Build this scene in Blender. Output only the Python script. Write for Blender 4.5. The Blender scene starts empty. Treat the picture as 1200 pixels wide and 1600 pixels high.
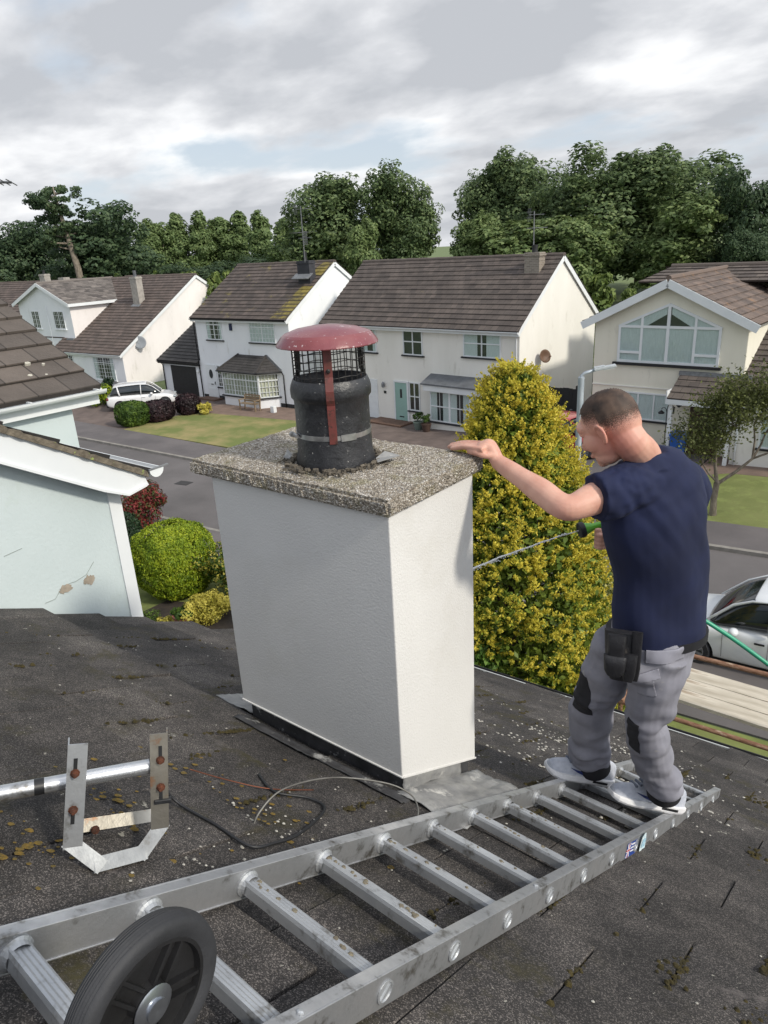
import bpy, bmesh, math, random
import numpy as np
from mathutils import Vector, Matrix
SC = bpy.context.scene
COL = SC.collection
R = math.radians

# ------------------------------------------------------------------ camera
EYE = Vector((0, 0, 8.6))
cam = bpy.data.cameras.new('camera'); camo = bpy.data.objects.new('camera', cam); COL.objects.link(camo); SC.camera = camo
cam.sensor_fit = 'VERTICAL'; cam.sensor_height = 24; cam.lens = 24 * 1110 / 1600
cam.clip_start = 0.02; cam.clip_end = 3000
def cam_axes(az, pitch, roll):
    f = Vector((-math.sin(az) * math.cos(pitch), math.cos(az) * math.cos(pitch), -math.sin(pitch)))
    r0 = Vector((math.cos(az), math.sin(az), 0)); u0 = r0.cross(f)
    r = r0 * math.cos(roll) + u0 * math.sin(roll); u = -r0 * math.sin(roll) + u0 * math.cos(roll)
    return r, u, f
ca, cu, cf = cam_axes(R(39), R(20.5), R(-3.18))
camo.matrix_world = Matrix(((ca.x, cu.x, -cf.x, EYE.x), (ca.y, cu.y, -cf.y, EYE.y), (ca.z, cu.z, -cf.z, EYE.z), (0, 0, 0, 1)))

# ------------------------------------------------------------------ light
SUN_DIR = Vector((0.999 * math.cos(R(38)), -0.03 * math.cos(R(38)), math.sin(R(38)))).normalized()   # towards the sun
sun = bpy.data.lights.new('sun', 'SUN'); suno = bpy.data.objects.new('sun', sun); COL.objects.link(suno)
sun.energy = 2.5; sun.angle = R(5); sun.color = (1, 0.93, 0.80)
suno.rotation_euler = SUN_DIR.to_track_quat('Z', 'Y').to_euler()
SC.view_settings.view_transform = 'Standard'; SC.view_settings.look = 'None'
SC.view_settings.exposure = 0.26; SC.view_settings.gamma = 1
W = bpy.data.worlds.new('World'); SC.world = W; W.use_nodes = True
nt = W.node_tree; nt.nodes.clear()
def N(tree, typ, **kw):
    n = tree.nodes.new(typ)
    for k, v in kw.items():
        if k.startswith('_'): setattr(n, k[1:], v)
        else: n.inputs[k.replace('__', ' ')].default_value = v
    return n
def ramp(tree, stops, interp='LINEAR'):
    n = tree.nodes.new('ShaderNodeValToRGB'); cr = n.color_ramp; cr.interpolation = interp
    while len(cr.elements) < len(stops): cr.elements.new(0.5)
    for e, (p, c) in zip(cr.elements, stops):
        e.position = p; e.color = (c[0], c[1], c[2], 1) if hasattr(c, '__len__') else (c, c, c, 1)
    return n
def world():
    L = nt.links.new
    out = N(nt, 'ShaderNodeOutputWorld'); bg = N(nt, 'ShaderNodeBackground', Strength=1.0); L(bg.outputs[0], out.inputs[0])
    sky = N(nt, 'ShaderNodeTexSky', _sky_type='NISHITA', _sun_disc=False, _sun_elevation=R(37), _sun_rotation=math.atan2(SUN_DIR.x, SUN_DIR.y), _air_density=1.2, _dust_density=1.5)
    sk = N(nt, 'ShaderNodeVectorMath', _operation='SCALE', Scale=0.085); L(sky.outputs[0], sk.inputs[0])
    tc = N(nt, 'ShaderNodeTexCoord'); sep = N(nt, 'ShaderNodeSeparateXYZ'); L(tc.outputs['Generated'], sep.inputs[0])
    # a cloud deck: direction divided by height, flattened towards the horizon
    zz = N(nt, 'ShaderNodeMath', _operation='MAXIMUM'); L(sep.outputs[2], zz.inputs[0]); zz.inputs[1].default_value = 0.0
    za = N(nt, 'ShaderNodeMath', _operation='ADD'); L(zz.outputs[0], za.inputs[0]); za.inputs[1].default_value = 0.30
    dv = N(nt, 'ShaderNodeVectorMath', _operation='DIVIDE'); cb = N(nt, 'ShaderNodeCombineXYZ')
    for i in range(3): L(za.outputs[0], cb.inputs[i])
    L(tc.outputs['Generated'], dv.inputs[0]); L(cb.outputs[0], dv.inputs[1])
    mp = N(nt, 'ShaderNodeMapping'); mp.inputs['Rotation'].default_value = (0, 0, R(-39)); mp.inputs['Scale'].default_value = (0.75, 1.0, 1.4); mp.inputs['Location'].default_value = CLOUD
    L(dv.outputs[0], mp.inputs[0])
    n1 = N(nt, 'ShaderNodeTexNoise', Scale=1.55, Detail=9, Roughness=0.5, Distortion=0.12); L(mp.outputs[0], n1.inputs[0])
    n2 = N(nt, 'ShaderNodeTexNoise', Scale=2.6, Detail=9, Roughness=0.52, Distortion=0.1)
    mp2 = N(nt, 'ShaderNodeMapping'); mp2.inputs['Location'].default_value = (3.1, 7.7, 0.4); L(mp.outputs[0], mp2.inputs[0]); L(mp2.outputs[0], n2.inputs[0])
    cov = ramp(nt, [(0.40, 0), (0.50, 1)]); cov.color_ramp.interpolation = 'EASE'; L(n1.outputs[0], cov.inputs[0])
    shade = ramp(nt, [(0.43, (0.98, 0.98, 0.975)), (0.485, (0.80, 0.805, 0.82)), (0.535, (0.62, 0.63, 0.655)), (0.60, (0.47, 0.485, 0.515))])
    mixv = N(nt, 'ShaderNodeMath', _operation='MULTIPLY_ADD'); L(n2.outputs[0], mixv.inputs[0]); mixv.inputs[1].default_value = 0.55
    hal = N(nt, 'ShaderNodeMath', _operation='MULTIPLY'); L(n1.outputs[0], hal.inputs[0]); hal.inputs[1].default_value = 0.5
    L(hal.outputs[0], mixv.inputs[2]); L(mixv.outputs[0], shade.inputs[0])
    # thin bright veil low down
    veil = ramp(nt, [(0.0, 0.8), (0.10, 0.7), (0.35, 0.45)]); L(sep.outputs[2], veil.inputs[0])
    mx0 = N(nt, 'ShaderNodeMix', _data_type='RGBA'); L(veil.outputs[0], mx0.inputs[0]); L(sk.outputs[0], mx0.inputs[6]); mx0.inputs[7].default_value = (0.60, 0.67, 0.77, 1)
    mx = N(nt, 'ShaderNodeMix', _data_type='RGBA'); cm = N(nt, 'ShaderNodeMath', _operation='MULTIPLY'); L(cov.outputs[0], cm.inputs[0]); cm.inputs[1].default_value = 0.93
    L(cm.outputs[0], mx.inputs[0]); L(mx0.outputs[2], mx.inputs[6]); L(shade.outputs[0], mx.inputs[7])
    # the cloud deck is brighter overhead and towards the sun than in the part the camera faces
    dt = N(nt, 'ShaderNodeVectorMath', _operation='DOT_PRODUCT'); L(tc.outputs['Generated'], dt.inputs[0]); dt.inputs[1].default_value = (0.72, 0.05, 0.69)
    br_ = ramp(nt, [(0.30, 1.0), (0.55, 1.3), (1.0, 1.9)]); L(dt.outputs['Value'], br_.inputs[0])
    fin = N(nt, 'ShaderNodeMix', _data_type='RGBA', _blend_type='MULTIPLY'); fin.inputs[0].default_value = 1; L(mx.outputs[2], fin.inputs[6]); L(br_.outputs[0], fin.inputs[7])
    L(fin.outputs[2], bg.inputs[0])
CLOUD = (1.7, 0.6, 0.3)
world()

# ------------------------------------------------------------------ objects
def tag(o, label=None, cat=None, group=None, kind=None):
    if label: o['label'] = label
    if cat: o['category'] = cat
    if group: o['group'] = group
    if kind: o['kind'] = kind
    return o
def thing(name, label, cat, loc=(0, 0, 0), rz=0, group=None):
    o = bpy.data.objects.new(name, None); COL.objects.link(o); o.empty_display_size = 0.1
    o.location = loc; o.rotation_euler = (0, 0, rz); return tag(o, label, cat, group)
def copy_tree(o, parent=None):
    c = o.copy(); COL.objects.link(c); c.parent = parent
    for ch in list(o.children): copy_tree(ch, c)
    return c
class MB:
    def __init__(s): s.v = []; s.f = []; s.m = []; s.uv = None
    def add(s, vs, fs, mi=0):
        b = len(s.v); s.v += [tuple(p) for p in vs]; s.f += [tuple(b + i for i in f) for f in fs]; s.m += [mi] * len(fs); return s
    def box(s, x0, x1, y0, y1, z0, z1, mi=0, M=None):
        vs = [Vector((x, y, z)) for z in (z0, z1) for y in (y0, y1) for x in (x0, x1)]
        if M: vs = [M @ p for p in vs]
        return s.add(vs, [(0, 2, 3, 1), (4, 5, 7, 6), (0, 1, 5, 4), (2, 6, 7, 3), (0, 4, 6, 2), (1, 3, 7, 5)], mi)
    def bar(s, p0, p1, w, h, up=(0, 0, 1), mi=0):
        p0 = Vector(p0); p1 = Vector(p1); d = (p1 - p0).normalized(); up = Vector(up)
        sd = d.cross(up).normalized() * w / 2; u = sd.normalized().cross(d) * h / 2
        vs = [p + a * sd + b * u for p in (p0, p1) for b in (-1, 1) for a in (-1, 1)]
        return s.add(vs, [(0, 1, 3, 2), (4, 6, 7, 5), (0, 4, 5, 1), (2, 3, 7, 6), (0, 2, 6, 4), (1, 5, 7, 3)], mi)
    def tube(s, pts, r, seg=10, mi=0, cap=True):
        pts = [Vector(p) for p in pts]; n = len(pts); rs = r if hasattr(r, '__len__') else [r] * n
        t0 = (pts[1] - pts[0]).normalized(); a = t0.orthogonal().normalized(); rings = []
        for i, p in enumerate(pts):
            t = (pts[min(i + 1, n - 1)] - pts[max(i - 1, 0)]).normalized()
            a = (a - t * a.dot(t)).normalized(); b = t.cross(a)
            rings.append([p + (a * math.cos(2 * math.pi * k / seg) + b * math.sin(2 * math.pi * k / seg)) * rs[i] for k in range(seg)])
        return s.rings(rings, mi, cap)
    def rings(s, rings, mi=0, cap=True, closed=True):
        seg = len(rings[0]); vs = [p for r_ in rings for p in r_]; fs = []
        for i in range(len(rings) - 1):
            for k in range(seg if closed else seg - 1):
                k2 = (k + 1) % seg; fs.append((i * seg + k, i * seg + k2, (i + 1) * seg + k2, (i + 1) * seg + k))
        if cap: fs += [tuple(range(seg - 1, -1, -1)), tuple((len(rings) - 1) * seg + k for k in range(seg))]
        return s.add(vs, fs, mi)
    def lathe(s, prof, c=(0, 0, 0), axis=(0, 0, 1), seg=32, mi=0, cap=True, wob=0):
        ax = Vector(axis).normalized(); a = ax.orthogonal().normalized(); b = ax.cross(a); c = Vector(c)
        return s.rings([[c + ax * z + (a * math.cos(2 * math.pi * k / seg) + b * math.sin(2 * math.pi * k / seg)) * r for k in range(seg)] for r, z in prof], mi, cap)
    def prism(s, poly, d, mi=0):
        n = len(poly); d = Vector(d); p0 = [Vector(p) for p in poly]
        return s.add(p0 + [p + d for p in p0], [tuple(range(n - 1, -1, -1)), tuple(range(n, 2 * n))] + [(i, (i + 1) % n, n + (i + 1) % n, n + i) for i in range(n)], mi)
    def build(s, name, mats, parent=None, smooth=False, bevel=0, seg=2, fix=True, auto=None):
        me = bpy.data.meshes.new(name); me.from_pydata([tuple(p) for p in s.v], [], s.f)
        mats = mats if isinstance(mats, (list, tuple)) else [mats]
        for m in mats: me.materials.append(m)
        me.polygons.foreach_set('material_index', s.m)
        if s.uv is not None:
            ul = me.uv_layers.new(name='UVMap'); ul.data.foreach_set('uv', np.array(s.uv, 'f').ravel())
        if fix:
            bm = bmesh.new(); bm.from_mesh(me); bmesh.ops.recalc_face_normals(bm, faces=bm.faces); bm.to_mesh(me); bm.free()
        if smooth: me.polygons.foreach_set('use_smooth', [True] * len(me.polygons))
        if auto is not None: me.set_sharp_from_angle(angle=R(auto))
        me.update(); o = bpy.data.objects.new(name, me); COL.objects.link(o); o.parent = parent
        if bevel:
            b = o.modifiers.new('bevel', 'BEVEL'); b.width = bevel; b.segments = seg; b.limit_method = 'ANGLE'; b.angle_limit = R(40)
        return o

# ------------------------------------------------------------------ materials
def lin(c):
    if isinstance(c, str): c = [int(c[i:i + 2], 16) / 255 for i in (0, 2, 4)]; return tuple(x / 12.92 if x < 0.04045 else ((x + 0.055) / 1.055) ** 2.4 for x in c)
    return tuple(c)
MATS = {}
def mat(name, c1, c2=None, scale=3.0, rough=0.8, metal=0, bump=0.0, bscale=40.0, detail=6, spec=None, c3=None, s3=30, t3=(0.62, 0.7), stretch=None, coat=0, lo=0.35, hi=0.65, rr=0.0, bdist=0.01):
    """two-colour noise + optional specks of a third colour + bump"""
    if name in MATS: return MATS[name]
    m = bpy.data.materials.new(name); m.use_nodes = True; t = m.node_tree; L = t.links.new; b = t.nodes['Principled BSDF']; MATS[name] = m
    c1 = lin(c1); c2 = lin(c2) if c2 else tuple(x * 0.8 for x in c1)
    tc = N(t, 'ShaderNodeTexCoord'); src = tc.outputs['Object']
    if stretch:
        mp = N(t, 'ShaderNodeMapping'); mp.inputs['Scale'].default_value = stretch; L(src, mp.inputs[0]); src = mp.outputs[0]
    n = N(t, 'ShaderNodeTexNoise', Scale=scale, Detail=detail, Roughness=0.6); L(src, n.inputs[0])
    r = ramp(t, [(lo, c1), (hi, c2)]); L(n.outputs[0], r.inputs[0]); col = r.outputs[0]
    if c3:
        n3 = N(t, 'ShaderNodeTexNoise', Scale=s3, Detail=4, Roughness=0.7); L(src, n3.inputs[0]); r3 = ramp(t, [(t3[0], 0), (t3[1], 1)]); L(n3.outputs[0], r3.inputs[0])
        mx = N(t, 'ShaderNodeMix', _data_type='RGBA'); L(r3.outputs[0], mx.inputs[0]); L(col, mx.inputs[6]); mx.inputs[7].default_value = (*lin(c3), 1); col = mx.outputs[2]
    L(col, b.inputs['Base Color'])
    b.inputs['Roughness'].default_value = rough; b.inputs['Metallic'].default_value = metal
    if spec is not None: b.inputs['Specular IOR Level'].default_value = spec
    if coat: b.inputs['Coat Weight'].default_value = coat; b.inputs['Coat Roughness'].default_value = 0.05
    if rr:
        mr = N(t, 'ShaderNodeMapRange'); L(n.outputs[0], mr.inputs[0]); mr.inputs[1].default_value = 0.3; mr.inputs[2].default_value = 0.7; mr.inputs[3].default_value = rough - rr; mr.inputs[4].default_value = rough + rr; L(mr.outputs[0], b.inputs['Roughness'])
    if bump:
        nb = N(t, 'ShaderNodeTexNoise', Scale=bscale, Detail=5, Roughness=0.65); L(src, nb.inputs[0]); bp = N(t, 'ShaderNodeBump', Strength=bump, Distance=bdist); L(nb.outputs[0], bp.inputs['Height']); L(bp.outputs[0], b.inputs['Normal'])
    return m
def leafmat(name, dark, light, mid=None, trans=0.35, nscale=0.5, rough=0.55):
    if name in MATS: return MATS[name]
    m = bpy.data.materials.new(name); m.use_nodes = True; t = m.node_tree; L = t.links.new; MATS[name] = m
    b = t.nodes['Principled BSDF']; out = t.nodes['Material Output']
    dark = lin(dark); light = lin(light); mid = lin(mid) if mid else tuple((a + c) / 2 for a, c in zip(dark, light))
    g = N(t, 'ShaderNodeNewGeometry'); tc = N(t, 'ShaderNodeTexCoord'); n = N(t, 'ShaderNodeTexNoise', Scale=nscale, Detail=3); L(tc.outputs['Object'], n.inputs[0])
    a = N(t, 'ShaderNodeMath', _operation='MULTIPLY_ADD'); L(g.outputs['Random Per Island'], a.inputs[0]); a.inputs[1].default_value = 0.55
    h = N(t, 'ShaderNodeMath', _operation='MULTIPLY_ADD'); L(n.outputs[0], h.inputs[0]); h.inputs[1].default_value = 1.5; h.inputs[2].default_value = -0.52; L(h.outputs[0], a.inputs[2])
    r = ramp(t, [(0.1, dark), (0.5, mid), (0.95, light)]); L(a.outputs[0], r.inputs[0]); L(r.outputs[0], b.inputs['Base Color'])
    b.inputs['Roughness'].default_value = rough; b.inputs['Specular IOR Level'].default_value = 0.3
    tr = N(t, 'ShaderNodeBsdfTranslucent'); L(r.outputs[0], tr.inputs[0]); mx = N(t, 'ShaderNodeMixShader', Fac=trans); L(b.outputs[0], mx.inputs[1]); L(tr.outputs[0], mx.inputs[2]); L(mx.outputs[0], out.inputs[0])
    return m
def tilemat(name, c1, c2, moss=None, tw=0.33, th=0.33, mossamt=0.62, light=None):
    """roof tiles over the UV map (metres): a colour per tile, dark joints, weathering"""
    if name in MATS: return MATS[name]
    m = bpy.data.materials.new(name); m.use_nodes = True; t = m.node_tree; L = t.links.new; b = t.nodes['Principled BSDF']; MATS[name] = m
    c1 = lin(c1); c2 = lin(c2)
    uv = N(t, 'ShaderNodeUVMap'); br = N(t, 'ShaderNodeTexBrick', Scale=1.0); br.inputs['Mortar Size'].default_value = 0.008; br.inputs['Brick Width'].default_value = tw; br.inputs['Row Height'].default_value = th
    br.inputs['Color1'].default_value = (*c1, 1); br.inputs['Color2'].default_value = (*c2, 1); br.inputs['Mortar'].default_value = (*[x * 0.3 for x in c1], 1); br.offset = 0.5
    L(uv.outputs[0], br.inputs['Vector']); n = N(t, 'ShaderNodeTexNoise', Scale=1.1, Detail=8, Roughness=0.7); L(uv.outputs[0], n.inputs[0])
    rr = ramp(t, [(0.3, 0.72), (0.7, 1.35)]); L(n.outputs[0], rr.inputs[0]); mu = N(t, 'ShaderNodeMix', _data_type='RGBA', _blend_type='MULTIPLY'); mu.inputs[0].default_value = 1
    L(br.outputs[0], mu.inputs[6]); L(rr.outputs[0], mu.inputs[7]); col = mu.outputs[2]
    if moss:
        n2 = N(t, 'ShaderNodeTexNoise', Scale=0.9, Detail=9, Roughness=0.75); tc = N(t, 'ShaderNodeTexCoord'); L(tc.outputs['Object'], n2.inputs[0])
        r2 = ramp(t, [(mossamt - 0.02, 0), (mossamt + 0.07, 1)]); L(n2.outputs[0], r2.inputs[0]); mx = N(t, 'ShaderNodeMix', _data_type='RGBA'); L(r2.outputs[0], mx.inputs[0]); L(col, mx.inputs[6]); mx.inputs[7].default_value = (*lin(moss), 1); col = mx.outputs[2]
    L(col, b.inputs['Base Color']); b.inputs['Roughness'].default_value = 0.85
    nb = N(t, 'ShaderNodeTexNoise', Scale=25, Detail=4); L(uv.outputs[0], nb.inputs[0]); bp = N(t, 'ShaderNodeBump', Strength=0.5, Distance=0.02); L(nb.outputs[0], bp.inputs['Height']); L(bp.outputs[0], b.inputs['Normal'])
    return m
def glassmat(name, tint=(0.8, 0.9, 0.9), alpha=0.65):
    if name in MATS: return MATS[name]
    m = bpy.data.materials.new(name); m.use_nodes = True; t = m.node_tree; L = t.links.new; t.nodes.clear(); MATS[name] = m
    out = N(t, 'ShaderNodeOutputMaterial'); tr = N(t, 'ShaderNodeBsdfTransparent'); tr.inputs[0].default_value = (*tint, 1); gl = N(t, 'ShaderNodeBsdfGlossy', Roughness=0.03)
    lw = N(t, 'ShaderNodeLayerWeight', Blend=.5); pw_ = N(t, 'ShaderNodeMath', _operation='POWER'); L(lw.outputs['Facing'], pw_.inputs[0]); pw_.inputs[1].default_value = 3.5; ad = N(t, 'ShaderNodeMath', _operation='MULTIPLY_ADD'); L(pw_.outputs[0], ad.inputs[0]); ad.inputs[1].default_value = .6; ad.inputs[2].default_value = .05
    mx = N(t, 'ShaderNodeMixShader'); L(ad.outputs[0], mx.inputs[0]); L(tr.outputs[0], mx.inputs[1]); L(gl.outputs[0], mx.inputs[2]); L(mx.outputs[0], out.inputs[0]); return m

M_white = mat('white render', 'e6e6e4', 'dedfdd', 1.2, 0.85, bump=0.15, bscale=60, c3='b9b5aa', s3=1.6, t3=(.60, .85), stretch=(1, 1, .35))
M_bluewhite = mat('white painted wall', 'e6e8eb', 'dee1e5', 0.8, 0.85, bump=0.15, bscale=60, c3='b9b5aa', s3=1.6, t3=(.60, .85), stretch=(1, 1, .35))
M_pinkwhite = mat('off white wall', 'e6e1df', 'dcd7d5', 0.8, 0.85, bump=0.15, bscale=60, c3='b9b5aa', s3=1.6, t3=(.60, .85), stretch=(1, 1, .35))
M_cream = mat('cream wall', 'e6e4de', 'dddbd4', 0.7, 0.85, bump=0.15, bscale=60, c3='b9b5aa', s3=1.6, t3=(.60, .85), stretch=(1, 1, .35))
M_cream2 = mat('yellow cream wall', 'e6e2d4', 'dcd8c8', 0.7, 0.85, bump=0.15, bscale=60, c3='b9b5aa', s3=1.6, t3=(.60, .85), stretch=(1, 1, .35))
M_upvc = mat('white plastic', 'dfe2e4', 'd6dadd', 2, 0.4)
M_black = mat('black paint', '18191b', '202124', 3, 0.6)
M_darkplinth = mat('dark plinth', '26272a', '303134', 3, 0.8)
M_interior = mat('dark interior', '15191c', '262c30', 1.5, 0.5)
M_curtain = mat('net curtain', 'dde2e1', 'c0c8c7', 9, 0.95, stretch=(14, 14, 0.4))
M_glass = glassmat('window glass', (.93, .96, .96))
M_lead = mat('lead', '6d7074', '8b8d90', 8, 0.5, metal=0.3, bump=0.3, bscale=20)
M_asphalt = mat('asphalt', '555252', '676363', 0.35, 0.9, bump=0.4, bscale=90, c3='6e6a68', s3=60, t3=(0.6, 0.75), detail=9)
M_pave = mat('pavement asphalt', '575354', '686363', 0.5, 0.9, bump=0.4, bscale=90, detail=9)
M_kerb = mat('concrete kerb', '77736d', '8e8a84', 4, 0.9, bump=0.3)
M_drive = mat('drive blocks', '6d605a', '574c48', 1.4, 0.9, bump=0.3, bscale=30, detail=9)
M_grass = mat('field grass', '5a6a40', '6a774c', 0.2, 0.95, bump=0.6, bscale=12, detail=8)
M_lawn = mat('lawn grass', '626b36', '767c48', 0.7, 0.95, bump=0.8, bscale=60, detail=10, c3='7f8a4c', s3=2.2, t3=(0.5, 0.75))
M_drylawn = mat('dry lawn', '66703a', '8f8458', 0.55, 0.95, bump=0.8, bscale=60, detail=10, lo=0.42, hi=0.62)

def zg(x, y=0): return min(max(0.05 * (x + 20), 0.0), 1.2)
def sheet(name, poly, mt, dz=0.0, depth=0.0):
    """a flat ground sheet that follows the gentle rise of the street"""
    bm = bmesh.new(); vs = [bm.verts.new((p[0], p[1], 0)) for p in poly]; bm.faces.new(vs)
    for xc in (-20, -17, -14, -11, -8, -5, -2, 1, 4):
        bmesh.ops.bisect_plane(bm, geom=bm.verts[:] + bm.edges[:] + bm.faces[:], plane_co=(xc, 0, 0), plane_no=(1, 0, 0))
    for v in bm.verts: v.co.z = zg(v.co.x) + dz
    if depth:
        r = bmesh.ops.extrude_face_region(bm, geom=bm.faces[:])
        for v in r['geom']:
            if isinstance(v, bmesh.types.BMVert): v.co.z -= depth
    bmesh.ops.recalc_face_normals(bm, faces=bm.faces)
    me = bpy.data.meshes.new(name); bm.to_mesh(me); bm.free(); me.materials.append(mt)
    o = bpy.data.objects.new(name, me); COL.objects.link(o); tag(o, kind='structure'); return o
# ------------------------------------------------------------------ ground
sheet('ground', [(-1500, -60), (300, -60), (300, 1500), (-1500, 1500)], M_grass, -0.02)
sheet('road', [(-90, 13.4), (30, 13.4), (30, 18.2), (-10, 18.35), (-20, 18.9), (-35, 18.4), (-90, 17.4)], M_asphalt, 0.0)
sheet('pavement', [(-90, 11.5), (30, 11.5), (30, 13.28), (-90, 13.28)], M_pave, 0.10, 0.14)
sheet('kerb', [(-90, 13.28), (30, 13.28), (30, 13.42), (-90, 13.42)], M_kerb, 0.105, 0.14)
sheet('pavement', [(-90, 17.5), (-35, 18.52), (-20, 19.02), (-10, 18.47), (30, 18.32), (30, 20.0), (-10, 20.2), (-20, 20.8), (-35, 20.6), (-90, 19.6)], M_pave, 0.09, 0.14)
sheet('kerb', [(-90, 17.4), (-35, 18.38), (-20, 18.88), (-10, 18.33), (30, 18.2), (30, 18.33), (-10, 18.48), (-20, 19.03), (-35, 18.53), (-90, 17.55)], M_kerb, 0.10, 0.14)
sheet('driveway', [(-50, 20.3), (-34.6, 20.55), (-34.5, 28.7), (-41.4, 28.7), (-50, 28.7)], M_drive, 0.06, 0.1)
sheet('path', [(-34.6, 25.2), (-25.2, 26.4), (-25.2, 28.6), (-34.6, 28.6)], mat('red paving', '7d6a5f', '6c5b52', 2, 0.9, bump=0.3), 0.065, 0.1)
sheet('lawn', [(-34.5, 20.62), (-26.0, 20.9), (-25.2, 21.6), (-25.4, 26.6), (-34.5, 25.3)], M_drylawn, 0.075, 0.1)
sheet('driveway', [(-25.1, 20.75), (-14.6, 20.5), (-14.6, 28.4), (-25.1, 29.0)], M_drive, 0.06, 0.1)
sheet('driveway', [(-14.4, 20.42), (-6.4, 20.13), (-6.3, 27.2), (-14.4, 40)], M_pave, 0.06, 0.1)
sheet('lawn', [(-6.25, 20.1), (8, 19.95), (8, 25.0), (-5.2, 25.0), (-6.25, 24.3)], M_lawn, 0.07, 0.1)
sheet('path', [(-6.25, 24.4), (-5.2, 25.05), (8, 25.05), (8, 26.2), (-6.25, 27.2)], mat('red paving', '7d6a5f'), 0.06, 0.1)
sheet('lawn', [(-24, 6.0), (-9.5, 6.0), (-9.5, 11.42), (-24, 11.42)], M_lawn, 0.05, 0.1)
sheet('flower_bed', [(-14.8, 6.6), (-11.2, 6.6), (-11.2, 10.3), (-14.8, 9.2)], mat('soil', '3b322a', '2a241f', 6, 1, bump=0.8, bscale=30), 0.09, 0.06)
sheet('lawn', [(-9.4, 4.2), (4, 4.2), (4, 10.8), (-9.4, 10.8)], M_lawn, 0.0, 0.1)
sheet('driveway', [(-9.4, 10.85), (4, 10.85), (4, 11.45), (-9.4, 11.45)], M_asphalt, 0.02, 0.1)
tag(MB().box(-.32, .32, -.22, .22, 0, .012).build('manhole_cover', mat('iron', '2b2a2a', '383636', 10, 0.7)), 'dark rectangular manhole cover in the road surface', 'manhole cover').location = (-23.66, 16.4, 0.0)
bpy.data.objects['manhole_cover'].rotation_euler.z = 0.2
# far park land: a low green rise behind the houses
def rise():
    m = MB(); nx, ny = 60, 16
    for j in range(ny):
        for i in range(nx):
            x = -420 + i * 10; y = 70 + j * 24; z = 0.6 + 2.4 * (1 - math.exp(-(y - 70) / 90)) + 0.5 * math.sin(x * 0.03) * (y - 70) / 200
            m.v.append((x, y, z if j else -0.5))
    for j in range(ny - 1):
        for i in range(nx - 1): a = j * nx + i; m.f.append((a, a + 1, a + nx + 1, a + nx)); m.m.append(0)
    tag(m.build('field', M_grass, smooth=True), kind='structure')
rise()

# ------------------------------------------------------------------ roofs
def roof_slab(mb, p0, p1, p2, p3, course=0.33, lip=0.035, thick=0.05, u0=0):
    """stepped tile courses over the quad eave-left, eave-right, top-right, top-left (bilinear)"""
    p0, p1, p2, p3 = map(Vector, (p0, p1, p2, p3)); L_ = ((p3 - p0).length + (p2 - p1).length) / 2; n = max(2, round(L_ / course))
    e = (p1 - p0).normalized(); nrm = (p1 - p0).cross((p3 - p0) if (p3 - p0).length > 1e-4 else (p2 - p1)).normalized()
    if nrm.z < 0: nrm = -nrm
    if mb.uv is None: mb.uv = []
    for i in range(n):
        a0, a1 = i / n, (i + 1) / n
        A, B, C, D = p0.lerp(p3, a0), p1.lerp(p2, a0), p1.lerp(p2, a1), p0.lerp(p3, a1)
        q = [A + nrm * (thick + lip), B + nrm * (thick + lip), C + nrm * thick, D + nrm * thick, A + nrm * (0 if i == 0 else thick - 0.004), B + nrm * (0 if i == 0 else thick - 0.004)]
        mb.add(q, [(0, 1, 2, 3), (4, 5, 1, 0), (4, 0, 3), (5, 2, 1)])
        U = lambda P: ((P - p0).dot(e) + u0); v0, v1 = i * L_ / n, (i + 1) * L_ / n
        uvs = [(U(q[0]), v0 + .01), (U(q[1]), v0 + .01), (U(q[2]), v1 - .01), (U(q[3]), v1 - .01)]
        mb.uv += uvs + [(U(q[0]), v0), (U(q[1]), v0), uvs[1], uvs[0]] + [(0, 0)] * 6
    return mb
def close_uv(mb):
    n = sum(len(f) for f in mb.f)
    if mb.uv is None: mb.uv = []
    mb.uv += [(0.1, 0.1)] * (n - len(mb.uv)); return mb

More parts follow.
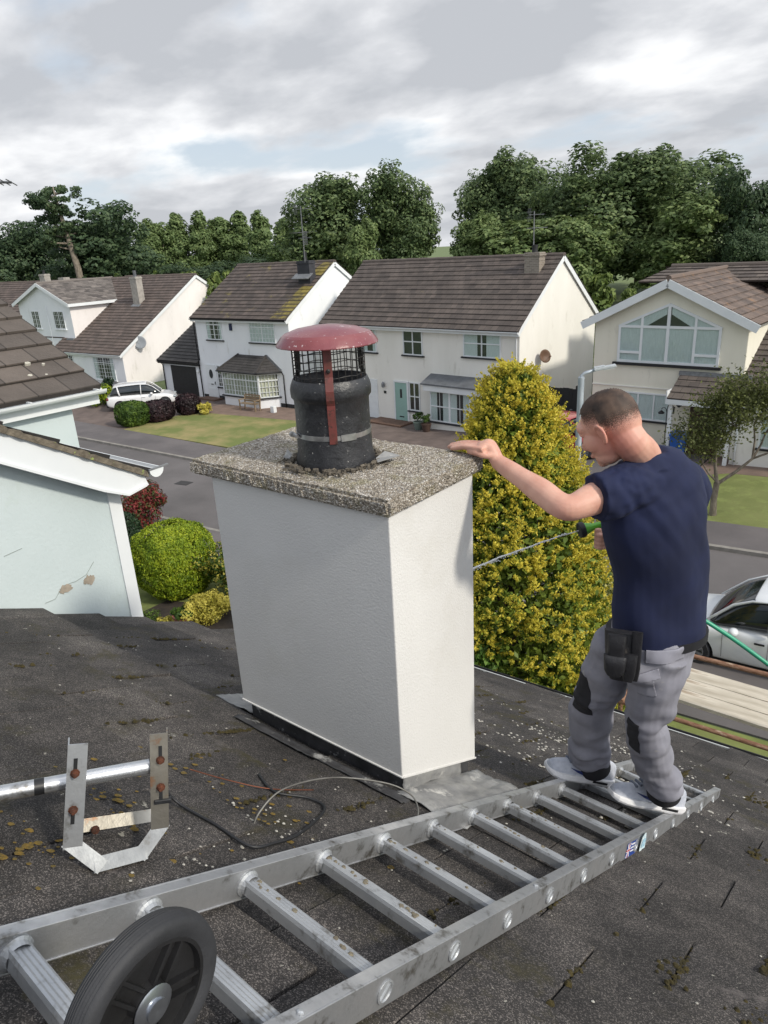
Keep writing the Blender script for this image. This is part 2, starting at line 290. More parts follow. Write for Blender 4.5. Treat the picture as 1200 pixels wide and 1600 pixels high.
def window(par, x0, x1, z0, z1, y=0, axis='x', cols=2, rows=1, bars=(0, 0), curtain=0, frame=0.055, sill=True, sillmat=None, split=None, fmat=None, name='window', top=None, out=-1):
    """a framed window on a wall at plane y; out = side the wall faces. axis 'y' puts it on a wall at constant x"""
    fm = fmat or M_upvc; sillmat = sillmat or M_upvc; w = x1 - x0; h = z1 - z0; o = out
    def P(a, b, d0, d1, c, d, m, mi=0):      # box from wall coordinates
        if axis == 'x': m.box(a, b, min(y + o * d0, y + o * d1), max(y + o * d0, y + o * d1), c, d, mi)
        else: m.box(min(y + o * d0, y + o * d1), max(y + o * d0, y + o * d1), a, b, c, d, mi)
    f = MB()
    P(x0, x0 + frame, 0.0, .05, z0, z1, f); P(x1 - frame, x1, 0.0, .05, z0, z1, f)
    P(x0 + frame, x1 - frame, 0.0, .05, z0, z0 + frame, f); P(x0 + frame, x1 - frame, 0.0, .05, z1 - frame, z1, f)
    zt = z0 + h * split if split else z1 - frame
    xs = [x0 + w * k / cols for k in range(1, cols)]
    for x in xs: P(x - frame * .45, x + frame * .45, 0.0, .048, z0 + frame, z1 - frame, f)
    if split: P(x0 + frame, x1 - frame, 0.0, .046, zt - frame * .45, zt + frame * .45, f)
    for r in range(1, rows): zz = z0 + h * r / rows; P(x0 + frame, x1 - frame, 0.0, .046, zz - frame * .45, zz + frame * .45, f)
    bw = 0.011
    for k in range(1, bars[0] + 1):
        x = x0 + w * k / (bars[0] + 1); P(x - bw, x + bw, .026, .036, z0 + frame, z1 - frame, f)
    for k in range(1, bars[1] + 1):
        zz = z0 + h * k / (bars[1] + 1); P(x0 + frame, x1 - frame, .026, .036, zz - bw, zz + bw, f)
    fo = f.build(name, fm, par)
    b = MB(); P(x0 + .01, x1 - .01, .001, .004, z0 + .01, z1 - .01, b); b.build('dark_backing', M_interior, fo)  # dark sheet on the solid wall, its colour standing in for the unlit room
    g = MB(); P(x0 + frame * .6, x1 - frame * .6, .020, .024, z0 + frame * .6, z1 - frame * .6, g); g.build('pane', M_glass, fo)
    if curtain:
        segs = [(x0 + .03, x0 + w * curtain), (x1 - w * curtain, x1 - .03)] if curtain < .5 else [(x0 + .03, x1 - .03)]
        for a, bb in segs:
            c = MB(); n = max(6, int((bb - a) / .035)); pts = [(a + (bb - a) * i / n, .010 + .004 * math.sin(i * 2.4)) for i in range(n + 1)]
            for i in range(n):
                q = [(pts[i][0], y + o * pts[i][1]), (pts[i + 1][0], y + o * pts[i + 1][1])]
                if axis == 'y': q = [(yy, xx) for xx, yy in q]
                c.add([(*q[0], z0 + .03), (*q[1], z0 + .03), (*q[1], z1 - .03), (*q[0], z1 - .03)], [(0, 1, 2, 3)])
            c.build('curtain', M_curtain, fo, fix=False)
    if sill:
        s = MB(); P(x0 - .09, x1 + .09, 0, .11, z0 - .07, z0 - .002, s); s.build('sill', sillmat, fo)
    return fo
def gable_walls(par, mt, w, d, eave, yr, zr, back=None, x0=None, z0=-0.3, name='wall', front=0.0):
    """pentagon prism; local x from -w to 0"""
    back = eave if back is None else back; x0 = -w if x0 is None else x0
    m = MB(); m.prism([(x0, front, z0), (x0, d, z0), (x0, d, back), (x0, yr, zr), (x0, front, eave)], (w, 0, 0)); return m.build(name, mt, par)
def gable_roof(par, mt, xl, xr, yf, zf, yr, zr, yb, zb, ov=0.12, oe=0.28, course=0.33, barge=None, bm_=None, gutter=M_upvc, ridge=None, left=True, name='roof', lip=0.035, right=True):
    s = (zr - zf) / (yr - yf); sb = (zr - zb) / (yb - yr)
    ef = (yf - oe, zf - s * oe); eb = (yb + oe, zb - sb * oe); t = MB()
    roof_slab(t, (xl - ov, ef[0], ef[1]), (xr + ov, ef[0], ef[1]), (xr + ov, yr, zr), (xl - ov, yr, zr), course, lip)
    roof_slab(t, (xr + ov, eb[0], eb[1]), (xl - ov, eb[0], eb[1]), (xl - ov, yr, zr), (xr + ov, yr, zr), course, lip)
    # ridge tiles
    n = max(2, int((xr - xl + 2 * ov) / 0.45)); 
    for i in range(n):
        a = xl - ov + (xr - xl + 2 * ov) * i / n; b = xl - ov + (xr - xl + 2 * ov) * (i + 1) / n - .012; z = zr + .05 + (0.008 if i % 2 else 0)
        t.rings([[Vector((xx, yr + .13 * math.cos(k), z - .055 + .12 * math.sin(k))) for k in [math.pi * q / 6 for q in range(7)]] for xx in (a, b)], cap=True, closed=True)
    ro = close_uv(t).build(name, mt, par)
    bm_ = bm_ or M_upvc
    for xx, on, sg in ((xr, right, 1), (xl, left, -1)):
        if not on: continue
        b = MB(); q = xx + sg * (ov - .03)
        b.bar((q, ef[0], ef[1] - .10), (q, yr, zr - .10), .03, .2); b.bar((q, eb[0], eb[1] - .10), (q, yr, zr - .10), .03, .2)
        b.build('bargeboard', bm_, par)
    g = MB(); g.box(xl - ov, xr + ov, ef[0] + .02, ef[0] + .05, ef[1] - .17, ef[1] + .0)
    g.build('fascia', bm_, par)
    s_ = MB(); s_.box(xl - ov + .05, xr + ov - .05, ef[0] + .05, yf + .01, ef[1] - .17, ef[1] - .15); s_.build('soffit', bm_, par)
    gt = MB(); pr = [(.06 * math.cos(a), .06 * math.sin(a)) for a in [math.pi + math.pi * k / 6 for k in range(7)]]
    pr2 = [(.05 * math.cos(a), .05 * math.sin(a)) for a in [2 * math.pi - math.pi * k / 6 for k in range(7)]]
    gt.rings([[Vector((xx, ef[0] - .05 + a, ef[1] + .0 + b)) for a, b in pr + pr2] for xx in (xl - ov + .01, xr + ov - .01)], cap=True)
    gt.build('gutter', gutter, par)
    return ro
def chimney_stack(par, x, y, zb, zt, w, d, mt, pots=1, potmat=None, potshape=(0.11, 0.35), lead=True):
    m = MB(); m.box(x - w / 2, x + w / 2, y - d / 2, y + d / 2, zb, zt - .16); m.box(x - w / 2 - .04, x + w / 2 + .04, y - d / 2 - .04, y + d / 2 + .04, zt - .16, zt - .08); m.box(x - w / 2 - .01, x + w / 2 + .01, y - d / 2 - .01, y + d / 2 + .01, zt - .08, zt)
    c = m.build('chimney', mt, par, bevel=.008)
    for k in range(pots):
        px = x + (k - (pots - 1) / 2) * .34; r, h = potshape
        MB().lathe([(r * 1.15, zt), (r, zt + h * .5), (r * 1.15, zt + h * .85), (r * 1.15, zt + h), (r * .8, zt + h), (r * .8, zt + h * .6)], (px, y, 0), seg=16, cap=False).build('chimney_pot', potmat or M_black, c, smooth=True, auto=40)
    return c
def pipe(par, pts, mt, r=0.035): return MB().tube(pts, r, 8).build('downpipe', mt, par, smooth=True)

T_brown = tilemat('brown roof tiles', '5c534e', '4a4340', tw=.33, th=.33, moss='7d7146', mossamt=.66)
T_h2 = tilemat('dark brown roof tiles', '5a504b', '463f3c', moss='857a45', mossamt=.61)
T_h1 = tilemat('brown weathered tiles', '625650', '4f4642', moss='857a72', mossamt=.68)
T_slate = tilemat('grey mixed slates', '7a736e', '4a4543', tw=.45, th=.25, moss='8b857a', mossamt=.66)
T_dark = tilemat('charcoal tiles', '43403f', '363433')
T_h4 = tilemat('grey brown tiles', '625953', '4d4643', moss='8a7d60', mossamt=.63)
T_rust = tilemat('reddish tiles', '6f6057', '544a45', moss='86694f', mossamt=.6)

# ------------------------------------------------------------------ house with bay window and black garage
def house2():
    t = thing('house', 'white two storey house with black trim, bay window, bench and attached garage with black door', 'house', (-29.31, 28.66, 0), 0)
    gable_walls(t, M_bluewhite, 8.2, 8.3, 5.2, 4.15, 7.85)
    gable_roof(t, T_h2, -8.2, 0, 0, 5.2, 4.15, 7.9, 8.3, 5.2, gutter=M_black, bm_=M_upvc)
    p = MB(); p.box(-8.22, .02, -.02, .3, -.3, .28); p.build('plinth', M_darkplinth, t)
    # garage
    m = MB(); m.prism([(-12.3, 0, -.3), (-12.3, 7, -.3), (-12.3, 7, 2.4), (-12.3, 3.6, 4.45), (-12.3, 0, 2.4)], (4.1, 0, 0)); m.build('garage_wall', M_bluewhite, t)
    gable_roof(t, T_dark, -12.35, -8.35, 0, 2.4, 3.6, 4.5, 7, 2.4, gutter=M_black, bm_=M_black, name='garage_roof', right=False)
    d = MB(); d.box(-11.4, -8.8, -.03, .0, 0, 1.95)
    for k in range(1, 8): d.box(-11.38, -8.82, -.04, -.03, k * .24, k * .24 + .012)
    d.build('garage_door', M_black, t)
    pipe(t, [(-8.3, -.1, 5.0), (-8.3, -.07, 4.8), (-8.3, -.06, 0)], M_black); pipe(t, [(-12.2, -.3, 2.2), (-12.2, -.06, 1.95), (-12.2, -.06, 0)], M_black)
    window(t, -7.15, -5.7, 3.75, 5.0, cols=2, bars=(3, 3), curtain=.2, sillmat=M_black, split=.72)
    window(t, -3.25, -1.1, 3.72, 5.0, cols=2, bars=(7, 4), curtain=.9, sillmat=M_black, split=.68)
    # door
    d = MB(); d.box(-7.75, -6.75, -.05, 0, .05, 2.2); do = d.build('door', M_upvc, t, bevel=.01)
    dd = MB(); dd.box(-7.62, -6.88, -.065, -.05, .2, .75); dd.box(-7.62, -6.88, -.065, -.05, 1.0, 1.08); dd.build('door_panel', M_upvc, do, bevel=.01)
    gl = MB(); gl.prism([(-7.25 + .17 * math.cos(a), -.07, 1.62 + .28 * math.sin(a)) for a in [2 * math.pi * k / 20 for k in range(20)]], (0, .02, 0)); gl.build('door_glass', M_interior, do)
    hh = MB(); hh.box(-6.95, -6.91, -.1, -.05, .98, 1.15); hh.build('handle', M_black, do); hh = MB(); hh.box(-7.35, -7.15, -.075, -.05, .95, 1.0); hh.build('letter_box', M_black, do)
    window(t, -6.65, -5.9, .85, 2.2, cols=1, bars=(2, 4), sillmat=M_black, name='side_window')
    st = MB(); st.box(-7.95, -6.4, -.7, -.03, 0, .16); st.build('step', mat('brick step', '6e5547', '5a4438', 9), t)
    # bay: a splayed box with three lights and its own hipped roof
    yb = -.95; xl, xr = -5.1, -1.2; k = .75
    plan = [(xl, 0), (xl + .02, yb), (xr - k, yb), (xr, 0)]
    b = MB(); b.prism([(x, y, -.3) for x, y in plan], (0, 0, .95)); b.build('bay_wall', M_bluewhite, t)
    b = MB(); b.prism([(xl + .06, 0, .6), (xl + .08, yb + .06, .6), (xr - k - .04, yb + .06, .6), (xr - .06, 0, .6)], (0, 0, 1.45)); b.build('bay_dark_fill', M_interior, t)  # solid dark block, painted as the shade inside the bay
    b = MB(); b.prism([(xl - .1, 0, .6), (xl - .1, yb - .1, .6), (xr - k + .05, yb - .1, .6), (xr + .12, 0, .6)], (0, 0, .07)); b.build('bay_sill', M_black, t)
    b = MB(); b.prism([(xl - .02, 0, 1.98), (xl - .02, yb - .02, 1.98), (xr - k + .02, yb - .02, 1.98), (xr + .02, 0, 1.98)], (0, 0, .17)); b.build('bay_head', M_upvc, t)
    # bay frames
    fr = MB(); fr.box(xl, xl + .07, yb - .015, yb + .055, .67, 1.98); fr.box(xr - k - .07, xr - k, yb - .02, yb + .05, .67, 1.98); fr.box(xl, xr - k, yb - .01, yb + .04, 1.62, 1.68); fr.box(xl, xr - k, yb - .01, yb + .04, .67, .74)
    for i in range(1, 12):
        x = xl + (xr - k - xl) * i / 12; w_ = .03 if i % 4 == 0 else .011; fr.box(x - w_, x + w_, yb - .006, yb + .02, .7, 1.98)
    for z in (.98, 1.29): fr.box(xl, xr - k, yb - .004, yb + .02, z - .011, z + .011)
    A = Vector((xr - k, yb, 0)); B = Vector((xr, 0, 0)); dr = (B - A); L_ = dr.length
    for s_, w_ in [(0.04, .07), (.5, .03), (.97, .07), (.17, .02), (.34, .02), (.66, .02), (.83, .02)]:
        q = A + dr * s_; fr.bar(q + Vector((0, 0, .67)), q + Vector((0, 0, 1.98)), w_, .05, up=(dr.y, -dr.x, 0))
    for z, h_ in ((.7, .07), (1.65, .06), (.98, .02), (1.29, .02)): fr.bar(A + Vector((0, 0, z)), B + Vector((0, 0, z)), .05, h_)
    fo = fr.build('bay_window', M_upvc, t)
    c = MB()
    for i in range(60): x0 = xl + .1 + (xr - k - xl - .2) * i / 60; c.add([(x0, yb + .045 + .01 * (i % 2), .7), (x0 + .052, yb + .055 - .01 * (i % 2), .7), (x0 + .052, yb + .055 - .01 * (i % 2), 1.95), (x0, yb + .045 + .01 * (i % 2), 1.95)], [(0, 1, 2, 3)])
    nn = Vector((dr.y, -dr.x, 0)).normalized() * -.045
    for i in range(24): q0 = A + dr * (.05 + .9 * i / 24) + nn * (1 + .2 * (i % 2)); q1 = A + dr * (.05 + .9 * (i + 1) / 24) + nn * (1.2 - .2 * (i % 2)); c.add([q0 + Vector((0, 0, .7)), q1 + Vector((0, 0, .7)), q1 + Vector((0, 0, 1.95)), q0 + Vector((0, 0, 1.95))], [(0, 1, 2, 3)])
    c.build('curtain', mat('cream net', 'b9bca8', 'a0a392', 9, .95), fo, fix=False)
    g = MB(); g.box(xl + .05, xr - k - .05, yb + .02, yb + .024, .7, 1.95); g.build('pane', M_glass, fo)
    r = MB(); e0 = Vector((xl - .18, yb - .2, 2.12)); e1 = Vector((xr - k + .1, yb - .2, 2.12)); e2 = Vector((xr + .3, 0, 2.12)); r0 = Vector((xl + .65, -.02, 2.95)); r1 = Vector((xr - .85, -.02, 2.95)); el = Vector((xl - .18, 0, 2.12))
    roof_slab(r, e0, e1, r1, r0, .22, .02, .02); roof_slab(r, e1, e2, r1, r1, .22, .02, .02); roof_slab(r, el, e0, r0, r0, .22, .02, .02)
    r.bar(e1 + Vector((0, 0, .06)), r1 + Vector((0, 0, .06)), .12, .07); r.bar(e0 + Vector((0, 0, .06)), r0 + Vector((0, 0, .06)), .12, .07); r.add([e0, e1, e2, el], [(3, 2, 1, 0)])
    close_uv(r).build('bay_roof', T_dark, t)
    MB().bar(Vector((xr - .8, -.03, 3.0)), Vector((xr + .3, -.03, 2.2)), .05, .12).build('flashing', M_lead, t)
    g = MB(); g.tube([e0 + Vector((0, -.05, 0)), e1 + Vector((.02, -.05, 0)), e2 + Vector((.04, -.02, 0))], .05, 8); g.build('bay_gutter', M_black, t, smooth=True)
    pipe(t, [(xr + .3, -.02, 2.1), (xr + .45, -.05, 1.95), (xr + .45, -.05, 0)], M_black)
    chimney_stack(t, -.75, 2.6, 6.2, 8.05, .95, .5, mat('dark render', '2d2e33', '393a40', 4, .8), pots=1, potshape=(.09, .5))
    l = MB(); l.bar((-1.4, 2.2, 7.22), (-.1, 2.2, 7.22), .5, .05, up=(0, -.53, .85)); l.build('flashing', M_lead, t)
    a = MB(); a.box(-4.95, -4.75, -.08, 0, 4.35, 4.75); a.build('alarm_box', mat('navy plastic', '2a3350'), t)
    pl = MB(); pl.lathe([(.04, 0), (.07, .02), (.07, .12), (.02, .22)], (-8.5, -.1, 1.62), seg=10); pl.build('wall_lamp', M_upvc, t)
    moss = tilemat('mossy tiles', '8a7c3c', '6f6536', moss='4b4438', mossamt=.5)
    r2 = MB(); s = 2.7 / 4.15; nv = Vector((0, -s, 1)).normalized() * .046
    for y0, y1, xa, xb in ((-.2, 2.2, -.85, .1), (3.0, 4.1, -.75, .05)):
        r2 = MB(); roof_slab(r2, Vector((xa - .3, y0, 5.2 + s * y0)) + nv, Vector((xb, y0, 5.2 + s * y0)) + nv, Vector((xb, y1, 5.2 + s * y1)) + nv, Vector((xa + .1, y1, 5.2 + s * y1)) + nv, .33, .034, .012)
        close_uv(r2).build('mossy_tiles', moss, t)
    return t
house2()

# ------------------------------------------------------------------ cream house with pale green door
def house3():
    t = thing('house', 'cream two storey house with pale green front door and brown tiled roof', 'house', (-14.82, 28.27, 0), R(-4.2))
    Wd = 12.25; gable_walls(t, M_cream, Wd, 7.0, 5.05, 3.5, 7.75)
    gable_roof(t, T_brown, -Wd, 0, 0, 5.05, 3.5, 7.8, 7.0, 5.05, bm_=M_upvc)
    X = lambda v: v - 6.46
    window(t, X(-2.95), X(-2.0), 3.5, 4.85, cols=1, rows=2, sillmat=M_darkplinth, curtain=.3)
    window(t, X(-.2), X(1.04), 3.5, 4.8, cols=2, rows=2, sillmat=M_darkplinth)
    window(t, X(3.47), X(5.52), 3.62, 4.85, cols=2, rows=2, sillmat=M_darkplinth, curtain=.38)
    d = MB(); d.box(X(-.85), X(-.05), -.05, 0, .05, 2.08); do = d.build('door', mat('pale green door', '8fb0a8', '88a8a0', 2, .5), t, bevel=.01)
    g = MB(); g.box(X(-.52), X(-.38), -.056, -.05, 1.3, 1.75); g.build('door_glass', M_interior, do); g = MB(); g.box(X(-.6), X(-.3), -.058, -.05, .3, .36); g.build('letter_box', M_interior, do)
    f = MB(); f.box(X(-.93), X(-.85), -.07, 0, .05, 2.16); f.box(X(-.05), X(.05), -.07, 0, .05, 2.16); f.box(X(-.85), X(-.05), -.07, 0, 2.08, 2.16); f.build('door_frame', M_upvc, t)
    window(t, X(.08), X(.78), .72, 2.16, cols=2, rows=2, sillmat=M_darkplinth, name='side_window')
    st = MB(); st.box(X(-2.0), X(.3), -1.1, 0, 0, .14); st.build('step', mat('brick step', '6e5547'), t)
    p = MB(); p.box(X(.3), .02, -.02, .3, -.3, .2); p.build('plinth', mat('grey plinth', '86837c'), t)
    # bow window with flat lead canopy
    b = MB(); b.box(X(1.7), X(5.5), -.55, 0, -.3, .48); b.build('bay_wall', M_cream, t)
    b = MB(); b.prism([(X(1.5), -.85, 2.28), (X(5.75), -.85, 2.28), (X(5.75), 0, 2.62), (X(1.5), 0, 2.62)], (0, 0, .07)); b.build('bay_roof', mat('slate lead', '55585c', '686b70', 3, .6), t)
    b = MB(); b.box(X(1.6), X(5.65), -.78, 0, 2.0, 2.28); b.build('bay_fascia', M_upvc, t)
    b = MB(); b.box(X(1.85), X(5.35), -.5, 0, .48, 2.0); b.build('bay_dark_fill', M_interior, t)  # dark block behind the panes, the room's shade put into its colour
    for a, c in ((1.82, 3.0), (3.0, 4.2), (4.2, 5.38)): window(t, X(a), X(c), .5, 1.98, y=-.5, cols=1, rows=2, bars=(1, 0), curtain=.35, sill=False, name='bay_window')
    b = MB(); b.box(X(1.7), X(5.5), -.62, -.5, .42, .49); b.build('bay_sill', M_darkplinth, t)
    d = MB(); d.box(X(-4.6), X(-2.1), -.04, 0, 0, 2.1)
    for k in range(1, 7): d.box(X(-4.58), X(-2.12), -.05, -.04, k * .3, k * .3 + .015)
    d.build('garage_door', M_upvc, t)
    l = MB(); l.lathe([(.05, 0), (.09, .05), (.09, .2), (.02, .3)], (X(-1.6), -.12, 1.75), seg=8); l.box(X(-1.62), X(-1.58), -.1, 0, 1.9, 1.94); l.build('wall_lamp', M_lead, t)
    q = MB(); q.box(X(-1.66), X(-1.5), -.02, 0, 1.42, 1.56); q.build('number_plate', M_black, t)
    brick = bpy.data.materials.new('buff brick'); brick.use_nodes = True; nt_ = brick.node_tree; bb = N(nt_, 'ShaderNodeTexBrick', Scale=1.0); bb.inputs['Brick Width'].default_value = .225; bb.inputs['Row Height'].default_value = .075; bb.inputs['Mortar Size'].default_value = .008
    bb.inputs['Color1'].default_value = (*lin('8a7f74'), 1); bb.inputs['Color2'].default_value = (*lin('73695f'), 1); bb.inputs['Mortar'].default_value = (*lin('9a958c'), 1)
    tc = N(nt_, 'ShaderNodeTexCoord'); sp = N(nt_, 'ShaderNodeSeparateXYZ'); ad = N(nt_, 'ShaderNodeMath', _operation='ADD'); cm = N(nt_, 'ShaderNodeCombineXYZ')
    nt_.links.new(tc.outputs['Object'], sp.inputs[0]); nt_.links.new(sp.outputs[0], ad.inputs[0]); nt_.links.new(sp.outputs[1], ad.inputs[1]); nt_.links.new(ad.outputs[0], cm.inputs[0]); nt_.links.new(sp.outputs[2], cm.inputs[1]); nt_.links.new(cm.outputs[0], bb.inputs[0]); nt_.links.new(bb.outputs[0], nt_.nodes['Principled BSDF'].inputs['Base Color'])
    MATS['brick'] = brick
    chimney_stack(t, -.98, 2.75, 6.3, 7.98, .78, .5, brick, pots=1, potshape=(.12, .32))
    l = MB(); l.bar((-1.45, 2.42, 6.98), (-.5, 2.42, 6.98), .3, .05, up=(0, -.6, .8)); l.build('flashing', M_lead, t)
    pipe(t, [(-.12, -.1, 5.0), (-.12, -.06, 4.7), (-.12, -.06, 0)], M_upvc)
    return t
house3()

# ------------------------------------------------------------------ big roofed bungalow on the left with a two storey wing
def house1():
    t = thing('house', 'pale grey house with low brown roof and projecting upper wing of two small windows', 'house', (-46.29, 28.69, 0), R(3))
    gable_walls(t, M_pinkwhite, 8.46, 13.0, 2.5, 7.6, 7.25, back=4.0)
    m = MB(); m.box(-8.46, 0.0, -.012, 0, -.3, 2.48); m.build('front_wall', M_bluewhite, t)
    gable_roof(t, T_h1, -8.46, 0, 0, 2.5, 7.6, 7.3, 13.0, 4.0, left=False)
    # long main roof carries on to the left behind the wing
    m = MB(); m.prism([(-17, 1.2, -.3), (-17, 13, -.3), (-17, 13, 4), (-17, 7.6, 7.2), (-17, 1.2, 3.2)], (8.55, 0, 0)); m.build('rear_wall', M_bluewhite, t)
    r = MB(); roof_slab(r, (-17.2, 1.0, 3.15), (-8.4, 1.0, 3.15), (-8.4, 7.6, 7.3), (-17.2, 7.6, 7.3)); close_uv(r).build('rear_roof', T_h1, t)
    # wing: gable to the street, ridge running back
    wl, wr, pk, zp, ze = -14.1, -6.95, -10.4, 7.25, 5.85
    m = MB(); m.prism([(wl, 1.0, -.3), (wr, 1.0, -.3), (wr, 1.0, ze), (pk, 1.0, zp), (wl, 1.0, ze)], (0, 6.6, 0)); m.build('wing_wall', M_bluewhite, t)
    m = MB(); m.prism([(wr + .012, 1.0, 2.9), (wr + .012, 7.0, 5.7), (wr + .012, 7.0, ze), (wr + .012, 1.0, ze)], (-.01, 0, 0)); m.build('wing_cheek', M_pinkwhite, t)
    r = MB(); s1 = (zp - ze) / (wr - pk)
    roof_slab(r, (wr + .35, .7, ze - s1 * .35), (wr + .35, 7.6, ze - s1 * .35), (pk, 7.6, zp), (pk, .7, zp), .25, .02)
    s2 = (zp - ze) / (pk - wl); roof_slab(r, (wl - .35, 7.6, ze - s2 * .35), (wl - .35, .7, ze - s2 * .35), (pk, .7, zp), (pk, 7.6, zp), .25, .02)
    r.tube([(pk, .7, zp + .05), (pk, 7.6, zp + .05)], .1, 8); close_uv(r).build('wing_roof', T_slate, t)
    b = MB(); b.bar((wr + .35, .68, ze - s1 * .35 - .08), (pk, .68, zp - .06), .04, .24); b.bar((wl - .35, .68, ze - s2 * .35 - .08), (pk, .68, zp - .06), .04, .24); b.build('bargeboard', M_upvc, t)
    b = MB(); b.box(wr + .3, wr + .38, .7, 6.6, ze - .32, ze - .1); b.build('fascia', M_upvc, t)
    b = MB(); b.bar((wr + .02, 1.1, 3.2), (wr + .02, 5.2, 5.85), .25, .05); b.build('flashing', M_lead, t)
    b = MB(); b.box(wr - .9, wr, .8, 1.0, 3.0, 3.2); b.build('hopper', M_lead, t)
    window(t, -9.3, -7.9, 3.85, 5.2, y=1.0, cols=2, bars=(5, 3)); window(t, -12.4, -11.3, 3.85, 5.2, y=1.0, cols=2, bars=(3, 3))
    window(t, -3.6, -1.1, .45, 2.1, y=-.012, cols=2, bars=(7, 5), split=.75, curtain=.2); window(t, -6.7, -6.15, .4, 2.1, y=-.012, cols=1, bars=(1, 6), sill=False)
    conc = mat('grey render stack', '8c8782', 'a5a099', 4, .9, bump=.4)
    chimney_stack(t, -3.4, 4.7, 5.0, 7.4, .75, .55, conc, pots=1, potshape=(.12, .45), potmat=mat('steel flue', '5a5c60', '77797d', 4, .4, metal=.6))
    l = MB(); l.bar((-3.9, 4.35, 5.32), (-2.9, 4.35, 5.32), .3, .05, up=(0, -.5, .8)); l.build('flashing', M_lead, t)
    pipe(t, [(-8.3, -.1, 2.3), (-8.3, -.08, 0)], M_upvc); pipe(t, [(-10.0, .9, 5.6), (-10.0, .95, 1)], M_upvc, .02)
    c2 = MB(); c2.box(-15.2, -14.4, 5.6, 6.2, 5, 7.5); c2.build('chimney', conc, t)
    return t
house1()
def house0():
    t = thing('house', 'house at far left beyond the grey one, mostly its long brown roof', 'house', (-65.5, 30.0, 0), R(5))
    gable_walls(t, M_bluewhite, 16, 11, 2.6, 6.5, 7.0); gable_roof(t, T_h1, -16, 0, 0, 2.6, 6.5, 7.1, 11, 3.0)
    window(t, -4, -2, .8, 2.0, cols=2)
    chimney_stack(t, -2.0, 5.8, 5.5, 7.8, .8, .6, MATS['grey render stack'], pots=1)
house0()

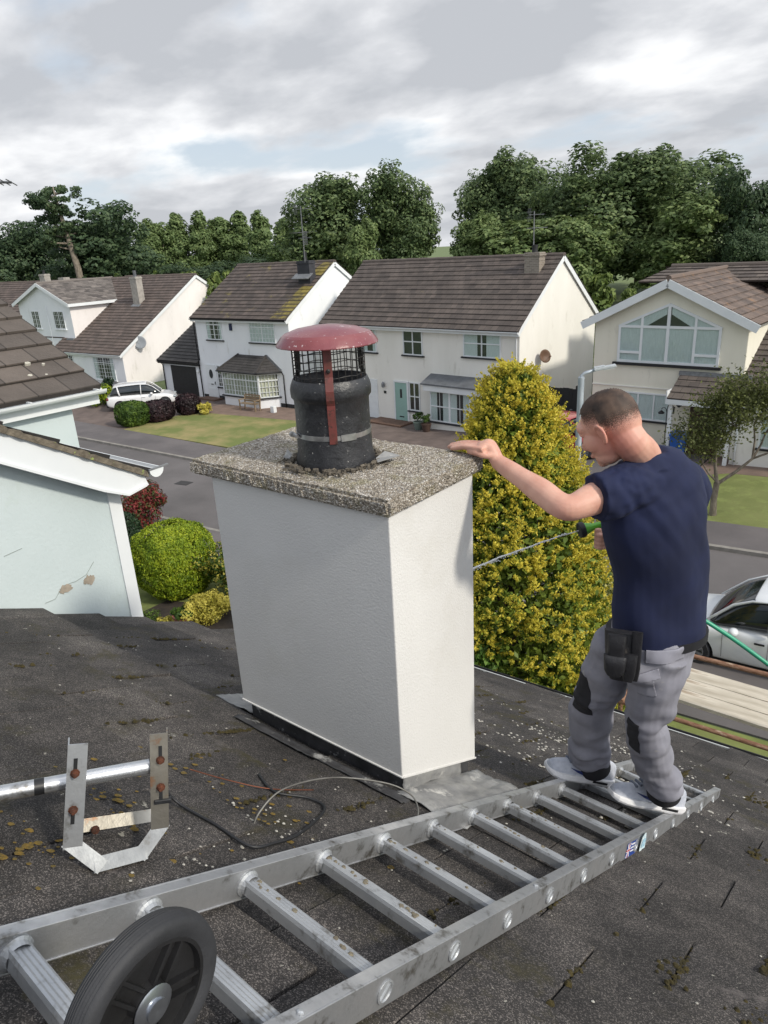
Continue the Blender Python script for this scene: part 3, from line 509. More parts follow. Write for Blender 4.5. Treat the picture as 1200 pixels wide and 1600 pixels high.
# ------------------------------------------------------------------ cream house on the right with a glazed gable
def house4():
    gz = .45
    t = thing('house', 'cream house with large triangular gable window and low porch roof', 'house', (-10.9, 27.3, gz), R(-2))
    Z = lambda z: z - gz
    xl, xr, pk, zp, ze, zr2 = -.15, 5.35, 2.6, Z(6.95), Z(5.62), Z(5.75)
    m = MB(); m.prism([(xl, 0, -.4), (xr, 0, -.4), (xr, 0, ze), (pk, 0, zp - .12), (xl, 0, ze - .1)], (0, 8, 0)); m.build('wall', M_cream2, t)
    # wing roof
    r = MB(); s1 = (zp - ze) / (xr - pk)
    roof_slab(r, (xr + .35, -.3, zp - s1 * (xr + .35 - pk)), (xr + .35, 6.5, zp - s1 * (xr + .35 - pk)), (pk, 6.5, zp), (pk, -.3, zp), .33, .03)
    roof_slab(r, (xl - .4, 7.8, zp - s1 * (pk - xl + .4)), (xl - .4, -.3, zp - s1 * (pk - xl + .4)), (pk, -.3, zp), (pk, 7.8, zp), .33, .03)
    r.tube([(pk, -.3, zp + .06), (pk, 7, zp + .06)], .11, 8); close_uv(r).build('gable_roof', T_rust, t)
    b = MB()
    for sx in (-1, 1):
        e = Vector((xr + .37 if sx > 0 else xl - .42, -.33, 0)); e.z = zp - s1 * abs(e.x - pk) - .1; b.bar(e, (pk, -.33, zp - .1), .045, .28)
    b.build('bargeboard', M_upvc, t)
    # main roof: long slope from low porch eave up to the ridge
    y0, z0, y1, z1 = -1.3, Z(2.95), 6.6, Z(7.05); s = (z1 - z0) / (y1 - y0)
    r = MB(); zw = z0 + s * (0 - y0)
    roof_slab(r, (3.25, y0, z0), (16, y0, z0), (16, 0, zw), (3.25, 0, zw)); roof_slab(r, (xr + .01, 0, zw), (16, 0, zw), (16, y1, z1), (xr + .01, y1, z1), u0=2.1)
    roof_slab(r, (-.6, 5.2, z1 - .55), (xr, 5.2, z1 - .55), (xr, y1, z1), (.35, y1, z1)); 
    r.tube([(.3, y1, z1 + .05), (16, y1, z1 + .05)], .11, 8); close_uv(r).build('main_roof', T_h4, t)
    r = MB(); roof_slab(r, (16, 13, Z(3.4)), (0, 13, Z(3.4)), (0, y1, z1), (16, y1, z1)); close_uv(r).build('rear_roof', T_h4, t)
    m = MB(); m.prism([(xr, 1.2, -.4), (xr, 12.9, -.4), (xr, 12.9, 2.6), (xr, 6.6, z1 - .1), (xr, 1.2, Z(3.9))], (10.4, 0, 0)); m.build('main_wall', M_cream2, t)
    m = MB(); m.box(0, xr, 8, 12.9, -.4, 2.7); m.build('rear_wall', M_cream2, t)
    m = MB(); m.box(5.45, 15.8, -.95, 1.3, -.4, Z(2.9)); m.build('front_wall', M_cream, t)
    p = MB(); p.box(5.43, 15.8, -.97, -.4, -.4, .32); p.build('plinth', M_black, t)
    m = MB(); m.box(xr - .002, xr + .012, .01, 4, Z(3.2), ze); m.build('cheek', M_cream2, t)
    l = MB(); l.box(3.2, xr + .3, -.12, .01, zw - .02, zw + .14); l.build('flashing', M_lead, t)
    b = MB(); b.box(3.2, 16, y0 - .02, y0 + .02, z0 - .16, z0 + .02); b.box(3.2, 3.24, y0, 0, z0 - .1, z0 + .3); b.build('fascia', M_upvc, t)
    b = MB(); b.box(3.25, 16, y0 + .02, 0, z0 - .14, z0 - .11); b.build('soffit', M_upvc, t)
    b = MB(); b.box(3.3, 3.42, y0 + .1, y0 + .22, -.2, z0 - .14); b.build('porch_post', M_upvc, t); b = MB(); b.box(5.3, 5.42, y0 + .1, y0 + .22, -.2, z0 - .14); b.build('porch_post', M_upvc, t)
    b = MB(); b.box(3.7, 4.75, -.05, 0, 0, 2.05); b.build('door', mat('brown door', '4a3428', '3a2920', 5, .6), t)
    window(t, 6.3, 7.9, Z(1.5), Z(2.6), y=-.95, cols=2, curtain=.9, sillmat=M_black); window(t, 9.6, 12, Z(1.5), Z(2.6), y=-.95, cols=2, curtain=.9, sillmat=M_black)
    pipe(t, [(5.62, -1.0, Z(2.7)), (5.62, -1.0, 0)], M_upvc)
    m = MB(); m.box(xl - .01, 3.3, -.035, 0, Z(3.03), Z(3.07)); m.build('band', M_cream, t)
    # gable window
    a, c, zs, zt, zpk = .8, 4.5, Z(3.97), Z(5.3), Z(6.1); mid = (a + c) / 2; w = c - a
    f = MB(); q = .045
    def V(x, z0_, z1_, ww=q): f.box(x - ww, x + ww, -.06, 0, z0_, z1_)
    def Hh(x0, x1, z, ww=q): f.box(x0, x1, -.055, 0, z - ww, z + ww)
    sl = (zpk - zt) / (w / 2); roofz = lambda x: zpk - abs(x - mid) * sl
    x1, x2 = a + w * .24, c - w * .24
    Hh(a, c, zs + q); Hh(a, c, zt); V(a + q, zs, zt); V(c - q, zs, zt); V(mid, zs, zpk - .05, .055); V(x1, zs, roofz(x1)); V(x2, zs, roofz(x2)); Hh(a, x1, zs + .38); Hh(x2, c, zs + .38)
    f.bar((a, -.03, zt), (mid, -.03, zpk), .058, .09); f.bar((c, -.03, zt), (mid, -.03, zpk), .058, .09)
    fo = f.build('gable_window', M_upvc, t)
    b = MB(); b.prism([(a, -.004, zs), (c, -.004, zs), (c, -.004, zt), (mid, -.004, zpk), (a, -.004, zt)], (0, .003, 0)); b.build('dark_backing', M_interior, fo)  # dark sheet behind the glass, coloured as the shade of the room
    b = MB(); b.prism([(a, -.03, zs), (c, -.03, zs), (c, -.03, zt), (mid, -.03, zpk), (a, -.03, zt)], (0, .003, 0)); b.build('pane', M_glass, fo)
    cm = MB(); n = 90
    for i in range(n):
        u0, u1 = a + w * i / n, a + w * (i + 1) / n; um = (u0 + u1) / 2; d = abs(um - mid) / (w / 2)
        top = zt - .03; cm.add([(u0, -.012 - .004 * (i % 2), zs + .03), (u1, -.012 - .004 * ((i + 1) % 2), zs + .03), (u1, -.012 - .004 * ((i + 1) % 2), top), (u0, -.012 - .004 * (i % 2), top)], [(0, 1, 2, 3)])
        if d > .04:      # drapes above the transom swept to the sides
            zt2 = roofz(um) - .04; zl = zt + max(0, (.46 - d)) * 1.1 if d < .46 else zt; 
            if zt2 > zl: cm.add([(u0, -.012 - .004 * (i % 2), zl), (u1, -.012, zl), (u1, -.012, zt2), (u0, -.012 - .004 * (i % 2), zt2)], [(0, 1, 2, 3)])
    cm.build('curtain', M_curtain, fo, fix=False)
    s_ = MB(); s_.box(a - .15, c + .1, -.13, 0, zs - .1, zs - .005); s_.build('sill', M_black, fo)
    window(t, 1.12, 2.95, Z(1.8), Z(2.85), cols=3, curtain=.9, sillmat=M_black)
    lm = MB(); lm.lathe([(.03, 0), (.1, .06), (.1, .24), (.03, .32)], (3.33, -.18, Z(2.45)), seg=8); lm.box(3.31, 3.35, -.18, 0, Z(2.75), Z(2.78)); lm.build('wall_lamp', M_black, t)
    return t
house4()
# ------------------------------------------------------------------ the near roof, its chimney
PZ = 7.616; PS = 0.54                                   # roof plane z = PZ - PS*y
def rz(y): return PZ - PS * y
RN = Vector((0, PS, 1)).normalized()
def rooftilemat():
    m = bpy.data.materials.new('granular concrete tile'); m.use_nodes = True; t = m.node_tree; L = t.links.new; b = t.nodes['Principled BSDF']
    tc = N(t, 'ShaderNodeTexCoord'); o = tc.outputs['Object']; g = N(t, 'ShaderNodeNewGeometry')
    n1 = N(t, 'ShaderNodeTexNoise', Scale=2.2, Detail=9, Roughness=0.72); L(o, n1.inputs[0]); base = ramp(t, [(0.30, lin('292828')), (0.47, lin('393737')), (0.60, lin('4a4746')), (0.75, lin('5c5957'))]); L(n1.outputs[0], base.inputs[0])
    isl = ramp(t, [(0, 0.80), (1, 1.18)]); L(g.outputs['Random Per Island'], isl.inputs[0]); mu = N(t, 'ShaderNodeMix', _data_type='RGBA', _blend_type='MULTIPLY'); mu.inputs[0].default_value = 1; L(base.outputs[0], mu.inputs[6]); L(isl.outputs[0], mu.inputs[7])
    # granules
    vo = N(t, 'ShaderNodeTexVoronoi', Scale=440); L(o, vo.inputs[0]); vr = ramp(t, [(0.0, (0.45, 0.45, 0.45)), (0.35, (0.8, 0.79, 0.78)), (0.75, (1.15, 1.13, 1.1)), (0.90, (3.4, 3.3, 3.1))]); sp = N(t, 'ShaderNodeSeparateColor'); L(vo.outputs['Color'], sp.inputs[0]); L(sp.outputs[0], vr.inputs[0])
    m2 = N(t, 'ShaderNodeMix', _data_type='RGBA', _blend_type='MULTIPLY'); m2.inputs[0].default_value = 1; L(mu.outputs[2], m2.inputs[6]); L(vr.outputs[0], m2.inputs[7]); col = m2.outputs[2]
    def layer(col, sc, a, b_, c, det=8, off=0, rough=0.75, maskx=None):
        mp = N(t, 'ShaderNodeMapping'); mp.inputs['Location'].default_value = (off, off * 2, 0); L(o, mp.inputs[0]); n = N(t, 'ShaderNodeTexNoise', Scale=sc, Detail=det, Roughness=rough); L(mp.outputs[0], n.inputs[0]); r = ramp(t, [(a, 0), (b_, 1)]); L(n.outputs[0], r.inputs[0]); f = r.outputs[0]
        if maskx:
            n2 = N(t, 'ShaderNodeTexNoise', Scale=maskx[0], Detail=2); L(mp.outputs[0], n2.inputs[0]); r2 = ramp(t, [(maskx[1], 0), (maskx[2], 1)]); L(n2.outputs[0], r2.inputs[0]); mm = N(t, 'ShaderNodeMath', _operation='MULTIPLY'); L(f, mm.inputs[0]); L(r2.outputs[0], mm.inputs[1]); f = mm.outputs[0]
        x = N(t, 'ShaderNodeMix', _data_type='RGBA'); L(f, x.inputs[0]); L(col, x.inputs[6]); x.inputs[7].default_value = (*lin(c), 1); return x.outputs[2]
    col = layer(col, 5, 0.54, 0.66, '3f3b26', off=3, maskx=(0.9, .42, .6))          # moss film
    col = layer(col, 3.2, 0.61, 0.66, '6f6967', off=9, maskx=(1.3, .5, .62))        # pale worn patches
    col = layer(col, 16, 0.675, 0.69, '9a978e', off=15, det=4)                      # lichen dots
    L(col, b.inputs['Base Color']); b.inputs['Roughness'].default_value = 0.88; b.inputs['Specular IOR Level'].default_value = 0.35
    vb = N(t, 'ShaderNodeTexVoronoi', Scale=440); L(o, vb.inputs[0]); nb = N(t, 'ShaderNodeTexNoise', Scale=22, Detail=7, Roughness=0.7); L(o, nb.inputs[0])
    b1 = N(t, 'ShaderNodeBump', Strength=0.8, Distance=0.002); b1.invert = True; L(vb.outputs['Distance'], b1.inputs['Height']); b2 = N(t, 'ShaderNodeBump', Strength=0.35, Distance=0.010); L(nb.outputs[0], b2.inputs['Height']); L(b1.outputs[0], b2.inputs['Normal']); L(b2.outputs[0], b.inputs['Normal'])
    return m
M_tile = rooftilemat()
def yeave(x): return 4.852 + 0.184 * (x + 0.516)
def near_house():
    rnd = random.Random(4)
    t = thing('house', 'house under the camera with dark granular tiled roof and white rendered chimney', 'house', (0, 0, 0))
    m = MB(); TW, TH = 0.335, 0.305
    for j in range(-3, 18):
        y0 = 0.02 + j * TH
        for i in range(-14, 12):
            x0 = 0.07 + i * TW + (TW / 2 if j % 2 else 0); x1 = x0 + TW - 0.004; y1 = y0 + TH + 0.03
            vx = -3.80 if y0 < 2.0 else -3.80 + max(0, (y0 - 2.0)) * 0.36
            if x1 < vx + .05: continue
            x0 = max(x0, vx - rnd.uniform(0, .012)); ye = yeave((x0 + x1) / 2)
            if y0 > ye - .04: continue
            y1 = min(y1, ye); a = rnd.uniform(-.004, .004); b = rnd.uniform(-.005, .005); th = .022
            k = (y1 - y0) / (TH + .03)
            up = lambda x, y, h: Vector((x, y, rz(y))) + RN * h
            h0, h1 = -.014, .010 * k
            vs = [up(x0, y0, h0 - th), up(x1, y0, h0 - th), up(x0, y1, h1 - th), up(x1, y1, h1 - th), up(x0, y0, h0 + a), up(x1, y0, h0 + a), up(x0, y1, h1 + b - a), up(x1, y1, h1 + b + a)]
            m.add(vs, [(0, 2, 3, 1), (4, 5, 7, 6), (0, 1, 5, 4), (2, 6, 7, 3), (0, 4, 6, 2), (1, 3, 7, 5)])
    roof = m.build('roof', M_tile, t, bevel=.0025, seg=1)
    # underlay, rear slope, ridge, walls
    u = MB(); dn = .055
    u.add([(-3.75, -.9, rz(-.9) - dn), (4, -.9, rz(-.9) - dn), (4, yeave(4) - .02, rz(yeave(4)) - dn), (-3.15, yeave(-3.15) - .02, rz(yeave(-3.15)) - dn), (-3.75, 2.1, rz(2.1) - dn)], [(0, 1, 2, 3, 4)])
    u.build('roof_underlay', mat('roof felt', '141414', '1b1a19'), roof, fix=False)
    b = MB(); roof_slab(b, (4, -5.6, 5.6), (-3.8, -5.6, 5.6), (-3.8, -.9, rz(-.9)), (4, -.9, rz(-.9))); close_uv(b).build('rear_roof', T_dark, t)
    w = MB(); w.prism([(-3.1, -5.3, 0), (-3.1, 3.9, 0), (-3.1, 3.9, rz(3.9) - .1), (-3.1, -.9, rz(-.9) - .1), (-3.1, -5.3, 5.6)], (7.0, 0, 0)); w.build('wall', M_cream, t)
    # eave: white drip edge and gutter
    g = MB(); A = Vector((-3.2, yeave(-3.2), rz(yeave(-3.2)) - .035)); B = Vector((4, yeave(4), rz(yeave(4)) - .035))
    g.bar(A + Vector((0, .012, .028)), B + Vector((0, .012, .028)), .008, .016); g.build('drip_edge', mat('grey plastic', 'b9bcbd'), t)
    g = MB(); d = Vector((0, .07, -.02)); pr = [math.pi + math.pi * k / 6 for k in range(7)]
    g.rings([[P + d + Vector((0, .055 * math.cos(a), .055 * math.sin(a))) for a in pr] + [P + d + Vector((0, .048 * math.cos(a), .048 * math.sin(a))) for a in pr[::-1]] for P in (A, B)]); g.build('gutter', M_black, t)
    # ---- chimney
    x0, x1, y0, y1 = -2.08, -1.25, 1.565, 2.05
    ren = mat('chimney render', 'd8d7d5', 'd0cfcd', 1.6, 0.9, bump=0.6, bscale=120, bdist=.004, c3='cac8c3', s3=2.2, t3=(.56, .85))
    c = MB(); zb0, zb1 = rz(y0) + .085, rz(y1) + .10
    c.prism([(x0, y0, zb0), (x0, y1, zb1), (x0, y1, 7.838), (x0, y0, 7.838)], (x1 - x0, 0, 0)); ch = c.build('chimney', ren, t, bevel=.004)
    tr = MB(); tr.bar((x1, y0, zb0), (x1, y0, 7.84), .008, .008); tr.bar((x0 - .002, y0 - .002, zb0 + .002), (x1 + .002, y0 - .002, zb0 + .002), .006, .005); tr.bar((x1 + .002, y0, zb0 + .002), (x1 + .002, y1, zb1 + .002), .006, .005)
    tr.build('corner_bead', ren, ch)
    ld = MB(); i = .022
    ld.prism([(x0 + i, y0 + i, rz(y0) - .1), (x0 + i, y1 - i, rz(y1) - .1), (x0 + i, y1 - i, zb1), (x0 + i, y0 + i, zb0)], (x1 - x0 - 2 * i, 0, 0)); ld.build('flashing', mat('bitumen upstand', '2e2e30', '434346', 14, .7, bump=.5, bscale=25, c3='8e8f90', s3=18, t3=(.6, .68)), ch)
    # dressed lead: wavy sheets lying over the tiles
    def leadsheet(pts_fn, nu, nv, amp, nm, seed, mt):
        rr = random.Random(seed); s = MB(); ph = [rr.uniform(0, 6) for _ in range(6)]
        for q in range(nv + 1):
            for p in range(nu + 1):
                P, nn, edge = pts_fn(p / nu, q / nv); w_ = amp * (math.sin(7 * p / nu + ph[0] + 3 * q / nv) + .6 * math.sin(19 * p / nu + ph[1]) * math.sin(9 * q / nv + ph[2]) + .5 * rr.uniform(-1, 1)); s.v.append(tuple(P + nn * (w_ + amp)))
        for q in range(nv):
            for p in range(nu): a = q * (nu + 1) + p; s.f.append((a, a + 1, a + nu + 2, a + nu + 1)); s.m.append(0)
        o = s.build(nm, mt, ch, smooth=True, fix=False); md = o.modifiers.new('thick', 'SOLIDIFY'); md.thickness = .003; return o
    M_lead2 = mat('weathered lead', '77787a', '9c9c9b', 9, .55, metal=.15, bump=.6, bscale=18, c3='c5c4c0', s3=12, t3=(.58, .7))
    leadsheet(lambda a, b: (Vector((x1 - .02 + a * .30 * (1 - .35 * b), y0 - .03 + b * .56, rz(y0 - .03 + b * .56) + .016)), RN, 0), 26, 30, .005, 'lead_soaker', 2, M_lead2)
    leadsheet(lambda a, b: (Vector((x1 - .018 + .006 * math.sin(b * 9), y0 + .02 + b * .37, rz(y0 + .02 + b * .37) - .0 + a * .105)), Vector((1, 0, 0)), 0), 8, 26, .003, 'lead_apron', 3, M_lead2)
    leadsheet(lambda a, b: (Vector((x0 + .02 + b * .86, y0 - .015 - a * .06, rz(y0 - .015 - a * .06) + .012)), RN, 0), 10, 40, .004, 'lead_gutter', 5, mat('painted lead', '323234', '48484a', 12, .6, bump=.6, bscale=25, c3='9a9a98', s3=14, t3=(.6, .7)))
    leadsheet(lambda a, b: (Vector((x0 - .22 + a * .23, y0 + .02 + b * .42, rz(y0 + .02 + b * .42) + .014)), RN, 0), 14, 26, .004, 'lead_soaker', 7, M_lead2)
    # ---- coping slab: rough pebbly concrete
    cm_ = bpy.data.materials.new('pebbly concrete'); cm_.use_nodes = True; tt = cm_.node_tree; L = tt.links.new; bb = tt.nodes['Principled BSDF']; tc = N(tt, 'ShaderNodeTexCoord'); o = tc.outputs['Object']
    vo = N(tt, 'ShaderNodeTexVoronoi', Scale=175); L(o, vo.inputs[0]); sp = N(tt, 'ShaderNodeSeparateColor'); L(vo.outputs['Color'], sp.inputs[0]); r = ramp(tt, [(0, lin('7d7468')), (.3, lin('9c9283')), (.6, lin('b3aa9d')), (.85, lin('c9c2b8')), (1, lin('e6e2dc'))]); L(sp.outputs[0], r.inputs[0])
    dr = ramp(tt, [(0.3, 1.0), (0.8, 0.45)]); L(vo.outputs['Distance'], dr.inputs[0]); mu = N(tt, 'ShaderNodeMix', _data_type='RGBA', _blend_type='MULTIPLY'); mu.inputs[0].default_value = 1; L(r.outputs[0], mu.inputs[6])
    sc_ = N(tt, 'ShaderNodeMath', _operation='MULTIPLY'); sc_.inputs[1].default_value = 1.0; L(vo.outputs['Distance'], sc_.inputs[0]); L(sc_.outputs[0], dr.inputs[0]); L(dr.outputs[0], mu.inputs[7])
    n = N(tt, 'ShaderNodeTexNoise', Scale=9, Detail=7, Roughness=.7); L(o, n.inputs[0]); rl = ramp(tt, [(.52, 0), (.68, .5)]); L(n.outputs[0], rl.inputs[0]); mx = N(tt, 'ShaderNodeMix', _data_type='RGBA'); L(rl.outputs[0], mx.inputs[0]); L(mu.outputs[2], mx.inputs[6]); mx.inputs[7].default_value = (*lin('7f7a50'), 1)
    n2 = N(tt, 'ShaderNodeTexNoise', Scale=30, Detail=6, Roughness=.8); L(o, n2.inputs[0]); r3 = ramp(tt, [(.60, 0), (.66, .8)]); L(n2.outputs[0], r3.inputs[0]); m3 = N(tt, 'ShaderNodeMix', _data_type='RGBA'); L(r3.outputs[0], m3.inputs[0]); L(mx.outputs[2], m3.inputs[6]); m3.inputs[7].default_value = (*lin('35322c'), 1)
    L(m3.outputs[2], bb.inputs['Base Color']); bb.inputs['Roughness'].default_value = .93; bp = N(tt, 'ShaderNodeBump', Strength=1, Distance=.006); bp.invert = True; L(vo.outputs['Distance'], bp.inputs['Height']); L(bp.outputs[0], bb.inputs['Normal'])
    sx0, sx1, sy0, sy1, sz0, sz1 = x0 - .085, x1 + .022, y0 - .028, y1 + .05, 7.840, 7.895
    bm = bmesh.new(); bmesh.ops.create_cube(bm, size=1)
    for v in bm.verts: v.co = Vector((sx0 + (v.co.x + .5) * (sx1 - sx0), sy0 + (v.co.y + .5) * (sy1 - sy0), sz0 + (v.co.z + .5) * (sz1 - sz0)))
    bmesh.ops.bevel(bm, geom=bm.edges[:], offset=.010, segments=2, affect='EDGES')
    bmesh.ops.subdivide_edges(bm, edges=[e for e in bm.edges if e.calc_length() > .1], cuts=90, use_grid_fill=True)
    from mathutils import noise
    for v in bm.verts:
        p = v.co; d = noise.noise(p * 55) * .0035 + noise.noise(p * 140) * .0022 + noise.noise(p * 9) * .004
        cx, cy = (sx0 + sx1) / 2, (sy0 + sy1) / 2; nv = Vector(((p.x - cx) / (sx1 - sx0), (p.y - cy) / (sy1 - sy0), 0))
        if p.z > sz1 - .004: v.co.z += d + .006 * (1 - 4 * max(abs(nv.x), abs(nv.y)) ** 2)
        if abs(nv.x) > .49: v.co.x += math.copysign(1, nv.x) * d * 1.7
        if abs(nv.y) > .49: v.co.y += math.copysign(1, nv.y) * d * 1.7
    me = bpy.data.meshes.new('coping_slab'); bmesh.ops.triangulate(bm, faces=[f for f in bm.faces if len(f.verts) > 4]); bm.to_mesh(me); bm.free(); me.materials.append(cm_)
    so = bpy.data.objects.new('coping_slab', me); COL.objects.link(so); so.parent = ch
    # ---- pot
    pc = Vector((-1.64, 1.775, 0))
    pm = mat('black painted clay pot', '1c1d20', '2b2c30', 12, .42, bump=.35, bscale=45, c3='b5b3ae', s3=70, t3=(.66, .70), rr=.12, spec=.6)
    prof = [(.140, 7.885), (.139, 7.91), (.131, 7.95), (.1285, 8.02), (.1275, 8.08), (.128, 8.125), (.131, 8.132), (.1365, 8.138), (.1375, 8.150), (.1375, 8.164), (.1345, 8.178), (.130, 8.188), (.127, 8.196), (.124, 8.198), (.119, 8.192), (.112, 8.15), (.112, 7.9)]
    MB().lathe(prof, pc, seg=64, cap=False).build('chimney_pot', pm, ch, smooth=True)
    # crumbled mortar round the pot
    mo = MB(); rr = random.Random(8)
    for k in range(260):
        a = rr.uniform(0, 6.28); d = .147 + abs(rr.gauss(0, .02)); s = rr.uniform(.0025, .009); P = pc + Vector((d * math.cos(a), d * math.sin(a), 7.908 + s * .3)); q = Matrix.Rotation(rr.uniform(0, 6), 4, 'Z') @ Matrix.Rotation(rr.uniform(0, 3), 4, 'X')
        mo.box(-s, s, -s * .7, s * .7, -s * .5, s * .5, M=Matrix.Translation(P) @ q)
    mo.build('mortar_rubble', mat('dark mortar', '4b463f', '6f675b', 30, .95, bump=.5), ch)['kind'] = 'stuff'
    fl = MB(); fl.add([pc + Vector(p) for p in ((.135, .055, 7.915), (.20, .085, 7.922), (.195, .115, 7.918), (.14, .10, 7.93), (.17, .02, 7.916))], [(0, 1, 2, 3), (0, 4, 1)]); o = fl.build('lead_scrap', M_lead2, ch, fix=False); md = o.modifiers.new('t', 'SOLIDIFY'); md.thickness = .003
    fl = MB(); fl.add([pc + Vector(p) for p in ((-.16, -.06, 7.915), (-.13, -.10, 7.915), (-.15, -.11, 7.92), (-.19, -.05, 7.93))], [(0, 1, 2, 3)]); o = fl.build('lead_scrap', M_lead2, ch, fix=False); md = o.modifiers.new('t', 'SOLIDIFY'); md.thickness = .003
    return t, pc
near, POT = near_house()

def cowl():
    t = thing('chimney_cowl', 'red metal rain cowl with black wire cage strapped on the chimney pot', 'chimney cowl', (POT.x, POT.y, 8.0))
    red = mat('red oxide paint', '74383c', '86484c', 5, .32, bump=.12, bscale=60, c3='c4b8b9', s3=70, t3=(.63, .69), coat=.3, rr=.08)
    blk = mat('black metal', '151414', '242120', 20, .5, c3='5e3a2c', s3=25, t3=(.6, .68))
    MB().lathe([(.170, .306), (.171, .309), (.166, .318), (.150, .338), (.142, .344), (.105, .357), (.05, .366), (.001, .369), (.001, .364), (.105, .352), (.142, .339), (.168, .306)], seg=26, cap=False).build('hood', red, t, smooth=True, auto=11)
    c = MB(); r = .121; n = 32
    for k in range(n): a = 2 * math.pi * k / n; c.tube([(r * math.cos(a), r * math.sin(a), .172), (r * math.cos(a), r * math.sin(a), .33)], .0017, 5)
    for z in (.185, .210, .236, .262, .288): c.tube([(r * math.cos(2 * math.pi * k / 48), r * math.sin(2 * math.pi * k / 48), z + .002 * math.sin(k)) for k in range(49)], .0016, 5)
    c.build('wire_cage', blk, t)
    def strap(az, mt, low, nm='strap', w=.027):
        d = Vector((math.cos(az), math.sin(az), 0)); s = d.cross(Vector((0, 0, 1))); m = MB(); pts = [(.120, .335), (.1225, .215), (.128, .202), (.1395, .172), (.1395, .142), (.131, .124), (.130, low)]
        rings = []
        for q, z in pts: 
            P = d * q + Vector((0, 0, z)); o = d * .0035; rings.append([P - s * w / 2, P + s * w / 2, P + s * w / 2 + o, P - s * w / 2 + o])
        m.rings(rings); ob = m.build(nm, mt, t, bevel=.001)
        b = MB(); b.lathe([(.0075, 0), (.0075, .004), (.004, .006), (.0, .006)], d * .1265 + Vector((0, 0, .235)), axis=d, seg=6, cap=False); b.build('bolt', blk, ob); return ob
    strap(R(-49), mat('rusty strap paint', '6e3431', '57302a', 30, .55, c3='3f2a24', s3=40, t3=(.55, .65)), -.005); strap(R(71), blk, .03); strap(R(191), blk, .03)
    b = MB(); st = mat('galvanised band', '8f9092', 'b5b5b3', 15, .35, metal=.75, rr=.1); n = 60
    b.rings([[Vector((q * math.cos(2 * math.pi * k / n), q * math.sin(2 * math.pi * k / n), z)) for q, z in ((.127, .005), (.130, .005), (.130, .021), (.127, .021))] for k in range(n + 1)], cap=False)
    a = R(-35)
    b.rings([[Vector((q * math.cos(a + k * .045), q * math.sin(a + k * .045), z)) for q, z in ((.1305, .002), (.134, .002), (.134, .024), (.1305, .024))] for k in range(-1, 9)])
    a = R(-120); d = Vector((math.cos(a), math.sin(a), 0)); s = d.cross(Vector((0, 0, 1)))
    b.tube([d * .137 - s * .02 + Vector((0, 0, .012)), d * .137 + s * .02 + Vector((0, 0, .012))], .007, 8); b.tube([d * .143 + s * .02 + Vector((0, 0, .012)), d * .143 + s * .032 + Vector((0, 0, .012))], .010, 6)
    b.build('band_clamp', st, t, smooth=True, auto=35)
cowl()

# ------------------------------------------------------------------ moss, crumbs and lichen lying on the near roof
def scatter_bits(name, label, cat, spots, mt, seed, flat=.5):
    rr = random.Random(seed); m = MB()
    for x, y, s in spots:
        P = Vector((x, y, rz(y))) + RN * (s * flat * .25); q = Matrix.Translation(P) @ RN.to_track_quat('Z', 'Y').to_matrix().to_4x4() @ Matrix.Rotation(rr.uniform(0, 6.28), 4, 'Z')
        n = 9; top = [q @ Vector((s * rr.uniform(.3, .7) * math.cos(6.283 * k / n), s * rr.uniform(.3, .7) * math.sin(6.283 * k / n), s * flat * rr.uniform(.3, .7))) for k in range(n)]
        bot = [q @ Vector((s * rr.uniform(.75, 1.15) * math.cos(6.283 * k / n), s * rr.uniform(.75, 1.15) * math.sin(6.283 * k / n), -s * flat * .5)) for k in range(n)]
        m.rings([bot, top])
    tag(m.build(name, mt), label, cat, kind='stuff')
rr = random.Random(21)
crumbs = [(rr.gauss(-1.15, .32), rr.gauss(3.2, .42), rr.uniform(.002, .010)) for _ in range(900)]
crumbs += [(rr.gauss(-.75, .10), rr.gauss(2.75, .2), rr.uniform(.004, .014)) for _ in range(260)] + [(rr.uniform(-3.6, .6), rr.uniform(.3, 4.1), rr.uniform(.0015, .006)) for _ in range(420)] + [(rr.gauss(-1.25, .12), rr.gauss(.95, .22), rr.uniform(.002, .006)) for _ in range(90)]
crumbs = [c for c in crumbs if c[1] < yeave(c[0]) - .03 and not (-2.1 < c[0] < -1.2 and 1.5 < c[1] < 2.0) and c[0] > -3.5]
scatter_bits('mortar_crumbs', 'white and grey mortar crumbs scattered over the dark roof tiles beyond the chimney', 'mortar crumbs', crumbs, mat('pale mortar', 'b9b6ae', '8d8a84', 40, .95), 1, .45)
mossy = []
for k in range(170):
    j = rr.choice([3, 4, 5, 6, 7, 8, 9, 10, 11, 12]); y = .02 + j * .305 + rr.uniform(0, .3); i = rr.randint(-10, 2); x = .07 + i * .335 + (.1675 if j % 2 else 0)
    for _ in range(rr.randint(5, 26)): mossy.append((x + rr.gauss(0, .007), y + rr.gauss(0, .07), rr.uniform(.003, .011)))
for cx, cy, n in ((.02, 1.62, 30), (-.08, 1.35, 24), (.25, 2.2, 40), (.05, 2.9, 40), (-.25, 2.5, 18), (.35, 3.3, 30), (-.35, 3.5, 40), (.1, 3.8, 40), (-.3, 1.35, 12), (.35, 1.75, 30)):
    for _ in range(n): mossy.append((cx + rr.gauss(0, .03), cy + rr.gauss(0, .09), rr.uniform(.004, .012)))
mossy = [c for c in mossy if c[1] < yeave(c[0]) - .03 and not (-2.1 < c[0] < -1.2 and 1.5 < c[1] < 2.0) and c[0] > -3.6]
scatter_bits('moss', 'dark green brown moss tufts growing along the joints of the near roof tiles', 'moss', mossy, mat('moss', '2e2b18', '544a26', 60, 1, bump=1, bscale=250), 2, .8)
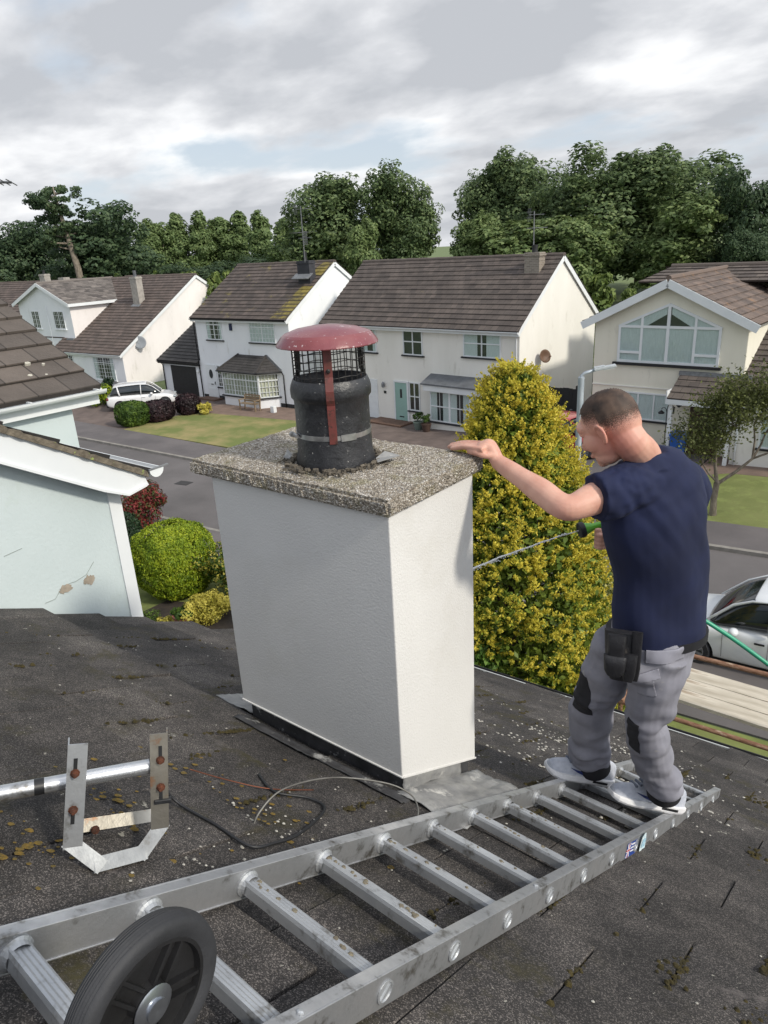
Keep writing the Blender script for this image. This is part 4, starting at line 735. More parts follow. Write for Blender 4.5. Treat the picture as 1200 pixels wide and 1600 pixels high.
lich = [(rr.gauss(-1.52, .13), rr.gauss(.55, .12), rr.uniform(.002, .011) * rr.choice([.6, 1, 1.3])) for _ in range(220)] + [(rr.gauss(-1.5, .2), rr.gauss(1.0, .15), rr.uniform(.004, .012)) for _ in range(90)]
scatter_bits('lichen', 'yellow orange lichen patches on the tiles below the hook bracket', 'lichen', lich, mat('yellow lichen', '8a6e2a', '5a5230', 90, 1, bump=.8, bscale=150), 3, .05)

# ------------------------------------------------------------------ pale mint neighbour
def mint_house():
    t = thing('house', 'pale mint green rendered neighbour house with peeling patch and white bargeboards', 'house', (-3.81, 2.17, 0))
    mint = mat('mint render', 'c0cbcd', 'b6c2c4', 1.1, .85, bump=.25, bscale=45, c3='b3bfba', s3=2.4, t3=(.6, .8)); X, Y = 3.81, -2.17
    s = .585; e = (2.17, 7.40); rg = (-.6, 7.40 + s * 2.77)
    m = MB(); m.prism([(0, 0, 0), (0, -5.5, 0), (0, -5.5, 7.2), (0, rg[0] + Y, rg[1] - .05), (0, 0, 7.36)], (-8, 0, 0)); m.build('wall', mint, t)
    # render peeled off: two patches with a crack between
    pm = mat('bare render', 'a59a8c', '93897c', 20, .95, bump=.5); rr = random.Random(3)
    def patch(cy, cz, ry, rz_, nm, n=26):
        q = [(.004, cy + Y + ry * math.cos(a) * rr.uniform(.6, 1.15), cz + rz_ * math.sin(a) * rr.uniform(.6, 1.15)) for a in [6.283 * k / n for k in range(n)]]
        b = MB(); b.prism(q, (-.01, 0, 0)); b.build(nm, pm, t)
    patch(1.735, 6.835, .042, .030, 'bare_patch'); patch(1.88, 6.83, .036, .033, 'bare_patch')
    cr = MB(); pts = [(.003, 1.60, 6.80), (.003, 1.66, 6.80), (.003, 1.72, 6.86), (.003, 1.80, 6.855), (.003, 1.87, 6.87), (.003, 1.93, 6.93)]
    cr.tube([(a, b + Y, c) for a, b, c in pts], .0012, 4)
    cr.tube([(.003, 1.45 + Y, 7.15), (.003, 1.55 + Y, 7.16)], .0012, 4); cr.build('crack', mat('crack', '8e9792'), t)
    q = MB(); q.box(-.01, .012, -.075, .004, 6.2, 7.36); q.build('corner_trim', M_upvc, t)
    # bargeboard with boxed eave end
    b = MB(); hw = .115; y0 = -4; f = lambda y: 7.40 + s * (2.17 - y)
    b.prism([(.06, y0 + Y, f(y0) + .05), (.06, 2.30 + Y, f(2.3) + .075), (.06, 2.33 + Y, 7.31), (.06, 2.18 + Y, 7.285), (.06, 2.04 + Y, 7.355), (.06, y0 + Y, f(y0) - hw + .04)], (.03, 0, 0)); b.build('bargeboard', M_upvc, t)
    b = MB(); b.prism([(.092, y0 + Y, f(y0) - .06), (.092, 2.03 + Y, 7.372), (.092, 2.18 + Y, 7.30), (.092, 2.31 + Y, 7.325), (.092, 2.31 + Y, 7.31), (.092, 2.18 + Y, 7.286), (.092, 2.03 + Y, 7.356), (.092, y0 + Y, f(y0) - .076)], (.012, 0, 0)); b.build('board_trim', M_upvc, t)
    b = MB(); b.prism([(.06, 2.04 + Y, 7.355), (.06, 2.18 + Y, 7.287), (.06, 2.33 + Y, 7.312), (.06, 2.3 + Y, 7.36)], (-8, 0, 0)); b.build('soffit', M_upvc, t)
    r = MB(); roof_slab(r, (-8, 2.36 + Y, f(2.36) + .075), (.10, 2.36 + Y, f(2.36) + .075), (.10, rg[0] + Y, rg[1] + .075), (-8, rg[0] + Y, rg[1] + .075), .3, .02, .02); close_uv(r).build('roof', T_dark, t)
    mo = MB(); n = 160
    for sgn in (0,):
        rings = []
        for k in range(n + 1):
            y = -1.5 + (2.33 + 1.5) * k / n; w = .012 * rr.uniform(-1, 1); z = f(y) + .052; rings.append([Vector((.055, y + Y, z)), Vector((.112 + w * .5, y + Y, z + .003)), Vector((.115 + w, y + Y, z + .042 + w * .5)), Vector((.05, y + Y, z + .05))])
        mo.rings(rings)
    mo.build('mortar_verge', mat('verge mortar', '7c7365', '5d564b', 25, .95, bump=.8, bscale=60, c3='8f9a5c', s3=20, t3=(.62, .68)), t)
    g = MB(); pr = [math.pi + math.pi * k / 8 for k in range(9)]
    g.rings([[Vector((x, 2.385 + Y + .05 * math.cos(a), 7.40 + .05 * math.sin(a))) for a in pr] + [Vector((x, 2.385 + Y + .043 * math.cos(a), 7.40 + .043 * math.sin(a))) for a in pr[::-1]] for x in (-8, .11)]); g.rings([[Vector((x, 2.385 + Y + .05 * math.cos(a), 7.40 + .05 * math.sin(a))) for a in pr] for x in (.108, .114)]); g.build('gutter', M_upvc, t)
    g = MB(); g.bar((.112, 2.33 + Y, 7.405), (.112, 2.47 + Y, 7.41), .012, .008); g.build('gutter_clip', M_lead, t)
    # projecting wing beyond
    wx = -7 + X
    m = MB(); m.box(wx - 6, wx, -6, 3.66 + Y, 0, 7.30); m.prism([(wx, 3.66 + Y, 7.2), (wx - 3, 3.66 + Y, 7.2), (wx - 3, 3.66 + Y, 8.7)], (0, -5, 0)); m.build('wing_wall', mint, t)
    r = MB(); ye = 3.95 + Y; sl = .49; za = 7.37
    roof_slab(r, (wx + .12, -1.5 + Y, za), (wx + .12, ye, za), (wx - 3.4, ye, za + sl * 3.5), (wx - 3.4, -1.5 + Y, za + sl * 3.5), .31, .03, .03); close_uv(r).build('wing_roof', tilemat('lichened tiles', '5d554f', '4a4440', tw=.33, th=.3, moss='8c8676', mossamt=.64), t)
    b = MB(); b.box(wx + .06, wx + .09, -2 + Y, ye - .02, za - .15, za - .01); b.box(wx - .3, wx + .06, 3.66 + Y, ye - .02, za - .14, za - .12); b.bar((wx + .09, ye - .03, za - .05), (wx - 3.4, ye - .03, za + sl * 3.45 - .05), .03, .12); b.build('wing_fascia', M_upvc, t)
    g = MB(); g.rings([[Vector((wx + .15 + .055 * math.cos(a), y, za + .005 + .055 * math.sin(a))) for a in pr] + [Vector((wx + .15 + .047 * math.cos(a), y, za + .005 + .047 * math.sin(a))) for a in pr[::-1]] for y in (-2 + Y, ye + .02)])
    for y in (.2, 1.0, 1.7): g.bar((wx + .09, y, za + .01), (wx + .21, y, za + .01), .02, .01)
    g.build('wing_gutter', M_upvc, t)
    li = MB()
    for k in range(26):
        a = rr.uniform(.1, 2.4); y = rr.uniform(-.3, 1.7); P = Vector((wx - a, y, za + sl * (a + .12) + .06)); nv = Vector((sl, 0, 1)).normalized(); q = Matrix.Translation(P) @ nv.to_track_quat('Z', 'Y').to_matrix().to_4x4(); s_ = rr.uniform(.012, .04)
        li.rings([[q @ Vector((s_ * f_ * (1 + .25 * math.sin(3 * u_ + k)) * math.cos(u_), s_ * f_ * .8 * math.sin(u_), z_)) for u_ in [6.283 * w_ / 12 for w_ in range(12)]] for f_, z_ in ((1, -.03), (.9, .004))])
    li.build('lichen_spots', mat('white lichen', 'bdbab0', 'a39f92', 50, 1), t)['kind'] = 'stuff'
    return t
mint_house()

# ------------------------------------------------------------------ scaffold beside the eave
def scaffold():
    wood = mat('weathered scaffold board', 'a39a8a', 'cfc7b8', 2.5, .9, bump=.4, bscale=30, stretch=(.5, 3.5, 3.5), c3='85705a', s3=2.2, t3=(.55, .68))
    side = ['farthest from the roof, nearest the white car', 'in the middle of the three', 'closest to the roof edge, beside the rusty tube']
    for k, y in enumerate((7.105, 6.875, 6.645)):
        m = MB(); rr = random.Random(k); m.box(-1.45, 1.45, -.109, .109, -.019, .019); o = m.build('scaffold_board', wood, bevel=.003)
        o.location = (-.85 + .05 * k, y, 4.085 + .004 * k); o.rotation_euler = (R(-1), 0, R(.6 - .5 * k)); tag(o, 'long weathered scaffold board, ' + side[k], 'scaffold board', 'scaffold boards below the eave')
    rust = mat('rusty tube', '6d4a35', '93705a', 12, .8, bump=.5, bscale=60, c3='a9947f', s3=8, t3=(.58, .66), stretch=(1, 3, 3))
    o = MB().tube([(-1.6, 0, 0), (1.6, 0, .01)], .0242, 14).build('scaffold_tube', rust, smooth=True, auto=50); o.location = (-.8, 6.5, 4.70); o.rotation_euler = (0, R(-2.2), 0); tag(o, 'rusty scaffold tube crossing in front of the white car as a guard rail', 'scaffold tube', 'rusty scaffold tubes')
    o = MB().tube([(-1.6, 0, 0), (1.6, 0, -.01)], .0242, 14).build('scaffold_tube', rust, smooth=True, auto=50); o.location = (-.8, 6.40, 3.99); o.rotation_euler = (0, R(-1.5), 0); tag(o, 'rusty scaffold tube below the boards, above the strip of grass', 'scaffold tube', 'rusty scaffold tubes')
    for x, y in ((-2.12, 6.45), (-2.12, 7.28), (.45, 6.45), (.45, 7.28)):
        o = MB().tube([(0, 0, 0), (0, 0, 4.75 - zg(x))], .0242, 12).build('scaffold_standard', rust, smooth=True, auto=50); o.location = (x, y, zg(x)); tag(o, 'upright scaffold tube standing on the drive and holding the boards', 'scaffold tube', 'scaffold uprights')
    for x in (-2.07, .40):
        o = MB().tube([(0, 6.3, 0), (0, 7.45, 0)], .0242, 12).build('scaffold_transom', rust, smooth=True, auto=50); o.location = (x, 0, 4.035); tag(o, 'short cross tube carrying the ends of the scaffold boards', 'scaffold tube', 'scaffold cross tubes')
scaffold()
# ------------------------------------------------------------------ foliage tools
def unit(a): return a / np.maximum(np.linalg.norm(a, axis=1, keepdims=True), 1e-9)
def leaf_mesh(name, C, Nn, S, mats, mi=None, aspect=.55, rng=None, up=0.0, fold=.25):
    """one rhombic leaf per centre; Nn face normals; up>0 lets leaves point upwards"""
    n = len(C); rng = rng or np.random.default_rng(0); r = rng.normal(size=(n, 3)); r[:, 2] += up * 2
    T = unit(r - Nn * np.sum(r * Nn, axis=1, keepdims=True)); B = np.cross(Nn, T); S = S.reshape(-1, 1) if hasattr(S, 'reshape') else np.full((n, 1), S)
    V = np.empty((n, 4, 3)); V[:, 0] = C - T * S; V[:, 1] = C - B * S * aspect + Nn * S * fold; V[:, 2] = C + T * S; V[:, 3] = C + B * S * aspect + Nn * S * fold
    me = bpy.data.meshes.new(name); me.vertices.add(4 * n); me.vertices.foreach_set('co', V.astype('f').ravel()); me.loops.add(4 * n); me.loops.foreach_set('vertex_index', np.arange(4 * n, dtype='i')); me.polygons.add(n)
    me.polygons.foreach_set('loop_start', np.arange(0, 4 * n, 4, dtype='i')); me.polygons.foreach_set('loop_total', np.full(n, 4, 'i'))
    for m in (mats if isinstance(mats, list) else [mats]): me.materials.append(m)
    if mi is not None: me.polygons.foreach_set('material_index', mi.astype('i'))
    me.update(calc_edges=True); return me
def crown_pts(lobes, n, rng, clumps=14, rc=.34, fill=.25, upb=.25, squash=.8):
    """leaf centres and normals: clumps sitting on ellipsoidal lobes, plus a loose inner fill"""
    area = np.array([l[3] * l[4] + l[4] * l[5] + l[3] * l[5] for l in lobes]); area = area / area.sum(); Cs = []; Ns = []
    for l, a in zip(lobes, area):
        c = np.array(l[:3]); r = np.array(l[3:6]); k = max(4, int(clumps * (1 if len(lobes) < 4 else 1))); d = rng.normal(size=(k, 3)); d[:, 2] += upb; d = unit(d)
        cc = c + d * r * rng.uniform(.70, 1.0, (k, 1)); m = int(n * a * (1 - fill)); w = rng.integers(0, k, m); u = unit(rng.normal(size=(m, 3))); rad = rng.uniform(.55, 1.0, (m, 1)) ** .5
        sz = rng.uniform(.6, 1.25, k)[w].reshape(-1, 1) * rc * r.mean(); o = u * rad * sz; o[:, 2] *= squash; Cs.append(cc[w] + o)
        Ns.append(unit(u * .7 + d[w] * .5 + rng.normal(size=(m, 3)) * .45 + np.array([0, 0, .35])))
        m2 = int(n * a * fill); u = unit(rng.normal(size=(m2, 3))); Cs.append(c + u * r * rng.uniform(.25, .8, (m2, 1))); Ns.append(unit(u + rng.normal(size=(m2, 3)) * .6))
    return np.vstack(Cs), np.vstack(Ns)
def link(name, me, parent=None):
    o = bpy.data.objects.new(name, me); COL.objects.link(o); o.parent = parent; return o
M_bark = mat('bark', '4a4038', '332c26', 6, .95, bump=.8, bscale=25, stretch=(1, 1, .3))
M_barkpale = mat('pale bark', '8a8174', '5e564c', 9, .95, bump=.8, bscale=35, stretch=(1, 1, .4))
def trunk(par, h, r, rng, limbs=5, spread=.5, z0=.0, mt=None, lean=(0, 0), twig=False):
    m = MB(); top = Vector((lean[0], lean[1], h)); pts = [Vector((0, 0, -.3)), Vector((0, 0, h * .3)) + top * 0 + Vector((lean[0] * .2, lean[1] * .2, 0)), Vector((lean[0] * .6, lean[1] * .6, h * .65)), top]
    m.tube(pts, [r * 1.25, r, r * .7, r * .3], 8)
    for k in range(limbs):
        a = rng.uniform(0, 6.28); f = rng.uniform(.35, .8); p = Vector((lean[0] * f, lean[1] * f, h * f)); L_ = h * spread * rng.uniform(.5, 1); d = Vector((math.cos(a), math.sin(a), rng.uniform(.5, 1.1))).normalized()
        m.tube([p, p + d * L_ * .5 + Vector((0, 0, .05 * h)), p + d * L_ + Vector((0, 0, .12 * h))], [r * .45, r * .3, r * .1], 6)
    return m.build('trunk', mt or M_bark, par, smooth=True)
L_oak = leafmat('oak leaves', '3d5032', '96a46c', '667950', nscale=.22)
L_oak2 = leafmat('ash leaves', '50653c', 'a4b076', '788a58', nscale=.3)
L_dark = leafmat('dark evergreen leaves', '304331', '6c7d55', '4b5f43', nscale=.2)
L_lime = leafmat('lime leaves', '52683e', '95a56c', '728555', nscale=.35)
L_shrub = leafmat('bright shrub leaves', '4d6030', '8f9c58', '6a7b40', nscale=.8)
def proto(kind, seed):
    rng = np.random.default_rng(seed); h = 1.0
    if kind in ('oak',):
        lob = [(0, 0, .52, .36, .36, .42)] + [(rng.uniform(-.26, .26), rng.uniform(-.26, .26), rng.uniform(.3, .84), *([rng.uniform(.15, .23)] * 2), rng.uniform(.12, .19)) for _ in range(16)]; n, s, mt = 30000, .0125, L_oak
    elif kind == 'oak2': lob = [(0, 0, .48, .34, .34, .40)] + [(rng.uniform(-.25, .25), rng.uniform(-.25, .25), rng.uniform(.25, .8), .18, .18, .15) for _ in range(8)]; n, s, mt = 17000, .018, L_oak2
    elif kind == 'lime': lob = [(0, 0, .45, .34, .34, .40), (0, 0, .68, .24, .24, .27)] + [(rng.uniform(-.15, .15), rng.uniform(-.15, .15), rng.uniform(.3, .85), .16, .16, .15) for _ in range(6)]; n, s, mt = 13000, .018, L_lime
    elif kind in ('dark', 'dark2'): lob = [(0, 0, .45, .40, .40, .42)] + [(rng.uniform(-.3, .3), rng.uniform(-.3, .3), rng.uniform(.25, .78), .2, .2, .17) for _ in range(9)]; n, s, mt = 26000, .014, L_dark
    else: lob = [(0, 0, .45, .42, .42, .45)] + [(rng.uniform(-.25, .25), rng.uniform(-.25, .25), rng.uniform(.4, .85), .2, .2, .2) for _ in range(4)]; n, s, mt = 3500, .040, L_shrub
    asp = {'oak': .68, 'oak2': .62, 'lime': .50, 'dark': .8, 'dark2': .9, 'shrub': .6}[kind]; lob = [(l[0] * asp, l[1] * asp, l[2], l[3] * asp, l[4] * asp, l[5]) for l in lob]
    C, Nn = crown_pts(lob, n, rng, clumps=16, rc=.36, fill=.3); return leaf_mesh('crown', C, Nn, rng.uniform(.6, 1.3, len(C)) * s, mt, rng=rng)
PROTO = {}
def far_tree(kind, x, y, top, w, label, name='tree', i=0, group='trees beyond the houses'):
    key = (kind, i % 3)
    if key not in PROTO: PROTO[key] = proto(kind, sum(map(ord, kind)) + 7 * (i % 3))
    z0 = 0.0 if y < 70 else .6; o = thing(name, label, 'shrub' if kind == 'shrub' else 'tree', (x, y, z0), (i * 1.7) % 6.28, group); h = top - z0
    c = link('crown', PROTO[key], o); asp = {'oak': .68, 'oak2': .62, 'lime': .50, 'dark': .8, 'dark2': .9, 'shrub': .6}[kind]; c.scale = (w * 1.22 / asp, w * 1.22 / asp, h * (1.04 if kind != 'shrub' else 1.0))
    trunk(o, h * .7, h * .022, random.Random(i), limbs=4, spread=.25); return o
FT = [('dark', -94.1, 46.0, 14.1, 10.4, 'dark dense tree at the far left edge behind the roofs'), ('dark', -79.0, 49.2, 15.4, 13.5, 'broad dark evergreen right of the bare topped pine'), ('dark2', -97.0, 50.1, 10.9, 8.2, 'low dark bushy tree between the pine and the left edge'), ('dark2', -88, 50, 9.5, 11, 'low dark tree under the bare topped pine'),
      ('lime', -128.5, 89.0, 15.4, 6.9, 'first and leftmost rounded tree of the even distant row'), ('lime', -128.0, 91.9, 16.3, 6.9, 'second rounded tree from the left in the distant row'), ('lime', -127.5, 96.2, 16.5, 7.1, 'third rounded tree from the left in the distant row'), ('lime', -124.4, 98.7, 16.5, 7.4, 'fourth rounded tree from the left in the distant row, near its middle'), ('lime', -123.4, 103.4, 16.9, 7.8, 'fifth rounded tree of the distant row, above the ridge gap'), ('lime', -120.0, 106.1, 16.4, 7.2, 'sixth rounded tree of the distant row, left of the white house roof'), ('lime', -110.7, 103.4, 15.7, 7.1, 'last and rightmost rounded tree of the distant row'),
      ('oak', -67.5, 74.0, 17.4, 12.3, 'tall leafy tree behind the aerial of the white house'), ('lime', -80.2, 79.2, 12.8, 6.1, 'smaller tree left of the tall one behind the aerial'), ('oak', -58.9, 78.6, 17.8, 9.9, 'tall leafy tree standing alone above the chimney cowl'), ('oak2', -58.7, 70.8, 12.3, 5.0, 'lighter green tree filling the gap between two tall trees above the cowl'), 
      ('oak', -54.4, 93.3, 18.0, 9.6, 'big tree behind the left part of the cream house ridge'), ('oak', -49.0, 94.1, 19.3, 12.4, 'big rounded tree behind the middle of the cream house ridge'), ('oak2', -47.4, 78.5, 12.0, 6.2, 'lower light green tree in front of the big ones behind the cream house'), ('oak', -36.1, 89.1, 17.2, 14.3, 'massive dark green tree right of the cream house chimney'), ('oak', -29.8, 99.4, 17.4, 15.4, 'massive tree above the glazed gable of the right hand house'), ('oak2', -24.6, 84.6, 12.1, 9.5, 'lower light green tree behind the right hand house ridge'), ('oak2', -35.1, 79.6, 11.7, 8.4, 'lower tree between the two right hand houses, in front of the massive one'), ('dark', -17.6, 86.1, 15.0, 7.8, 'dark tree at the right edge of the picture'), ('oak', -37.9, 108.2, 18.0, 9.9, 'tree top showing between the two massive trees on the right'), ('oak2', -42.5, 78.8, 11.6, 10.5, 'lower tree behind the aerial of the cream house'), ('dark2', -17.3, 81.2, 8.7, 6.1, 'low dark tree under the one at the right edge'),
      ('dark2', -112, 74, 8.5, 14, 'low hedge-like tree mass below the left end of the distant row'), ('dark2', -100, 82, 8.0, 14, 'low tree mass below the middle of the distant row'), ('dark2', -92, 88, 8.5, 14, 'low tree mass below the right end of the distant row')]
for i, a in enumerate(FT): far_tree(*a, i=i)
FS = [(-61.4, 46.7, 7.6, 2.1, 'light green shrub top beside the chimney of the leftmost grey house'), (-48.5, 40.5, 7.5, 2.5, 'light green bush rising left of the white house roof'), (-46.3, 37.2, 6.8, 1.8, 'small bush tucked against the white house roof verge'), (-65.0, 50.3, 7.6, 1.8, 'yellow green shrub top above the low brown roof ridge'), (-20.6, 50.3, 6.1, 2.9, 'pale green bush in the gap between the two right hand houses'), (-69.8, 43.8, 7.2, 2.1, 'shrub top above the dormer roof ridge'), (-43.1, 42.3, 6.9, 1.8, 'small shrub showing behind the white gable'), (-20.6, 57.5, 4.6, 1.8, 'low bush on the grass behind the right hand house'), (-64.0, 44.7, 7.3, 1.6, 'smallest shrub top above the long brown roof'), (-18.2, 42.2, 4.2, 1.6, 'dark small bush behind the fence between the houses'), (-15.6, 37.7, 3.2, .9, 'lowest bush beside the garden fence')]
for i, (x, y, z, w, l) in enumerate(FS): far_tree('shrub', x, y, z, w, l, 'shrub', i, 'shrubs behind the houses')
def sparse_tree():
    rng = np.random.default_rng(5); o = thing('pine_tree', 'tall sparse pine with bare trunk and open tufted top above the left roofs', 'tree', (-74.9, 42.3, 0)); m = MB()
    m.tube([(1.0, .5, -.3), (.8, .3, 8), (.2, 0, 12.5), (-.5, 0, 16)], [.45, .35, .22, .06], 8); Cs = []; Ns = []
    for k in range(17):
        z = rng.uniform(8.5, 16.2); a = rng.uniform(0, 6.28); L_ = rng.uniform(1.2, 3.0) * (1.15 - abs(z - 13) / 9); t = (z - 8) / 8; p = Vector((.8 - 1.3 * t, .3 - .3 * t, z - .6)); q = p + Vector((math.cos(a) * L_, math.sin(a) * L_, rng.uniform(.1, .9))); m.tube([p, (p + q) / 2 + Vector((0, 0, -.1)), q], [.13, .08, .03], 5)
        for _ in range(5): c = q.lerp(p, rng.uniform(0, .5)) + Vector(rng.normal(size=3) * .4); u = unit(rng.normal(size=(85, 3))); Cs.append(np.array(c) + u * np.array([.65, .65, .35]) * rng.uniform(.4, 1, (85, 1))); Ns.append(unit(u + rng.normal(size=(85, 3)) * .5))
    m.build('trunk', M_barkpale, o, smooth=True); link('crown', leaf_mesh('crown', np.vstack(Cs), np.vstack(Ns), .17, L_dark, rng=rng), o)
sparse_tree()

# ------------------------------------------------------------------ the golden conifer and the near garden
def golden_conifer():
    rng = np.random.default_rng(12); x, y, z = -5.05, 9.5, zg(-5.05); o = thing('conifer', 'large golden yellow conifer behind the man, rising above the roof edge', 'conifer', (x, y, z)); H = 6.15
    prof = lambda t: 1.62 * np.interp(t, [0, .1, .3, .5, .68, .82, .93, 1.0], [.86, 1, .98, .87, .62, .42, .25, .05])
    Cs, Ns, Ss, Mi = [], [], [], []
    # many upright flame-like sprays on the outside
    K = 3300
    for k in range(K):
        t = rng.uniform(0, 1) ** 1.0 * .99; a = rng.uniform(0, 6.283); bump = 1 + .10 * math.sin(3 * a + 9 * t) + .07 * math.sin(7 * a - 17 * t) + rng.uniform(-.10, .05); r = prof(t) * bump
        c = np.array([r * math.cos(a), r * math.sin(a), t * H]); n = 50; out = np.array([math.cos(a) + rng.normal() * .5, math.sin(a) + rng.normal() * .5, rng.uniform(-.35, .6)]); out /= np.linalg.norm(out)
        L_ = rng.uniform(.11, .24) * (1.1 - .2 * t); q = rng.uniform(-.5, 1, (n, 1)); w = (1.05 - np.abs(q)) * .55; P = c + out * q * L_ + np.array([0, 0, 1]) * np.maximum(q, 0) ** 2 * L_ * .45 + rng.normal(size=(n, 3)) * L_ * .36 * w
        Cs.append(P); Ns.append(unit(rng.normal(size=(n, 3)) + out * .7)); Ss.append(rng.uniform(.018, .035, n) * (1.05 - .25 * t))
        gr = math.sin(5 * a + 4 * t) * .15 + math.sin(11 * a - 23 * t) * .15 + rng.uniform(-.35, .35); ylw = (q[:, 0] + rng.normal(size=n) * .3) > (-.15 + gr if t > .28 else .3 + gr); Mi.append(np.where(ylw, 0, 1))
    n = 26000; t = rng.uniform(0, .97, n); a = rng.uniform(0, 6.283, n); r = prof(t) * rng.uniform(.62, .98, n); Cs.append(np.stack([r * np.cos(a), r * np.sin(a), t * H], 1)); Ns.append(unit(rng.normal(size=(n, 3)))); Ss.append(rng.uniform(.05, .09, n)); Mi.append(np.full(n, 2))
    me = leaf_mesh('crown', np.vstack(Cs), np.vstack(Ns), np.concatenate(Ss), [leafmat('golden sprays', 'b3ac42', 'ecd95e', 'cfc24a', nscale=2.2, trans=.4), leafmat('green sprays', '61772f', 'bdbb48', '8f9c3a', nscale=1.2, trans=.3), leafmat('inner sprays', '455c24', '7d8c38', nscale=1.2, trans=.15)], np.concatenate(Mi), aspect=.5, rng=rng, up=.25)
    link('crown', me, o); trunk(o, H * .8, .14, random.Random(3), limbs=6, spread=.2)
golden_conifer()
def bush(name, label, cat, x, y, w, h, mats, n=3500, s=.03, seed=1, z=None, group=None, lobes=5, aspect=.55, ball=False, up=.2, flat=1.0, d=None, fill=.25):
    rng = np.random.default_rng(seed); z = zg(x) if z is None else z; o = thing(name, label, cat, (x, y, z), 0, group); d = d or w
    if ball:      # clipped: leaves packed on one rounded surface
        u = unit(rng.normal(size=(n, 3))); sh = np.sign(u) * np.abs(u) ** .72; sh /= np.maximum(np.abs(sh).max(axis=1, keepdims=True) * .30 + np.linalg.norm(sh, axis=1, keepdims=True) * .70, 1e-6)
        rough = 1 + .035 * np.sin(u[:, :1] * 11 + 2) * np.sin(u[:, 1:2] * 9) + .025 * np.sin(u[:, 2:3] * 17 + u[:, :1] * 13) + rng.normal(size=(n, 1)) * .018
        C = sh * np.array([w / 2, d / 2, h / 2]) * rough + np.array([0, 0, h * .52]); Nn = unit(u + rng.normal(size=(n, 3)) * .55)
        m2 = n // 4; u2 = unit(rng.normal(size=(m2, 3))); C = np.vstack([C, u2 * np.array([w / 2, d / 2, h / 2]) * .88 + np.array([0, 0, h * .52])]); Nn = np.vstack([Nn, unit(u2 + rng.normal(size=(m2, 3)) * .3)]); S = np.concatenate([rng.uniform(.6, 1.3, n) * s, np.full(m2, s * 2.0)])
    else:
        lob = [(0, 0, h * .5, w * .42, d * .42, h * .45)] + [(rng.uniform(-.28, .28) * w, rng.uniform(-.28, .28) * d, rng.uniform(.35, .8) * h, w * .2, d * .2, h * .2) for _ in range(lobes)]
        C, Nn = crown_pts(lob, n, rng, clumps=12, rc=.4, fill=fill); S = rng.uniform(.6, 1.3, len(C)) * s
    C[:, 2] = np.maximum(C[:, 2], .01); mats = mats if isinstance(mats, list) else [mats]
    mi = (rng.uniform(0, 1, len(C)) < .35).astype(int) if len(mats) > 1 else None
    link('foliage', leaf_mesh('foliage', C, Nn, S, mats, mi, aspect=aspect, rng=rng, up=up), o)
    m = MB(); m.tube([(0, 0, -.1), (0, 0, h * .5)], [.05 * w, .03 * w], 6); m.build('stem', M_bark, o); return o
Lg = leafmat('hedge green', '2f451c', '6d8434', '49632a', nscale=2); Lp = leafmat('purple leaves', '1c1518', '4a3438', '2d2226', nscale=2, trans=.15); Ly = leafmat('yellow variegated', '8c8a36', 'e2d874', 'bdb14e', nscale=3); Lb = leafmat('clipped golden', '56701c', 'aab433', '839624', nscale=3, trans=.2)
Lr = leafmat('red tips', '5a2226', 'a8504a', '7d3434', nscale=2.5); Lrg = leafmat('photinia green', '2c3a20', '5c6a3a', nscale=2.5); Lk = leafmat('dark conifer', '14261a', '2e4529', nscale=2, trans=.1)
bush('clipped_bush', 'large clipped golden green bush, rounded like a barrel, below the mint wall', 'bush', -15.0, 9.75, 1.95, 1.95, Lb, 26000, .030, 3, ball=True, up=.5, z=zg(-15))
bush('photinia_shrub', 'red leaved shrub beside the road behind the mint wall corner', 'shrub', -20.3, 12.2, 2.3, 1.65, [Lr, Lrg], 8000, .06, 4, aspect=.35, up=.6)
bush('columnar_conifer', 'narrow dark green conifer column between mint wall and red shrub', 'conifer', -17.45, 9.7, 1.25, 1.95, Lk, 10000, .032, 5, ball=True, up=.9)
bush('shrub', 'dark green and yellow shrub right of the clipped bush against the chimney edge', 'shrub', -13.6, 10.35, 1.7, 1.35, [Lg, Ly], 8000, .04, 6)
bush('variegated_shrub', 'bright yellow variegated low shrub below the clipped bush', 'shrub', -12.75, 8.95, 1.35, .75, [Ly, Ly, Lg][0], 7000, .034, 7, lobes=7)
bush('variegated_shrub', 'small yellow variegated sprig left of the terracotta pot', 'shrub', -13.55, 8.3, .5, .35, Ly, 1200, .03, 8)
bush('groundcover_plant', 'pale flowered low plant in front of the red shrub by the road', 'plant', -17.5, 11.0, 1.5, .35, [leafmat('grey green', '7a8474', 'c9cdbf'), Lg], 2600, .035, 9)
bush('yellow_plant', 'tiny yellow leaved plant behind the clipped bush on the left', 'plant', -17.0, 10.7, .6, .45, Ly, 1200, .03, 10)
bush('low_shrub', 'dark low shrub at the foot of the mint wall corner', 'shrub', -14.3, 7.9, 1.3, .5, Lg, 3000, .03, 11)
bush('low_shrub', 'green low shrub between the clipped bush and the mint wall', 'shrub', -16.3, 8.2, 1.2, .8, Lg, 3000, .035, 12)
bush('variegated_shrub', 'pale yellow shrub showing between the golden conifer and the man', 'shrub', -4.35, 11.35, 1.6, 2.5, [leafmat('pale variegated', '9a9a58', 'e4e0a8', 'c0bd78', nscale=3), Lg], 9000, .035, 13, z=zg(-4.35))
bush('climber', 'green broad leaved shrub growing into the foot of the golden conifer', 'shrub', -5.15, 8.35, 1.5, 2.6, [leafmat('fresh green', '3a5a22', '86a544', '5a7f30', nscale=2), Lg], 7000, .05, 14, z=zg(-5.2), d=.8)
